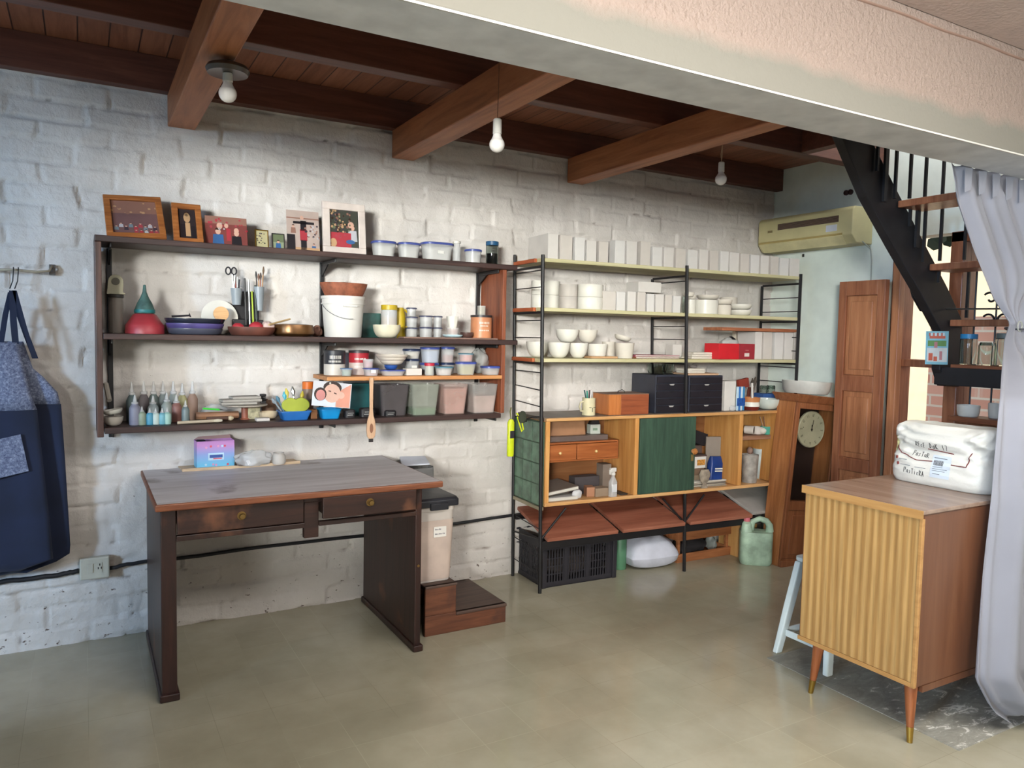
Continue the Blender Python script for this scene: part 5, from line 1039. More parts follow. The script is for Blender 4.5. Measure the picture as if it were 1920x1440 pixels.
for k,(m_,lb_) in enumerate(((solid((150,96,72)),'brown magazine at the bottom of the pile by the middle ladder'),(solid((176,90,110)),'pink magazine on top of the pile by the middle ladder'))):
    o_=MB().box(-MG[2]/2,MG[2]/2,0,.2,0,.010).build('magazine',m_,loc=(MG[0],MG[1]-.01,Z3+k*.0108),rot=(0,0,RZ+.02-.04*k),bev=.002); tag(o_,lb_,'magazine')
    MB().box(-MG[2]/2+.002,MG[2]/2-.002,-.0008,.19,.002,.008).build('pages',solid((206,200,190),.8),o_)
carton('white carton standing behind the middle ladder on the third board',(3.279,-0.193,0.076,0.085),Z3,.07,BOXW,None)
TLS=(3.351,-0.367,0.211,0.027)
for k,(w_,dx) in enumerate(((1,0),(.98,.0),(.7,-.02))):
    tag(MB().box(-TLS[2]/2*w_,TLS[2]/2*w_,0,.1,0,.0135).build('tile_slab',BISQ,loc=(TLS[0]+dx,TLS[1],Z3+k*.0142),rot=(0,0,RZ),bev=.003),('bottom','middle','top')[k]+' white slab of the small pile left of the red box','slab')
rb_=(3.66,-0.413,0.147,0.098); rs=(1.253,1.311)
rbx=thing('shoe_box','red open box with a white label on the third board of the rack','box',(rb_[0],rb_[1],Z3),rz=RZ-.0)
h=rb_[3]; w=rb_[2]; RED=paint('bright_red_card',(206,34,44),.5,var=.08); RED2=paint('dull_red_card',(158,46,56),.5,var=.1)
# angled box: long side visible to the left
L=.235
an=math.radians(47)
def rot2(x,y,a): return (x*math.cos(a)-y*math.sin(a),x*math.sin(a)+y*math.cos(a))
rbx.rotation_euler=(0,0,RZ+.10)
MB().box(-w/2,w/2,0,.003,0,h).box(w/2-.003,w/2,.003,.26,0,h).box(-w/2,w/2,.257,.26,0,h).box(-w/2,w/2,0,.26,0,.003).build('box_body',RED2,rbx,bev=.001)
MB().box(-w/2-.18,-w/2,.0,.003,0,h).box(-w/2-.18,-w/2-.177,.003,.12,0,h).box(-w/2-.18,-w/2,.117,.12,0,h).box(-w/2-.18,-w/2,0,.12,0,.003).build('box_side',RED,rbx,bev=.001)
MB().box(-.022,.022,-.001,0,.018,.04).build('paper_label',solid((226,214,206)),rbx)
MB().box(-.016,.016,-.0016,-.001,.055,.060).build('printed_mark',solid((190,110,110)),rbx)
tag(MB().tube([(-.05+.1*i/10,0,.005+.035*math.sin(PI*i/10)) for i in range(11)],.010).build('headphones',solid((30,30,32)),loc=(rb_[0]-.02,rb_[1]+.12,Z3+h-.003),smooth='auto'),'black curved strap sticking out of the red box','strap')
crumple('crumpled_paper','grey crumpled paper on the red box','paper',(rb_[0]-.10,rb_[1]+.06,Z3+h*.55),.07,.045,.045,solid((180,180,176),.7),31,.35,n=10)
box1('cream_card','cream card box standing behind the red box','box',(3.912,-0.156,0.177,0.183),Z3,.03,solid((226,214,196)),rz=RZ)
T3=[(3.787,-0.39,0.062,0.177),(3.867,-0.394,0.079,0.179),(3.965,-0.399,0.08,0.181),(4.053,-0.404,0.077,0.183),(4.115,-0.407,0.032,0.177)]
hm=min(a[3] for a in T3)
for k,a in enumerate(T3): carton('%s tall white carton from the left at the right end of the third board'%ORD[k],(a[0],a[1],a[2],hm),Z3,.16,CARD[k%3],'tall white cartons at the right end of the third board')
PK_=(3.775,-0.419,0.633,0.055)
tag(MB().box(-PK_[2]/2,PK_[2]/2,0,.18,0,.02).build('wooden_plank',wood('reddish_plank',(130,74,50),(160,98,66),(180,118,84),0,1,.5),loc=(PK_[0],PK_[1]+.005,Z3+hm+.0025),rot=(0,0,RZ),bev=.002),'reddish wooden plank lying on the tall white cartons and cream card box','plank')
# ---- cabinet top
mg=(2.525,-0.304,0.076,0.099)
mug=thing('mug','cream mug holding pens on the cabinet top by the left ladder','mug',(mg[0],mg[1],Z4))
R=mg[2]/2; MB().lathe([(R*.98,0),(R,.003),(R,mg[3]),(R-.004,mg[3]),(R-.004,.006),(.001,.005)],n=28).build('body',paint('cream_mug',(222,212,176),.35),mug,smooth='auto')
MB().tube([(-R*.95,0,mg[3]*.8),(-R*1.5,0,mg[3]*.75),(-R*1.7,0,mg[3]*.5),(-R*1.4,0,mg[3]*.25),(-R*.95,0,mg[3]*.25)],.005).build('handle',MT['cream_mug'],mug,smooth='auto')
MB().box(-.002,.002,-R-.0012,-R+.002,.02,.045).box(-R*.5,R*.6,-R*.95-.0012,-R*.8,.044,.047).build('printed_mark',solid((70,80,70)),mug)
for k,(dx,m_,lb_) in enumerate(((-.02,solid((40,80,80)),'dark green pen leaning left in the cream mug'),(-.006,solid((30,140,120)),'teal pen in the cream mug'),(.008,solid((50,44,50)),'black pen in the cream mug'),(.018,solid((226,220,220)),'white pen in the cream mug'))):
    stick(lb_,(mg[0]+dx*.2,mg[1]+.004*k-.006,Z4+.02),(mg[0]+dx*1.3,mg[1]+.01,Z4+mg[3]+.045-.005*(k%2)),.004,m_,'pen','pen')
wbx=[(2.811,-0.389,0.19,0.146),(0.46,1.124)]
MHB=wood('mahogany_box',(120,60,36),(146,78,48),(166,94,60),0,1,.4)
wbo=thing('wooden_box','reddish wooden box with a wire handle on the cabinet top','box',(wbx[0][0],wbx[0][1]+.02,Z4),rz=RZ-.0)
MB().box(-.098,.098,0,.17,0,.118).build('body',MHB,wbo,bev=.002); MB().box(-.185,-.0985,.0,.17,0,.118).build('end_block',wood('orange_end',(160,92,44),(186,112,58),(200,130,76),2,1,.4),wbo,bev=.002)
MB().box(-.186,.099,-.001,.171,.1185,.122).build('lid',wood('dusty_lid',(120,92,80),(140,112,98),(150,124,110),0,1,.6),wbo,bev=.001)
MB().tube([(-.09,.05,.122),(-.088,.05,.135),(-.06,.05,.143),(-.045,.05,.135),(-.043,.05,.122)],.0025,6).build('wire_handle',solid((120,120,116),.3,1),wbo,smooth='auto')
DG=paint('dark_grey_plastic',(52,54,66),.4,var=.15); DG2=paint('black_drawer',(38,34,40),.35,var=.2)
def drawers(label,at,side,rz):
    x,y,w,h=at; t=thing('desk_drawer_unit',label,'drawer unit',(x,y,Z4),rz=rz)
    MB().box(-w/2,w/2,.008,side,0,h).build('casing',DG,t,bev=.004)
    n=5
    for k in range(n):
        z0=.006+k*(h-.012)/n; z1=z0+(h-.012)/n-.005
        d=MB().box(-w/2+.008,w/2-.008,0,.02,z0,z1).build('drawer',DG2,t,bev=.002)
        MB().prism([(-.02,z1),(.02,z1),(.012,z1-.009),(-.012,z1-.009)],-.0012,-.0002).build('finger_notch',solid((20,18,20)) if (k*7+int(x*10))%3 else solid((170,166,164)),d)
    return t
d1=(3.084,-0.373,0.233,0.23); d2=(3.354,-0.387,0.267,0.225)
drawers('dark grey five-drawer desk unit beside the wooden box',d1,.25,RZ)
drawers('black five-drawer desk unit, right of the other drawer unit',d2,.22,RZ)
zt1=Z4+d1[3]; zt2=Z4+d2[3]
tag(MB().box(-.11,.13,0,.2,0,.012).build('thin_board',solid((196,160,130)),loc=(d2[0]-.03,d2[1]+.01,zt2+.001),rot=(0,0,RZ),bev=.002),'tan board lying on top of the right drawer unit','board')
gb=(3.058,-0.302,0.141,0.099)
for lb_,dx,w_ in (('clear glass bowl on the left drawer unit under the third board',-.035,.062),('second clear glass dish beside it on the left drawer unit',.055,.035)):
    bowl(lb_,(d1[0]+dx,d1[1]+.1,zt1+.001),w_,.06,GLASS,.7)
ts=(3.283,-0.354,0.159,0.064)
for k in range(2): tag(MB().box(-ts[2]/2,ts[2]/2,0,.08,0,.014).build('tile_slab',BISQ,loc=(ts[0],ts[1],zt2+.0135+k*.0145),rot=(0,0,RZ+.02*k),bev=.002),('lower','upper')[k]+' cream slab stacked on the tan board over the drawer units','slab')
crumple('wire_bundle','dusty grey wire bundle on the cream slabs','bundle',(ts[0]+.02,ts[1]+.04,zt2+.043),.03,.02,.012,solid((120,112,110),.8),3,.5)
wc=(3.564,-0.378,0.097,0.186)
carton('tall white carton standing right of the drawer units',wc,Z4,.10,BOXW,None)
crumple('small_bag','clear little bag at the foot of the tall white carton','bag',(wc[0]-.0,wc[1]-.025,Z4),.028,.014,.018,PLAST,9,.3,n=8)
pp=(3.636,-0.402,0.067,0.153)
pk=thing('pen_pack','blue and white pack of pens leaning on the cabinet top','pack',(pp[0],pp[1],Z4),rz=RZ)
for k in range(4): MB().box(-pp[2]/2+k*pp[2]/4,-pp[2]/2+(k+1)*pp[2]/4-.002,0,.012,0,pp[3]).build('pen',solid(((190,214,230),(60,120,190),(206,220,230),(60,130,180))[k]),pk,bev=.003)
MB().box(-pp[2]/2,pp[2]/2,-.002,0,.03,.08).build('wrapper',paint('blue_wrapper',(40,90,170),.4,var=.4,vs=60),pk)
hb=[(3.868,-0.2,1.102)]
hs_=thing('brick_tool','reddish brown wooden scraper block leaning behind the pens','tool',(3.806,-0.301,Z4),rot=(0,.12,RZ))
MB().box(-.012,.012,0,.014,0,.14).build('handle',solid((110,56,44)),hs_,bev=.003); MB().box(-.055,.03,-.006,.02,.14,.20).build('head',solid((150,62,48)),hs_,bev=.003,rot=(0,-.3,0))
sp_=(3.744,-0.388,0.105,0.081)
pot=thing('brush_pot','striped terracotta pot with cream band holding tools','pot',(sp_[0],sp_[1],Z4)); R=sp_[2]/2; h=sp_[3]
MB().lathe([(R*.85,0),(R,h*.3)],n=28).build('dark_base',paint('maroon_glaze',(110,40,32),.35),pot,smooth='auto')
MB().lathe([(R,h*.3),(R*.98,h*.65)],n=28,cap0=False).build('cream_band',WHITE,pot,smooth='auto')
MB().lathe([(R*.98,h*.65),(R*1.05,h),(R*.95,h),(R*.9,h*.66)],n=28).build('orange_rim',paint('orange_glaze',(200,130,80),.4),pot,smooth='auto')
for k,(dx,dz,m_,tp_,r_,lb_) in enumerate(((.022,.09,WPL,None,.007,'thick white tool standing in the striped pot'),(.048,.065,WB,solid((150,110,70)),.003,'slim wooden tool leaning right in the striped pot'),(.068,.13,solid((90,70,60)),solid((84,74,66)),.004,'wide dark bristle brush leaning right in the striped pot'),(.05,.12,solid((120,100,60)),solid((70,62,54)),.004,'bushy grey brush at the back of the striped pot'))):
    stick(lb_,(sp_[0]+dx*.1,sp_[1]+.004*k-.008,Z4+.03),(sp_[0]+dx,sp_[1]+.02+.008*k,Z4+h+dz),r_,m_,'brush','brush',tp_,r_*3.2 if k!=1 else .005,.35)
wb2=(3.894,-0.386,0.165,0.07)
bowl('white porcelain bowl on the cabinet top next to the standing clock',(wb2[0],wb2[1],Z4),wb2[2]/2,wb2[3],paint('porcelain',(206,214,206),.2),.42)
box1('blue_box','blue box behind the porcelain bowl by the clock','box',(4.015,-0.322,0.169,0.095),Z4,.10,paint('matt_blue',(62,98,160),.5),rz=RZ)
for k,(u,lb_) in enumerate(((1437,'small glass jar on the blue box'),(1454,'second small glass jar on the blue box, nearer the clock'))):
    gjar('glass_jar',lb_,'jar',(4.015-.03+.065*k,-0.322+.05,Z4+0.095+.001),.028,.055,None,.9)
# ---- inside the cabinet: floor z
ZC=.485+.0190
def inC(s,d): a=RZ; return (2.165+s*math.cos(a)-d*math.sin(a),-.355+s*math.sin(a)+d*math.cos(a))
zi=.485+.3455
tray_=(2.473,-0.311,0.368,0.003)
x,y=inC(.29,.06); tag(MB().box(-.21,.20,0,.16,0,.03).build('metal_tray',paint('grey_steel_tray',(120,104,98),.4,metal=.3),loc=(x,y,zi),rot=(0,0,RZ),bev=.003),'dull grey tray on top of the small inner drawers','tray')
x,y=inC(.235,.14); KR=paint('kraft_paper',(160,116,84),.8,var=.15)
o_=MB().loft([rrect(.26,.08,.01,0),rrect(.25,.07,.01,.06),rrect(.27,.05,.01,.09)]).build('paper_bag',KR,loc=(x,y,zi+.031),rot=(0,0,RZ),smooth='auto'); tag(o_,'brown kraft paper bag lying inside the open left bay of the cabinet','bag')
x,y=inC(.43,.10); cwf=thing('milk_carton','small black and white printed carton next to the paper bag in the cabinet','carton',(x,y,zi+.031),rz=RZ-.1)
MB().box(-.035,.03,0,.05,0,.055).build('carton',solid((186,190,180)),cwf,bev=.002); MB().prism([(-.035,.055),(.03,.055),(.02,.085),(-.02,.085)],.01,.04).build('gable',solid((36,32,32)),cwf); MB().box(-.02,.01,-.001,0,.02,.035).build('print',solid((120,140,120)),cwf)
x,y=inC(.18,.03)
for k,(w_,d_,m_,t_,lb_) in enumerate(((.20,.2,solid((196,192,186)),.02,'thick pale book at the bottom left of the cabinet'),(.20,.24,solid((120,108,100)),.022,'grey book slanting on the pale book in the cabinet'),)):
    x,y=inC(.17,.02+.01*k); o_=MB().box(-w_/2,w_/2,0,d_,0,t_).build('book',m_,loc=(x+.012*k,y,ZC+.0+.042*k),rot=(0,-.12*k,RZ+.0),bev=.002); tag(o_,lb_,'book'); MB().box(-w_/2+.002,w_/2-.003,-.0006,d_-.004,.004,t_-.004).build('pages',solid((210,206,196),.8),o_)
x,y=inC(.255,.04); crumple('crumpled_paper','white crumpled paper beside the books in the cabinet','paper',(x+.02,y-.0,ZC),.035,.02,.028,solid((206,206,208),.7),14,.25,n=8)
for k,(s_,d_,w_,h_,m_,lb_) in enumerate(((.375,.05,.05,.055,solid((170,120,90)),'brown and white small box in front inside the left bay'),(.405,.14,.17,.10,solid((76,70,72)),'dark grey box at the back of the left bay of the cabinet'),(.44,.03,.09,.05,solid((150,130,110)),'tan block beside the spray bottle'),(.53,.12,.06,.17,paint('translucent_box',(150,134,122),.4,trans=.2),'upright translucent box behind the spray bottle'))):
    x,y=inC(s_,d_); tag(MB().box(-w_/2,w_/2,0,.07,0,h_).build('small_box',m_,loc=(x,y,ZC),rot=(0,0,RZ-.3 if k==0 else RZ),bev=.002),lb_,'box')
spb=(2.631,-0.369,0.055,0.162)
x,y=inC(.50,.012); sb_=thing('spray_bottle','clear spray bottle with white label and white trigger in the cabinet','bottle',(x,y,ZC),rz=RZ+.2)
MB().loft([rrect(.048,.034,.01,0),rrect(.048,.034,.01,.085),rrect(.02,.02,.008,.115),rrect(.02,.02,.008,.125)]).build('body',PLAST,sb_,smooth='auto'); MB().box(-.024,.014,-.0195,-.0175,.03,.075).build('paper_label',solid((226,226,230)),sb_)
MB().lathe([(.013,.1252),(.013,.14),(.007,.145)],n=14).box(-.022,.018,-.009,.009,.145,.168).box(-.03,-.02,-.005,.005,.13,.16).build('trigger',WPL,sb_,bev=.002)
x,y=inC(.60,.06); tag(MB().box(-.03,.02,0,.16,0,.008).build('dark_tool',solid((60,54,50)),loc=(x-.01,y-.04,ZC),rot=(0,0,RZ),bev=.002),'flat dark tool lying by the pine divider','tool')
# middle bay
x,y=inC(1.22,.15); tag(MB().box(-.10,.08,0,.1,0,.08).build('black_box',solid((34,32,36)),loc=(x,y,ZC+.26),rot=(0,.3,RZ),bev=.003),'black box wedged at the top of the middle bay','box')
x,y=inC(1.20,.18); tag(MB().box(-.10,.10,0,.06,0,.24).build('dark_carton',solid((96,80,74)),loc=(x,y,ZC),rot=(0,0,RZ),bev=.003),'brown grey carton standing at the back of the middle bay','box')
x,y=inC(1.34,.12); tag(MB().box(-.05,.05,0,.012,0,.30).build('leaning_board',solid((140,128,118)),loc=(x,y,ZC),rot=(0,0,RZ-.3),bev=.002),'grey board leaning on the right side of the middle bay','board')
TB_=(3.352,-0.387,0.136,0.125); BLB=(3.476,-0.394,0.109,0.194); CLO=(3.35,-0.397,0.123,0.142); PAP=(3.4,-0.42,0.283,0.103)
for k in range(5):
    tag(MB().box(-PAP[2]/2,PAP[2]/2,0,.16,0,.007).build('folded_paper',solid(((150,140,128),(196,186,170),(110,100,92),(180,170,156),(206,200,190))[k],.8),loc=(PAP[0]+.004*(k%2),PAP[1]+.035,ZC+k*.0076),rot=(0,0,RZ+(-.06,.05,-.03,.06,-.04)[k]),bev=.002),('lowest','second from the bottom','middle','second from the top','topmost')[k]+' of the old papers piled in the middle bay','paper')
zpp=ZC+.0385
tag(MB().box(-.055,.055,0,.05,0,.03).build('wooden_block',solid((150,130,108)),loc=(TB_[0],TB_[1]+.05,zpp),rot=(0,0,RZ)),'drab wooden block under the white tub in the middle bay','block')
tag(MB().box(-.05,.05,0,.05,0,.044).build('cardboard_block',solid((120,96,78)),loc=(TB_[0],TB_[1]+.05,zpp+.0305),rot=(0,0,RZ)),'brown cardboard block between the wooden block and white tub of the middle bay','block')
t_=tub('white tub with orange printed label in the middle bay',(TB_[0],TB_[1]+.08,TB_[2],.083),zpp+.075,m=WPL,lid=solid((90,70,66)),sq=.1,taper=.95,depth=.08,lh=.01,rz=RZ)
MB().box(-.015,.045,-.0445,-.041,.02,.055).build('printed_label',paint('orange_print',(216,150,70),.5,var=.4,vs=90),t_)
bl_=thing('blue_bag','blue printed bag with white stripes in the middle bay','bag',(BLB[0],BLB[1]+.04,zpp),rot=(0,.04,RZ))
MB().loft([rrect(.10,.05,.012,0),rrect(.095,.05,.012,.10),rrect(.08,.02,.008,.145)]).build('bag',paint('royal_blue_film',(34,64,134),.35,var=.3),bl_,smooth='auto'); MB().box(-.02,.04,-.0275,-.0255,.05,.058).box(-.02,.04,-.0275,-.0255,.065,.073).build('white_stripes',WHITE,bl_)
t_=thing('cloth_bundle','beige cloth bundle tied at the bottom hanging over the cabinet edge','cloth',(CLO[0],CLO[1]-.003,ZC))
MB().lathe([(.03,0),(.014,.022),(.036,.05),(.046,.085),(.03,.115)],n=20,sy=.45).build('bundle',paint('beige_cloth',(160,146,130),.9,var=.25,vs=30,bp=.6,bs=80),t_,smooth='auto')
# right bay
zsf=.485+.3255
MU=(3.776,-0.349,0.051,0.052); CU=(3.864,-0.334,0.075,0.047); TE=(3.917,-0.367,0.076,0.052)
m1=thing('mug','brown rimmed mug lying on its side on the inner shelf of the right bay','mug',(MU[0]+.004,MU[1],zsf+.031),rot=(PI/2,0,.5))
MB().lathe([(.026,-.03),(.028,.03),(.025,.03),(.023,-.026)],n=24).build('body',solid((206,196,186)),m1,smooth='auto'); MB().lathe([(.0245,.026),(.0245,.0272)],n=24).build('dark_inside',solid((50,34,30)),m1)
cup('white and brown cup on the inner shelf of the right bay',(CU[0],CU[1],CU[2],CU[3]),zsf,solid((206,196,188)))
cup('teal cup holding brushes on the inner shelf of the right bay',(TE[0],TE[1],TE[2],TE[3]),zsf,paint('teal_glaze',(80,160,140),.35))
for k,(dx,lb_) in enumerate(((-.05,'brush leaning left in the teal cup'),(-.018,'upright brush in the teal cup'),(.012,'pale brush in the teal cup'),(.04,'brush leaning right in the teal cup'))): stick(lb_,(TE[0]+dx*.25,TE[1],zsf+.01),(TE[0]+dx,TE[1]+.015,zsf+.115),.0035,solid(((150,120,100),(130,90,70),(206,190,170),(140,100,80))[k]),'brush','brush')
x,y=inC(1.715,.08); crumple('white_shell','white lumpy piece at the right of the inner shelf','piece',(x,y,zsf),.03,.03,.025,BISQ,4,.25,n=8)
B1=(3.756,-0.378,0.129,0.182); B2=(3.976,-0.32,0.159,0.2)
tub('dirty grey lidless bucket at the left of the right bay',(B1[0]+.008,B1[1],B1[2]*.9,B1[3]),ZC,m=paint('dirty_grey_tub',(168,160,152),.5,var=.3,vs=20),lid=None,sq=.5,taper=.85,name='bucket',cat='bucket')
tub('large translucent white bucket at the right of the right bay',(B2[0]-.012,B2[1]+.02,B2[2]*.86,B2[3]),ZC,m=paint('white_translucent',(200,210,210),.45,var=.12,vs=14),lid=None,sq=.5,taper=.88,name='bucket',cat='bucket')
crumple('brown_figure','small brown lump on the rim of the dirty grey bucket','lump',(B1[0]+.005,B1[1],ZC+B1[3]+.001),.02,.02,.025,solid((140,110,96),.8),6,.25,n=8)
# ---- under the rack
cr=thing('crate','black slotted plastic crate on the floor under the left end of the rack','crate',(2.49,-.305,0),rz=-.035)
w,d,h=.48,.32,.275; CP=paint('black_crate_plastic',(46,44,50),.5,var=.15)
f=MB()
def slat(x0,x1,y0,y1):
    horiz=abs(x1-x0)>abs(y1-y0)
    f.box(x0,x1,y0,y1,h-.06,h); f.box(x0,x1,y0,y1,0,.03)
    n=26 if horiz else 16
    for k in range(n+1):
        t=k/n; ww=.0045 if k%8 else .012
        if horiz: xc=x0+(x1-x0)*t; f.box(max(x0,xc-ww),min(x1,xc+ww),y0+.001,y1-.001,.03,h-.06)
        else: yc=y0+(y1-y0)*t; f.box(x0+.001,x1-.001,max(y0,yc-ww),min(y1,yc+ww),.03,h-.06)
    for z_ in (.07,.115,.16):
        f.box(x0,x1,y0+.0015,y1-.0015,z_,z_+.006) if horiz else f.box(x0+.0015,x1-.0015,y0,y1,z_,z_+.006)
slat(-w/2,w/2,0,.006); slat(-w/2,w/2,d-.006,d); slat(-w/2,-w/2+.006,.006,d-.006); slat(w/2-.006,w/2,.006,d-.006)
f.build('basket',CP,cr)
for sx in (-1,1):
    for yy in (0,d): MB().box(sx*w/2-.014,sx*w/2+.014,yy-.012,yy+.012,0,h+.004).build('corner_post',CP,cr,bev=.005)
MB().box(-w/2,w/2,0,d,.0,.006).build('floor_panel',CP,cr); MB().box(-w/2-.012,w/2+.012,-.01,.004,h-.012,h+.004).box(-w/2-.012,w/2+.012,d-.004,d+.01,h-.012,h+.004).build('rim',CP,cr,bev=.002)
crumple('dusty_contents','greyish things heaped inside the black crate','contents',(2.49,-.15,.012),.19,.11,.09,paint('dusty_brown',(98,86,78),.9,var=.5,vs=30),2,.3,n=12)
gc=(2.861,-0.222,0)
tag(MB().lathe([(.035,0),(.04,.006),(.04,.19),(.02,.215),(.02,.24),(.001,.24)],n=28).build('canister',paint('sage_canister',(92,140,108),.45,var=.12),loc=(gc[0]+.01,-.19,0),smooth='auto'),'slim sage green canister between the black crate and the white sack','canister')
def pillow(name,label,cat,loc,w,d,h,m,rz,seed,tips=True):
    mb=MB(); nx,ny=26,16; top=[];bot=[]
    for j in range(ny+1):
        a=[];b_=[]
        for i in range(nx+1):
            u=i/nx*2-1; v=j/ny*2-1
            k=((1-abs(u)**2.6)*(1-abs(v)**2.6))**.5 if abs(u)<1 and abs(v)<1 else 0
            nz=noise.noise((u*2.5,v*2.5,seed))*.16+noise.noise((u*6,v*6,seed))*.05
            pinx=1-.10*abs(v)**3*(1-abs(u)**2); piny=1-.16*abs(u)**2
            x=u*w/2*pinx; y=v*d/2*piny
            a.append((x,y,h*.38+h*.62*k*(1+nz))); b_.append((x,y,h*.38-h*.38*k**.6))
        top.append(a);bot.append(b_)
    n=nx+1; vs=[p for r in top for p in r]+[p for r in bot for p in r]; o=len(vs)//2; fs=[]
    for j in range(ny):
        for i in range(nx):
            a=j*n+i; fs.append((a,a+1,a+n+1,a+n)); fs.append((a+o,a+n+o,a+n+1+o,a+1+o))
    mb.add(vs,fs); ob=mb.build(name,m,loc=loc,rot=(0,0,rz),smooth=True); return tag(ob,label,cat)
SKM=paint('white_woven_sack',(206,208,222),.5,var=.08,bp=.35,bs=22)
pillow('sack','plump white woven sack on the floor under the middle of the rack','sack',(3.075,-.21,0),.345,.24,.20,SKM,RZ-.05,3)
wcr=thing('wooden_crate','open reddish wooden crate right of the middle rack leg','crate',(3.50,-.27,0),rz=-.02)
CW=wood('crate_wood',(120,72,42),(150,94,58),(176,116,76),0,1,.5); h=.20
for (z0,z1) in ((0,.055),(.14,.20)):
    MB().box(-.23,.23,0,.012,z0,z1).build('front_slat',CW,wcr,bev=.002); MB().box(-.23,.23,.238,.25,z0,z1).build('back_slat',CW,wcr,bev=.002)
    MB().box(-.23,-.218,.0125,.2375,z0,z1).build('side_slat',CW,wcr,bev=.002); MB().box(.218,.23,.0125,.2375,z0,z1).build('side_slat',CW,wcr,bev=.002)
for sx in (-1,1):
    for yy in (.0125,.2175): MB().box(sx*.207-.01,sx*.207+.01,yy,yy+.02,0,h).build('corner_post',CW,wcr,bev=.002)
MB().box(-.218,.218,.0125,.2375,0,.01).build('floor_panel',CW,wcr)
crumple('dark_cloth','dark crumpled cloth lying in the open wooden crate','cloth',(3.47,-.15,.012),.135,.08,.06,solid((34,30,32),.9),6,.3,n=12)
crumple('grey_bag','grey crinkled film at the right of the open wooden crate','film',(3.665,-.15,.012),.03,.05,.055,solid((140,144,140),.4),8,.4,n=10)
x_=3.714
ybx=thing('wooden_chest','yellowish wooden box with a hand slot beside the green jug','box',(x_+.065,-.36,0),rz=-.04)
MB().box(-.055,.09,0,.2,0,.215).build('body',wood('yellow_pine',(170,124,70),(192,146,88),(206,162,106),2,1,.5),ybx,bev=.002); MB().box(-.04,.0,-.001,0,.16,.185).build('hand_slot',solid((46,36,30)),ybx)
# green jerry can
jc=(3.715,-0.553,0)
jr=thing('jerry_can','translucent pale green jerry can with pink cap standing before the rack end','canister',(jc[0]+.015,jc[1]+.07,0),rz=-.72)
JG=paint('pale_green_plastic',(184,210,184),.35,var=.3,vs=12,alpha=.85)
w,d,h=.20,.125,.30
b_=MB(); b_.loft([rrect(w*.9,d*.85,.03,0,5),rrect(w,d,.03,.02,5),rrect(w,d,.03,h*.66,5),rrect(w*.99,d*.98,.03,h*.70,5)]); b_.build('body',JG,jr,smooth='auto')
MB().loft([rrect(.07,d*.9,.03,h*.70,5,cx=-.06),rrect(.06,d*.7,.03,h*.86,5,cx=-.06),rrect(.045,.045,.02,h*.90,5,cx=-.06)]).build('neck',JG,jr,smooth='auto')
MB().tube([(-.035,0,h*.72),(-.022,0,h*.90),(.02,0,h*.97),(.06,0,h*.93),(.08,0,h*.84),(.082,0,h*.70)],[.022,.018,.018,.02,.022,.026],10).build('handle',JG,jr,smooth='auto')
MB().lathe([(.022,h*.90),(.022,h*.98),(.001,h*.985)],n=18,c=(-.06,0,0)).build('cap',paint('pink_cap',(206,110,120),.4),jr,smooth='auto')
# lime spray tube hanging at the rack
lt=[(1.975,-0.36,0.979),(1.973,-0.36,0.782)]
lm=thing('lime_tube','lime yellow tube hanging by loops at the top left corner of the cabinet','tube',(lt[0][0]-.0,-.372,lt[1][2]))
MB().tube([(-.004,.0,.985),(-.05,-.004,.985),(-.085,-.008,.975),(-.09,-.01,.96)],.004,6).build('corner_hook',BLACKM,rk,smooth='auto')
hh=lt[0][2]-lt[1][2]; LIME=paint('lime_yellow',(206,220,30),.4)
MB().lathe([(.017,0),(.020,.01),(.020,hh*.92),(.012,hh),(.001,hh+.002)],n=24,sy=.7).build('body',LIME,lm,smooth='auto'); MB().box(-.012,.012,-.0165,-.0145,hh*.5,hh*.7).build('dark_label',solid((40,36,44)),lm)
MB().tube([(0,0,hh),(.0,.01,hh+.04),(.015,.028,hh+.06)],.0035,6).build('cord',solid((110,110,60)),lm,smooth='auto')
k1=tag(MB().tube([(0,0,0),(.03,0,-.03),(.045,0,-.09),(.035,0,-.10),(.02,0,-.06),(.006,0,-.02)],.004,6).build('lime_strap',LIME,loc=(lt[0][0]+.025,-.385,lt[0][2]+.035),smooth='auto'),'lime strap looped beside the hanging lime tube','strap')
crumple('dark_cloth','small dark cloth knotted on the rack corner above the green tiles','cloth',(lt[0][0]+.06,-.385,lt[0][2]-.02),.028,.018,.035,solid((54,58,44),.9),3,.3,n=8)
# ---------------------------------------------------------------- standing clock
CY=-.615
TC=[(3.905,-0.64,1.105),(3.775,-0.64,0.074),(4.277,-0.64,1.091)]
ck=thing('standing_clock','tall wooden pendulum clock with round dial leaning in the corner by the rack','clock',(TC[1][0]+.03,CY,.0),rot=(0,math.atan2(TC[0][0]-TC[1][0],1.1)*.8,-.06))
CKW=wood('clock_wood',(136,84,48),(166,106,62),(190,130,82),2,1,.4); CKD=wood('clock_wood_dark',(110,64,38),(138,84,52),(160,102,66),2,1,.4)
w,d,h=.385,.17,1.10
ms=MB(); ms.box(0,.03,0,.02,.05,h-.05); ms.box(w-.03,w,0,.02,.05,h-.05); ms.box(.03,w-.03,0,.02,h-.09,h-.05); ms.box(.03,w-.03,0,.02,.36,.42); ms.box(0,w,.0,.02,.0,.05); ms.box(.0,w,-.012,.0,0,.04)
ms.build('front_frame',CKD,ck,bev=.004)
MB().box(0,.015,.0201,d,0,h-.05).box(w-.015,w,.0201,d,0,h-.05).build('side_panel',CKW,ck,bev=.003)
MB().box(.015,w-.015,d-.012,d,0,h-.05).build('back_panel',solid((48,36,32)),ck)
MB().box(.03,w-.03,.004,.018,.05,.36).box(.06,w-.06,-.004,.004,.08,.33).build('lower_panel',CKD,ck,bev=.005)
MB().box(.015,w-.015,.02,d-.012,.36,.40).build('inner_ledge',CKD,ck)
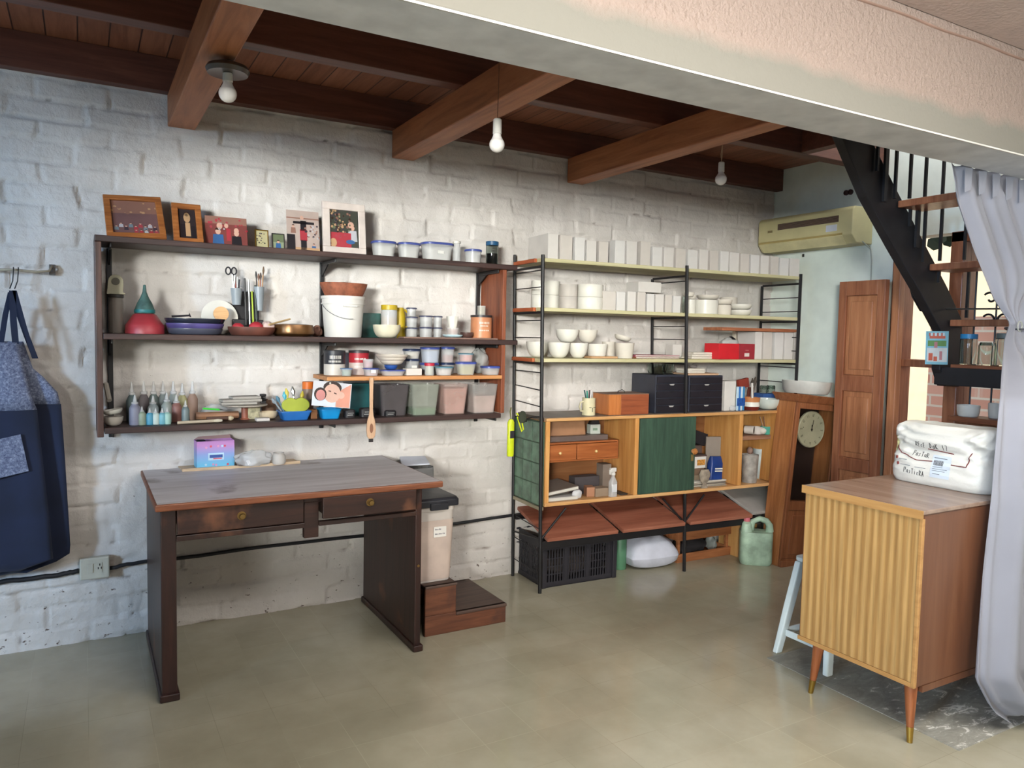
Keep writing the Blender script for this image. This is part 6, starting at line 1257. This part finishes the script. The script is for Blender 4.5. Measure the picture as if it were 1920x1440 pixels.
c=MB(); c.loft([rrect(w+.01,d+.01,.004,h-.05,cx=w/2,cy=d/2),rrect(w+.03,d+.03,.004,h-.035,cx=w/2,cy=d/2),rrect(w+.03,d+.03,.004,h-.028,cx=w/2,cy=d/2),rrect(w+.055,d+.055,.004,h-.01,cx=w/2,cy=d/2),rrect(w+.055,d+.055,.004,h,cx=w/2,cy=d/2)]); c.build('cornice',CKD,ck,smooth='auto')
MB().box(.03,w-.03,.012,.0135,.42,h-.09).build('glass',paint('clock_glass',(220,225,220),.02,trans=1,ior=1.02,alpha=.18,var=0),ck)
DC=(4.054,-0.64,0.881)
dz=DC[2]; dxx=w*.5; dr_=.118
dial=MB().lathe([(dr_,0),(dr_,.012),(dr_-.006,.016),(dr_-.008,.013),(.001,.013)],n=48).build('dial',paint('aged_dial',(196,190,158),.4,var=.1),ck,loc=(dxx,.056,dz),rot=(PI/2,0,0),smooth='auto')
nm=MB(); INK=solid((50,42,36))
for k in range(12):
    a=PI/2-k*PI/6; r_=dr_*.78
    nm.T=Matrix.Translation((r_*math.cos(a),r_*math.sin(a),.0135))@Matrix.Rotation(a-PI/2,4,'Z')
    dg=['12','1','2','3','4','5','6','7','8','9','10','11'][k]
    SEG={'0':'abcdef','1':'bc','2':'abged','3':'abgcd','4':'fgbc','5':'afgcd','6':'afgedc','7':'abc','8':'abcdefg','9':'abcdfg'}
    for q_,ch in enumerate(dg):
        ox_=(q_-(len(dg)-1)/2)*.012
        G={'a':(-.004,.004,.008,.0095),'g':(-.004,.004,-.0008,.0008),'d':(-.004,.004,-.0095,-.008),'b':(.003,.0045,0,.009),'c':(.003,.0045,-.009,0),'f':(-.0045,-.003,0,.009),'e':(-.0045,-.003,-.009,0)}
        for sgm in SEG[ch]:
            a0,a1,b0,b1=G[sgm]; nm.box(ox_+a0,ox_+a1,b0,b1,0,.0006)
    nm.T=None
nm.build('numerals',INK,dial)
MB().box(-.002,.002,-.01,.062,.015,.016).build('minute_hand',INK,dial,rot=(0,0,-.15)); MB().box(-.003,.003,-.012,.03,.0165,.0175).build('hour_hand',INK,dial,rot=(0,0,.1))
MB().lathe([(.006,.0135),(.006,.019)],n=12).build('hand_boss',INK,dial)
MB().lathe([(.003,.0135),(.003,.0145)],n=10,c=(-.075,.01,0)).build('winding_hole',INK,dial)
hat=(4.134,-0.6,0.396,0.067)
a_=math.atan2(TC[0][0]-TC[1][0],1.1)*.8
zt=math.cos(a_)*h; xt=TC[1][0]+math.sin(a_)*h
tag(MB().lathe([(.13,0),(.145,.02),(.155,.08),(.148,.08),(.138,.022),(.12,.008),(.001,.008)],n=48).build('basin',paint('white_enamel',(216,214,206),.4),loc=(xt+.225,CY+.10,zt-.008),rot=(0,a_*.5,0),smooth='auto'),'white round basin resting on top of the standing clock','basin')
# ---------------------------------------------------------------- air conditioner
A_=[(4.13,-0.034,2.272),(4.13,-0.782,2.261),(4.13,-0.089,2.049),(4.13,-0.838,2.032)]
y0=A_[1][1]; y1=A_[0][1]; z1=(A_[0][2]+A_[1][2])/2; z0=(A_[2][2]+A_[3][2])/2
ac=thing('air_conditioner','yellowed split air conditioner high on the right hand wall','air conditioner',(4.328,(y0+y1)/2,z0))
ACM=paint('yellowed_plastic',(208,198,150),.5,var=.1,vs=4); L=(y1-y0)/2; H=z1-z0; D=.198
mb=MB(); mb.loft([[(p[0],yy,p[1]) for p in ((0,0),(-D+.045,0),(-D,.05),(-D,H-.02),(-D+.02,H),(0,H))] for yy in (-L,L)]); mb.build('casing',ACM,ac,bev=.006)
mb=MB(); mb.loft([[(p[0],yy,p[1]) for p in ((-D-.003,.055),(-D-.004,.06),(-D-.004,.064),(-D,.066),(-D,.05))] for yy in (-L+.07,L-.01)]); mb.build('panel_seam',solid((170,150,96)),ac)
mb=MB(); mb.loft([[(p[0],yy,p[1]) for p in ((-D+.045,-.004),(-D-.004,.048),(-D-.001,.052),(-D+.05,.0))] for yy in (-L+.07,L-.02)]); mb.build('outlet_flap',paint('flap_cream',(222,212,164),.45),ac)
vg=MB(); vg.mi=0; vg.box(-D-.001,-D+.004,-L+.10,L-.17,H*.60,H*.78); vg.mi=1
for k in range(5): vg.box(-D-.0025,-D-.001,-L+.10,L-.17,H*(.615+k*.035),H*(.62+k*.035)+.0015)
vg.build('intake_grille',[solid((80,62,54)),solid((120,100,84))],ac)
MB().box(-D-.0025,-D-.0005,-L+.11,-L+.19,H*.36,H*.54).build('white_sticker',solid((206,210,220)),ac)
MB().box(-D-.0025,-D-.0005,L-.125,L-.085,H*.55,H*.62).build('badge',solid((140,124,84),.3),ac)
mb=MB(); mb.tube([(-.10,-L-.004,H*.05),(-.02,-L-.004,-.03),(-.012,-L-.01,-.10),(-.008,-L-.012,-.32)],.004,6); mb.build('drain_wire',solid((170,176,168)),ac,smooth='auto')
MB().box(-.004,0,L-.235,L-.22,-.035,-.015).build('dark_clip',solid((40,38,36)),ac)
wp=(4.33,-0.597,2.392)
sk2=thing('wall_socket','small dark brown round double socket high on the white wall beside the stair beam','socket',(4.329,wp[1],wp[2]))
for dy in (-.016,.016): MB().lathe([(.017,0),(.017,.012),(.012,.016),(.010,.008),(.001,.008)],n=20).build('round_cap',solid((60,34,30)),sk2,loc=(0,dy,0),rot=(0,-PI/2,0),smooth='auto')
# ---------------------------------------------------------------- bulbs
def bulb(t,z,r=.03,down=True,hs=.05):
    MB().lathe([(.0145,0),(.0165,-.010),(r*.8,-.024)]+[(r*math.cos(a),-.022-r*.62+r*math.sin(a)*1.0) for a in np.linspace(.55,-PI/2+.02,10)],n=28,c=(0,0,z)).build('bulb',paint('opal_glass',(232,226,222),.25,var=.02),t,smooth='auto')
    MB().lathe([(.012,hs),(.016,hs-.004),(.017,.0),(.014,-.002)],n=20,c=(0,0,z)).build('lamp_holder',WPL,t,smooth='auto')
l1=(0.446,-1.05,2.275)
t=thing('ceiling_lamp','bare white bulb in a dark round ceiling fitting at the left','lamp',(l1[0],-1.05,2.344))
bz=l1[2]-2.344
MB().lathe([(.012,0),(.016,-.006),(.03,bz+.062),(.066,bz+.048),(.072,bz+.036),(.066,bz+.022),(.02,bz+.026)],n=36).build('canopy',paint('pewter',(92,84,78),.35,metal=.7),t,smooth='auto')
bulb(t,bz-.002,.030,hs=.03)
l2=[(1.364,-1.3,2.155),(1.363,-1.3,2.202),(1.363,-1.3,2.442)]
t=thing('pendant_bulb','bare white bulb hanging on a long thin cord in front of the middle beam','lamp',(l2[0][0],-1.3,2.634))
zc=l2[0][2]-2.634
MB().tube([(0,0,0),(.003,0,zc*.5),(0,0,zc+.07)],.0018,6).build('cord',solid((120,84,64)),t,smooth='auto'); bulb(t,zc+.022,.029,hs=.055)
l3=(2.992,-0.81,2.3)
t=thing('pendant_bulb','bare white bulb on short frayed wires near the right hand beam','lamp',(l3[0],-.81,2.49))
zc=l3[2]-2.49
MB().tube([(0,0,0),(.004,0,zc*.4),(-.002,0,zc+.06)],.002,6).tube([(.004,0,-.01),(-.006,0,zc*.4),(.003,0,zc+.06)],.002,6).build('frayed_wires',solid((206,180,150)),t,smooth='auto'); bulb(t,zc+.024,.031,hs=.05)
WR_=[(1.531,-1.51,2.337),(1.742,-1.51,2.325),(1.948,-1.51,2.324),(2.112,-1.51,2.336)]
tag(MB().tube([(a[0],-1.612,2.50+.02*k) for k,a in enumerate(WR_)],.0015,6).build('loose_wire',solid((190,170,150)),smooth='auto'),'thin pale wire along the ceiling joist between the beams','wire')
# ---------------------------------------------------------------- mid-century cabinet, sack, stool, floor patch
def zebra():
    m,t,b=newmat('striped_veneer'); b.inputs['Roughness'].default_value=.4
    v=coords(t); wv=N(t,'ShaderNodeTexWave',wave_type='BANDS',bands_direction='Y',i_Scale=9.5,i_Distortion=2.6,i_Detail=3.0); wv.inputs['Detail Scale'].default_value=.8
    v2=coords(t,(1,1,.12)); t.links.new(v2,wv.inputs[0]); 
    n=N(t,'ShaderNodeTexNoise',i_Scale=70.0,i_Detail=5.0,i_Roughness=.7); t.links.new(coords(t,(1,1,.04)),n.inputs[0])
    a=ramp(t,wv.outputs[0],[(.1,(170,126,72)),(.5,(186,142,84)),(.9,(198,156,98))]); c=ramp(t,n.outputs[0],[(.35,(214,214,214)),(.65,(255,255,255))])
    mx=N(t,'ShaderNodeMix',data_type='RGBA',blend_type='MULTIPLY'); mx.inputs[0].default_value=1; t.links.new(a,mx.inputs[6]); t.links.new(c,mx.inputs[7]); t.links.new(mx.outputs[2],b.inputs['Base Color']); return m
ZE=zebra(); MF=wood('smooth_cabinet_front',(94,58,38),(108,68,46),(120,80,56),2,.5,.4,bp=.04); MTOP=wood('worn_glossy_top',(124,100,84),(142,118,102),(158,136,120),1,.6,.25,bp=.04)
HON=wood('honey_trim',(158,112,62),(176,130,76),(188,144,88),1,1,.4)
mc=thing('sideboard','mid-century wooden cabinet with striped end and tapered brass-tipped legs','cabinet',(2.539,-2.30,0))
X1=.95
MB().box(.006,X1,.0,.50,.205,.828).build('carcass',MF,mc,bev=.003)
MB().box(.001,.0058,.012,.492,.222,.812).build('striped_end',ZE,mc)
MB().box(-.004,.012,-.002,.012,.205,.812).box(-.004,.0,.012,.50,.205,.222).build('end_trim',HON,mc,bev=.002)
MB().box(-.008,X1,-.006,.505,.828,.843).build('top',MTOP,mc,bev=.003); MB().box(-.010,-.0082,-.006,.505,.812,.843).build('top_lipping',HON,mc)
MB().box(.05,X1,-.001,.02,.18,.204).build('under_rail',MF,mc); MB().box(.05,X1,.47,.49,.18,.204).build('under_rail',MF,mc)
for (x_,y_,sx,sy) in ((.03,.03,-1,-1),(.03,.42,-1,1),(.89,.03,1,-1),(.89,.42,1,1)):
    MB().tube([(x_,y_,.2045),(x_+sx*.012,y_+sy*.012,.055)],[.023,.0125],16).build('leg',wood('leg_wood',(110,58,30),(140,78,42),(160,96,56),2,2,.35),mc,smooth='auto')
    MB().tube([(x_+sx*.012,y_+sy*.012,.0545),(x_+sx*.017,y_+sy*.017,0)],[.0132,.0095],16).build('ferrule',BRASS,mc,smooth='auto')
# white sack with handwriting
SKX=3.12
P0=[(3.12,-1.853,0.851),(3.12,-2.254,0.845),(3.12,-1.824,1.058),(3.12,-2.242,1.127)]
sk_=thing('flour_sack','bulging white printed paper sack with handwriting on the mid-century cabinet','sack',(SKX,(P0[0][1]+P0[1][1])/2,.8440),rz=-PI/2)
SM=paint('white_paper_sack',(226,222,212),.4,var=.06,vs=5,bp=.5,bs=26)
hx=(P0[0][1]-P0[1][1])/2; hh=(P0[2][2]+P0[3][2])/2-.8440; hy=.125
KX=(.97,1.0,1.01,1.01,1.0,1.0,.99,.99,1.0,1.02,1.04,1.05,1.05,1.02,.93,.55); KY=(.88,.97,1.0,1.02,1.02,1.0,.97,.93,.88,.9,.94,.96,.9,.78,.6,.3)
rings=[]; n_=88
for i in range(46):
    t_=i/45; kk=t_*15; k0=min(14,int(kk)); f0=kk-k0; kx=KX[k0]*(1-f0)+KX[k0+1]*f0; ky=KY[k0]*(1-f0)+KY[k0+1]*f0; zt_=hh*min(1,t_*1.09) if t_<.92 else hh*(1.0-(t_-.92)*.25)
    ring=[]
    for j in range(n_):
        a=2*PI*j/n_; ca,sa=math.cos(a),math.sin(a); e=.32
        x=math.copysign(abs(ca)**e,ca)*hx*kx; y=math.copysign(abs(sa)**(e+.15),sa)*hy*ky
        amp=min(1,t_*2.2)
        rid=abs(noise.noise(Vector((x*7,y*5,zt_*22+x*6))))+.6*abs(noise.noise(Vector((x*15+3,y*9,zt_*30-x*16))))
        dn=(-rid*.036+noise.noise(Vector((x*6,y*6,zt_*8)))*.014)*amp*(.35+.9*t_)+.006
        ring.append((x+ca*dn*.6,y+sa*dn,zt_+noise.noise(Vector((x*14,y*14,5)))*.016*max(0,t_-.5)*(1 if t_<.99 else 1)))
    rings.append(ring)
MB().loft(rings).build('sack_body',SM,sk_,smooth=True)
bpy.context.view_layer.update()
dg_=bpy.context.evaluated_depsgraph_get(); so=[c for c in sk_.children][0].evaluated_get(dg_)
def SURF(u,v):
    ok,loc,nn,_=so.ray_cast(Vector((hx*(u*2-1)*.93,-.5,hh*v)),Vector((0,1,0)))
    return (loc.y-.0022) if ok else -.13
def decal(name,m,quads,off=.0):
    mb=MB()
    for (u0,u1,v0,v1) in quads:
        nn=max(1,int((u1-u0)/.03)); mm=max(1,int((v1-v0)/.05))
        for k in range(nn):
            for q in range(mm):
                a=u0+(u1-u0)*k/nn; b_=u0+(u1-u0)*(k+1)/nn; c=v0+(v1-v0)*q/mm; d=v0+(v1-v0)*(q+1)/mm
                mb.add([(hx*(p[0]*2-1)*.93,SURF(*p)-off,hh*p[1]) for p in ((a,c),(b_,c),(b_,d),(a,d))],[(0,1,2,3)])
    return mb.build(name,m,sk_)
def strokes(lines,w_=.0022):
    "lines: polylines in (u,v) on the sack front"
    mb=MB()
    for L_ in lines:
        pts=[]
        for (a,b_) in zip(L_,L_[1:]):
            n2=max(1,int(math.hypot((b_[0]-a[0])*2*hx,(b_[1]-a[1])*hh)/.008))
            for k in range(n2): pts.append((a[0]+(b_[0]-a[0])*k/n2,a[1]+(b_[1]-a[1])*k/n2))
        pts.append(L_[-1])
        mb.tube([(hx*(u*2-1)*.93,SURF(u,v)+.0005,hh*v) for u,v in pts],w_*.5,5)
    return mb
INK2=solid((60,54,52)); REDI=solid((120,50,44))
GL={'P':[[(0,0),(0,1),(.7,1),(.75,.55),(0,.5)]],'a':[[(.6,.6),(.1,.5),(.1,.05),(.6,.1),(.65,.6),(.7,0)]],'s':[[(.6,.6),(.15,.5),(.6,.25),(.1,0)]],'T':[[(0,1),(.8,1)],[(.4,1),(.4,0)]],'i':[[(.3,.6),(.3,0)],[(.3,.85),(.32,.9)]],'c':[[(.6,.55),(.15,.5),(.15,.05),(.6,.05)]],'R':[[(0,0),(0,1),(.6,.9),(.6,.55),(0,.5),(.7,0)]],'A':[[(0,0),(.35,1),(.7,0)],[(.15,.4),(.55,.4)]],'E':[[(.6,1),(0,1),(0,0),(.6,0)],[(0,.5),(.5,.5)]],'K':[[(0,0),(0,1)],[(.6,1),(0,.45),(.65,0)]],'D':[[(0,0),(0,1),(.6,.7),(.6,.3),(0,0)]],'1':[[(.3,1),(.3,0)]],'7':[[(0,1),(.6,1),(.2,0)]],'O':[[(.3,1),(0,.5),(.3,0),(.6,.5),(.3,1)]],'N':[[(0,0),(0,1),(.6,0),(.6,1)]],'L':[[(0,1),(0,0),(.6,0)]],' ':[]}
def word(s,u,v,cw,chh,slope=0):
    o=[]
    for k,ch in enumerate(s):
        for pl in GL.get(ch,[]): o.append([(u+(k+p[0]*.8)*cw,v+p[1]*chh+slope*(k*cw)) for p in pl])
    return o
strokes(word('PasTicRA',.17,.17,.030,.085,-.12)+word('DaK 17',.43,.62,.034,.085,-.05)+word('REcE',.26,.63,.030,.07,-.1)+word('PasTaR',.24,.47,.032,.075,-.1)).build('handwriting',INK2,sk_)
strokes([[(.02,.60),(.10,.48),(.30,.40),(.55,.42)],[(.66,.40),(.84,.40),(.86,.62)],[(.40,.60),(.58,.58),(.68,.57)]],.004).build('printed_frame',REDI,sk_)
strokes([[(.06,.40),(.072,.40)],[(.062,.42),(.07,.38)],[(.075,.30),(.09,.30)],[(.078,.32),(.088,.28)]],.009).build('printed_marks',REDI,sk_)
st_=[(.47,.68,.16,.52)]
decal('sticker',solid((214,222,230),.35),st_,.0015)
bars=[]; rr=random.Random(4); u=.49
while u<.60: w_=rr.uniform(.002,.006); bars.append((u,u+w_,.36,.44)); u+=w_+rr.uniform(.002,.005)
decal('barcode',INK2,bars,.003)
decal('sticker_text',solid((120,124,130)),[(.49,.64,.475,.485),(.49,.6,.33,.338),(.49,.65,.30,.308),(.49,.63,.27,.278),(.50,.58,.22,.23),(.10,.2,.38,.39),(.12,.25,.29,.30),(.3,.42,.28,.288)],.0035)
decal('yellow_tag',solid((226,222,160)),[(.0,.035,.5,.75)],.004)
# stool
stl=thing('stool','white plastic stool behind the mid-century cabinet','stool',(2.905,-1.655,0))
STM=paint('white_stool_plastic',(214,222,220),.35,var=.04)
MB().loft([rrect(.20,.20,.03,.43),rrect(.215,.215,.03,.435),rrect(.215,.215,.03,.45),rrect(.19,.19,.03,.456)]).build('seat',STM,stl,smooth='auto')
for sx in (-1,1):
    for sy in (-1,1):
        mb=MB(); a=Vector((sx*.085,sy*.085,.43)); b_=Vector((sx*.155,sy*.135,0))
        def sec(p,s): return [(p.x-s,p.y-s*.7,p.z),(p.x+s,p.y-s*.7,p.z),(p.x+s,p.y+s*.7,p.z),(p.x-s,p.y+s*.7,p.z)]
        mb.loft([sec(b_,.019),sec(b_.lerp(a,.5),.022),sec(a,.022)]); mb.build('leg',STM,stl,bev=.006)
for sy in (-1,1): MB().box(-.13,.13,sy*.122-.005,sy*.122+.005,.085,.115).build('stretcher',STM,stl,bev=.003)
for sx in (-1,1): MB().box(sx*.138-.005,sx*.138+.005,-.105,.105,.085,.115).build('stretcher',STM,stl,bev=.003)
tag(MB().box(-.06,.06,-.08,.08,0,.012).build('dark_cloth',solid((64,60,54),.9),loc=(2.905,-1.655,.1165),bev=.003),'dark folded rag lying on the crossbars under the white stool','rag')
def patch():
    m,t,b=newmat('worn_grey_floor_patch'); b.inputs['Roughness'].default_value=.55
    v=coords(t); n=N(t,'ShaderNodeTexNoise',i_Scale=11.0,i_Detail=6.0,i_Roughness=.7,i_Distortion=1.2); t.links.new(coords(t,(1,2.2,1)),n.inputs[0])
    sx=N(t,'ShaderNodeSeparateXYZ'); t.links.new(v,sx.inputs[0]); 
    ad=N(t,'ShaderNodeMath',operation='MULTIPLY_ADD'); ad.inputs[1].default_value=-.14; t.links.new(sx.outputs[1],ad.inputs[0]); t.links.new(n.outputs[0],ad.inputs[2])
    t.links.new(ramp(t,ad.outputs[0],[(.40,(136,133,122)),(.60,(158,155,144)),(.62,(168,164,154)),(.64,(222,218,208))]),b.inputs['Base Color'])
    bump(t,b,n.outputs[0],.4,.006); return m
tag(MB().box(0,.95,-.44,.42,0,.0025).build('floor_mat',patch(),loc=(2.655,-1.965,.0002)),'worn dark grey mat with chipped pale spots under the mid-century cabinet','mat')
# ---------------------------------------------------------------- curtain
CL=[(3.312,-1.87,2.212),(3.371,-1.88,2.047),(3.48,-1.9,1.843),(3.601,-1.93,1.634),(3.692,-1.96,1.525),(3.498,-2.04,1.441),(3.231,-2.18,1.332),(2.986,-2.31,1.219),(2.911,-2.345,1.028),(2.878,-2.36,0.876),(2.828,-2.37,0.591),(2.783,-2.39,0.37),(2.76,-2.4,0.222)]
CUR=bpy.data.materials.new('sheer_white_curtain')
CUR=paint('sheer_curtain',(164,164,172),.8,var=.04,sheen=.2)
ct=thing('curtain','sheer white gathered curtain hanging from the header and tied back at the right','curtain',(3.6,-2.1,0))
CL=[tuple(c) for c in CL]
extra=[(2.86,-2.41,.085),(2.95,-2.42,.03)]
rows=CL+extra
def interp(rows,n):
    zs=[r[2] for r in rows]; out=[]
    for i in range(n):
        t_=i/(n-1)*(len(rows)-1); k=min(int(t_),len(rows)-2); f_=t_-k; a,b_=rows[k],rows[k+1]; out.append(tuple(a[q]+(b_[q]-a[q])*f_ for q in range(3)))
    return out
rw=interp(rows,90); nx=120; f_=[];bk=[]
for i,(x,y,z) in enumerate(rw):
    # gather amount: narrow near the tie
    tz=1.52; g=math.exp(-((z-tz)/.16)**2)
    W_=(1.15+.15*(2.2-z))*(1-.86*g)
    a=[];b2=[]
    for j in range(nx+1):
        t_=j/nx; ph_=t_*44+.9*math.sin(t_*9+z*.6)
        amp=.022*(1-.55*g)*(1.25-.3*min(1,z/2.2))*(1 if z<2.12 else .55)
        xx=x+W_*t_; yy=y+amp*math.sin(ph_)+amp*.45*math.sin(ph_*2.3+z)+( -.22*t_*(1 if z<.9 else .35) if z<1.4 else -.02*t_)
        xx+=amp*.5*math.cos(ph_)
        if z>2.17: zz=z+.006*math.sin(ph_*1.7)
        else: zz=z
        if z<.1: zz=z+.02*math.sin(ph_*.6)
        if j==0: pass
        a.append((xx-3.6,min(yy,-1.86 if z>2.1 else 9)+2.1,max(.004,zz)))
    f_.append(a)
mb=MB(); n=nx+1; mb.add([p for r in f_ for p in r],[(i*n+j,i*n+j+1,(i+1)*n+j+1,(i+1)*n+j) for i in range(len(f_)-1) for j in range(nx)])
# translucent cloth
nt_=CUR.node_tree; pb_=nt_.nodes['Principled BSDF']; tr_=nt_.nodes.new('ShaderNodeBsdfTranslucent'); tr_.inputs[0].default_value=(*lin((222,222,230)),1); mx_=nt_.nodes.new('ShaderNodeMixShader'); mx_.inputs[0].default_value=.35
nt_.links.new(pb_.outputs[0],mx_.inputs[1]); nt_.links.new(tr_.outputs[0],mx_.inputs[2]); nt_.links.new(mx_.outputs[0],nt_.nodes['Material Output'].inputs[0])
o_=mb.build('cloth',CUR,ct,smooth=True); so_=o_.modifiers.new('thick','SOLIDIFY'); so_.thickness=.0015
# header tape
for k in range(9):
    mb=MB(); x=CL[0][0]-3.6+.04+k*.11; mb.loft([[(x,.195,2.19),(x+.05,.19,2.195),(x+.035,.185,2.10),(x+.0,.19,2.085)],[(x,.197,2.19),(x+.05,.192,2.195),(x+.035,.187,2.10),(x+.0,.192,2.085)]])
    mb.build('pleat_tape',CUR,ct)
tie=thing('curtain_tie','thin cord tying the white curtain back at the right edge','cord',(CL[4][0]+.06,-1.98,1.50))
MB().tube([(.10*math.cos(a),.06*math.sin(a),.004*math.sin(3*a)) for a in np.linspace(0,2*PI,25)],.004,6).build('loop',solid((60,60,66)),tie,smooth='auto')
MB().tube([(-.09+.018*math.cos(a),-.03,.01+.022*math.sin(a)) for a in np.linspace(0,2*PI,13)],.003,6).build('bow',solid((170,170,160)),tie,smooth='auto')
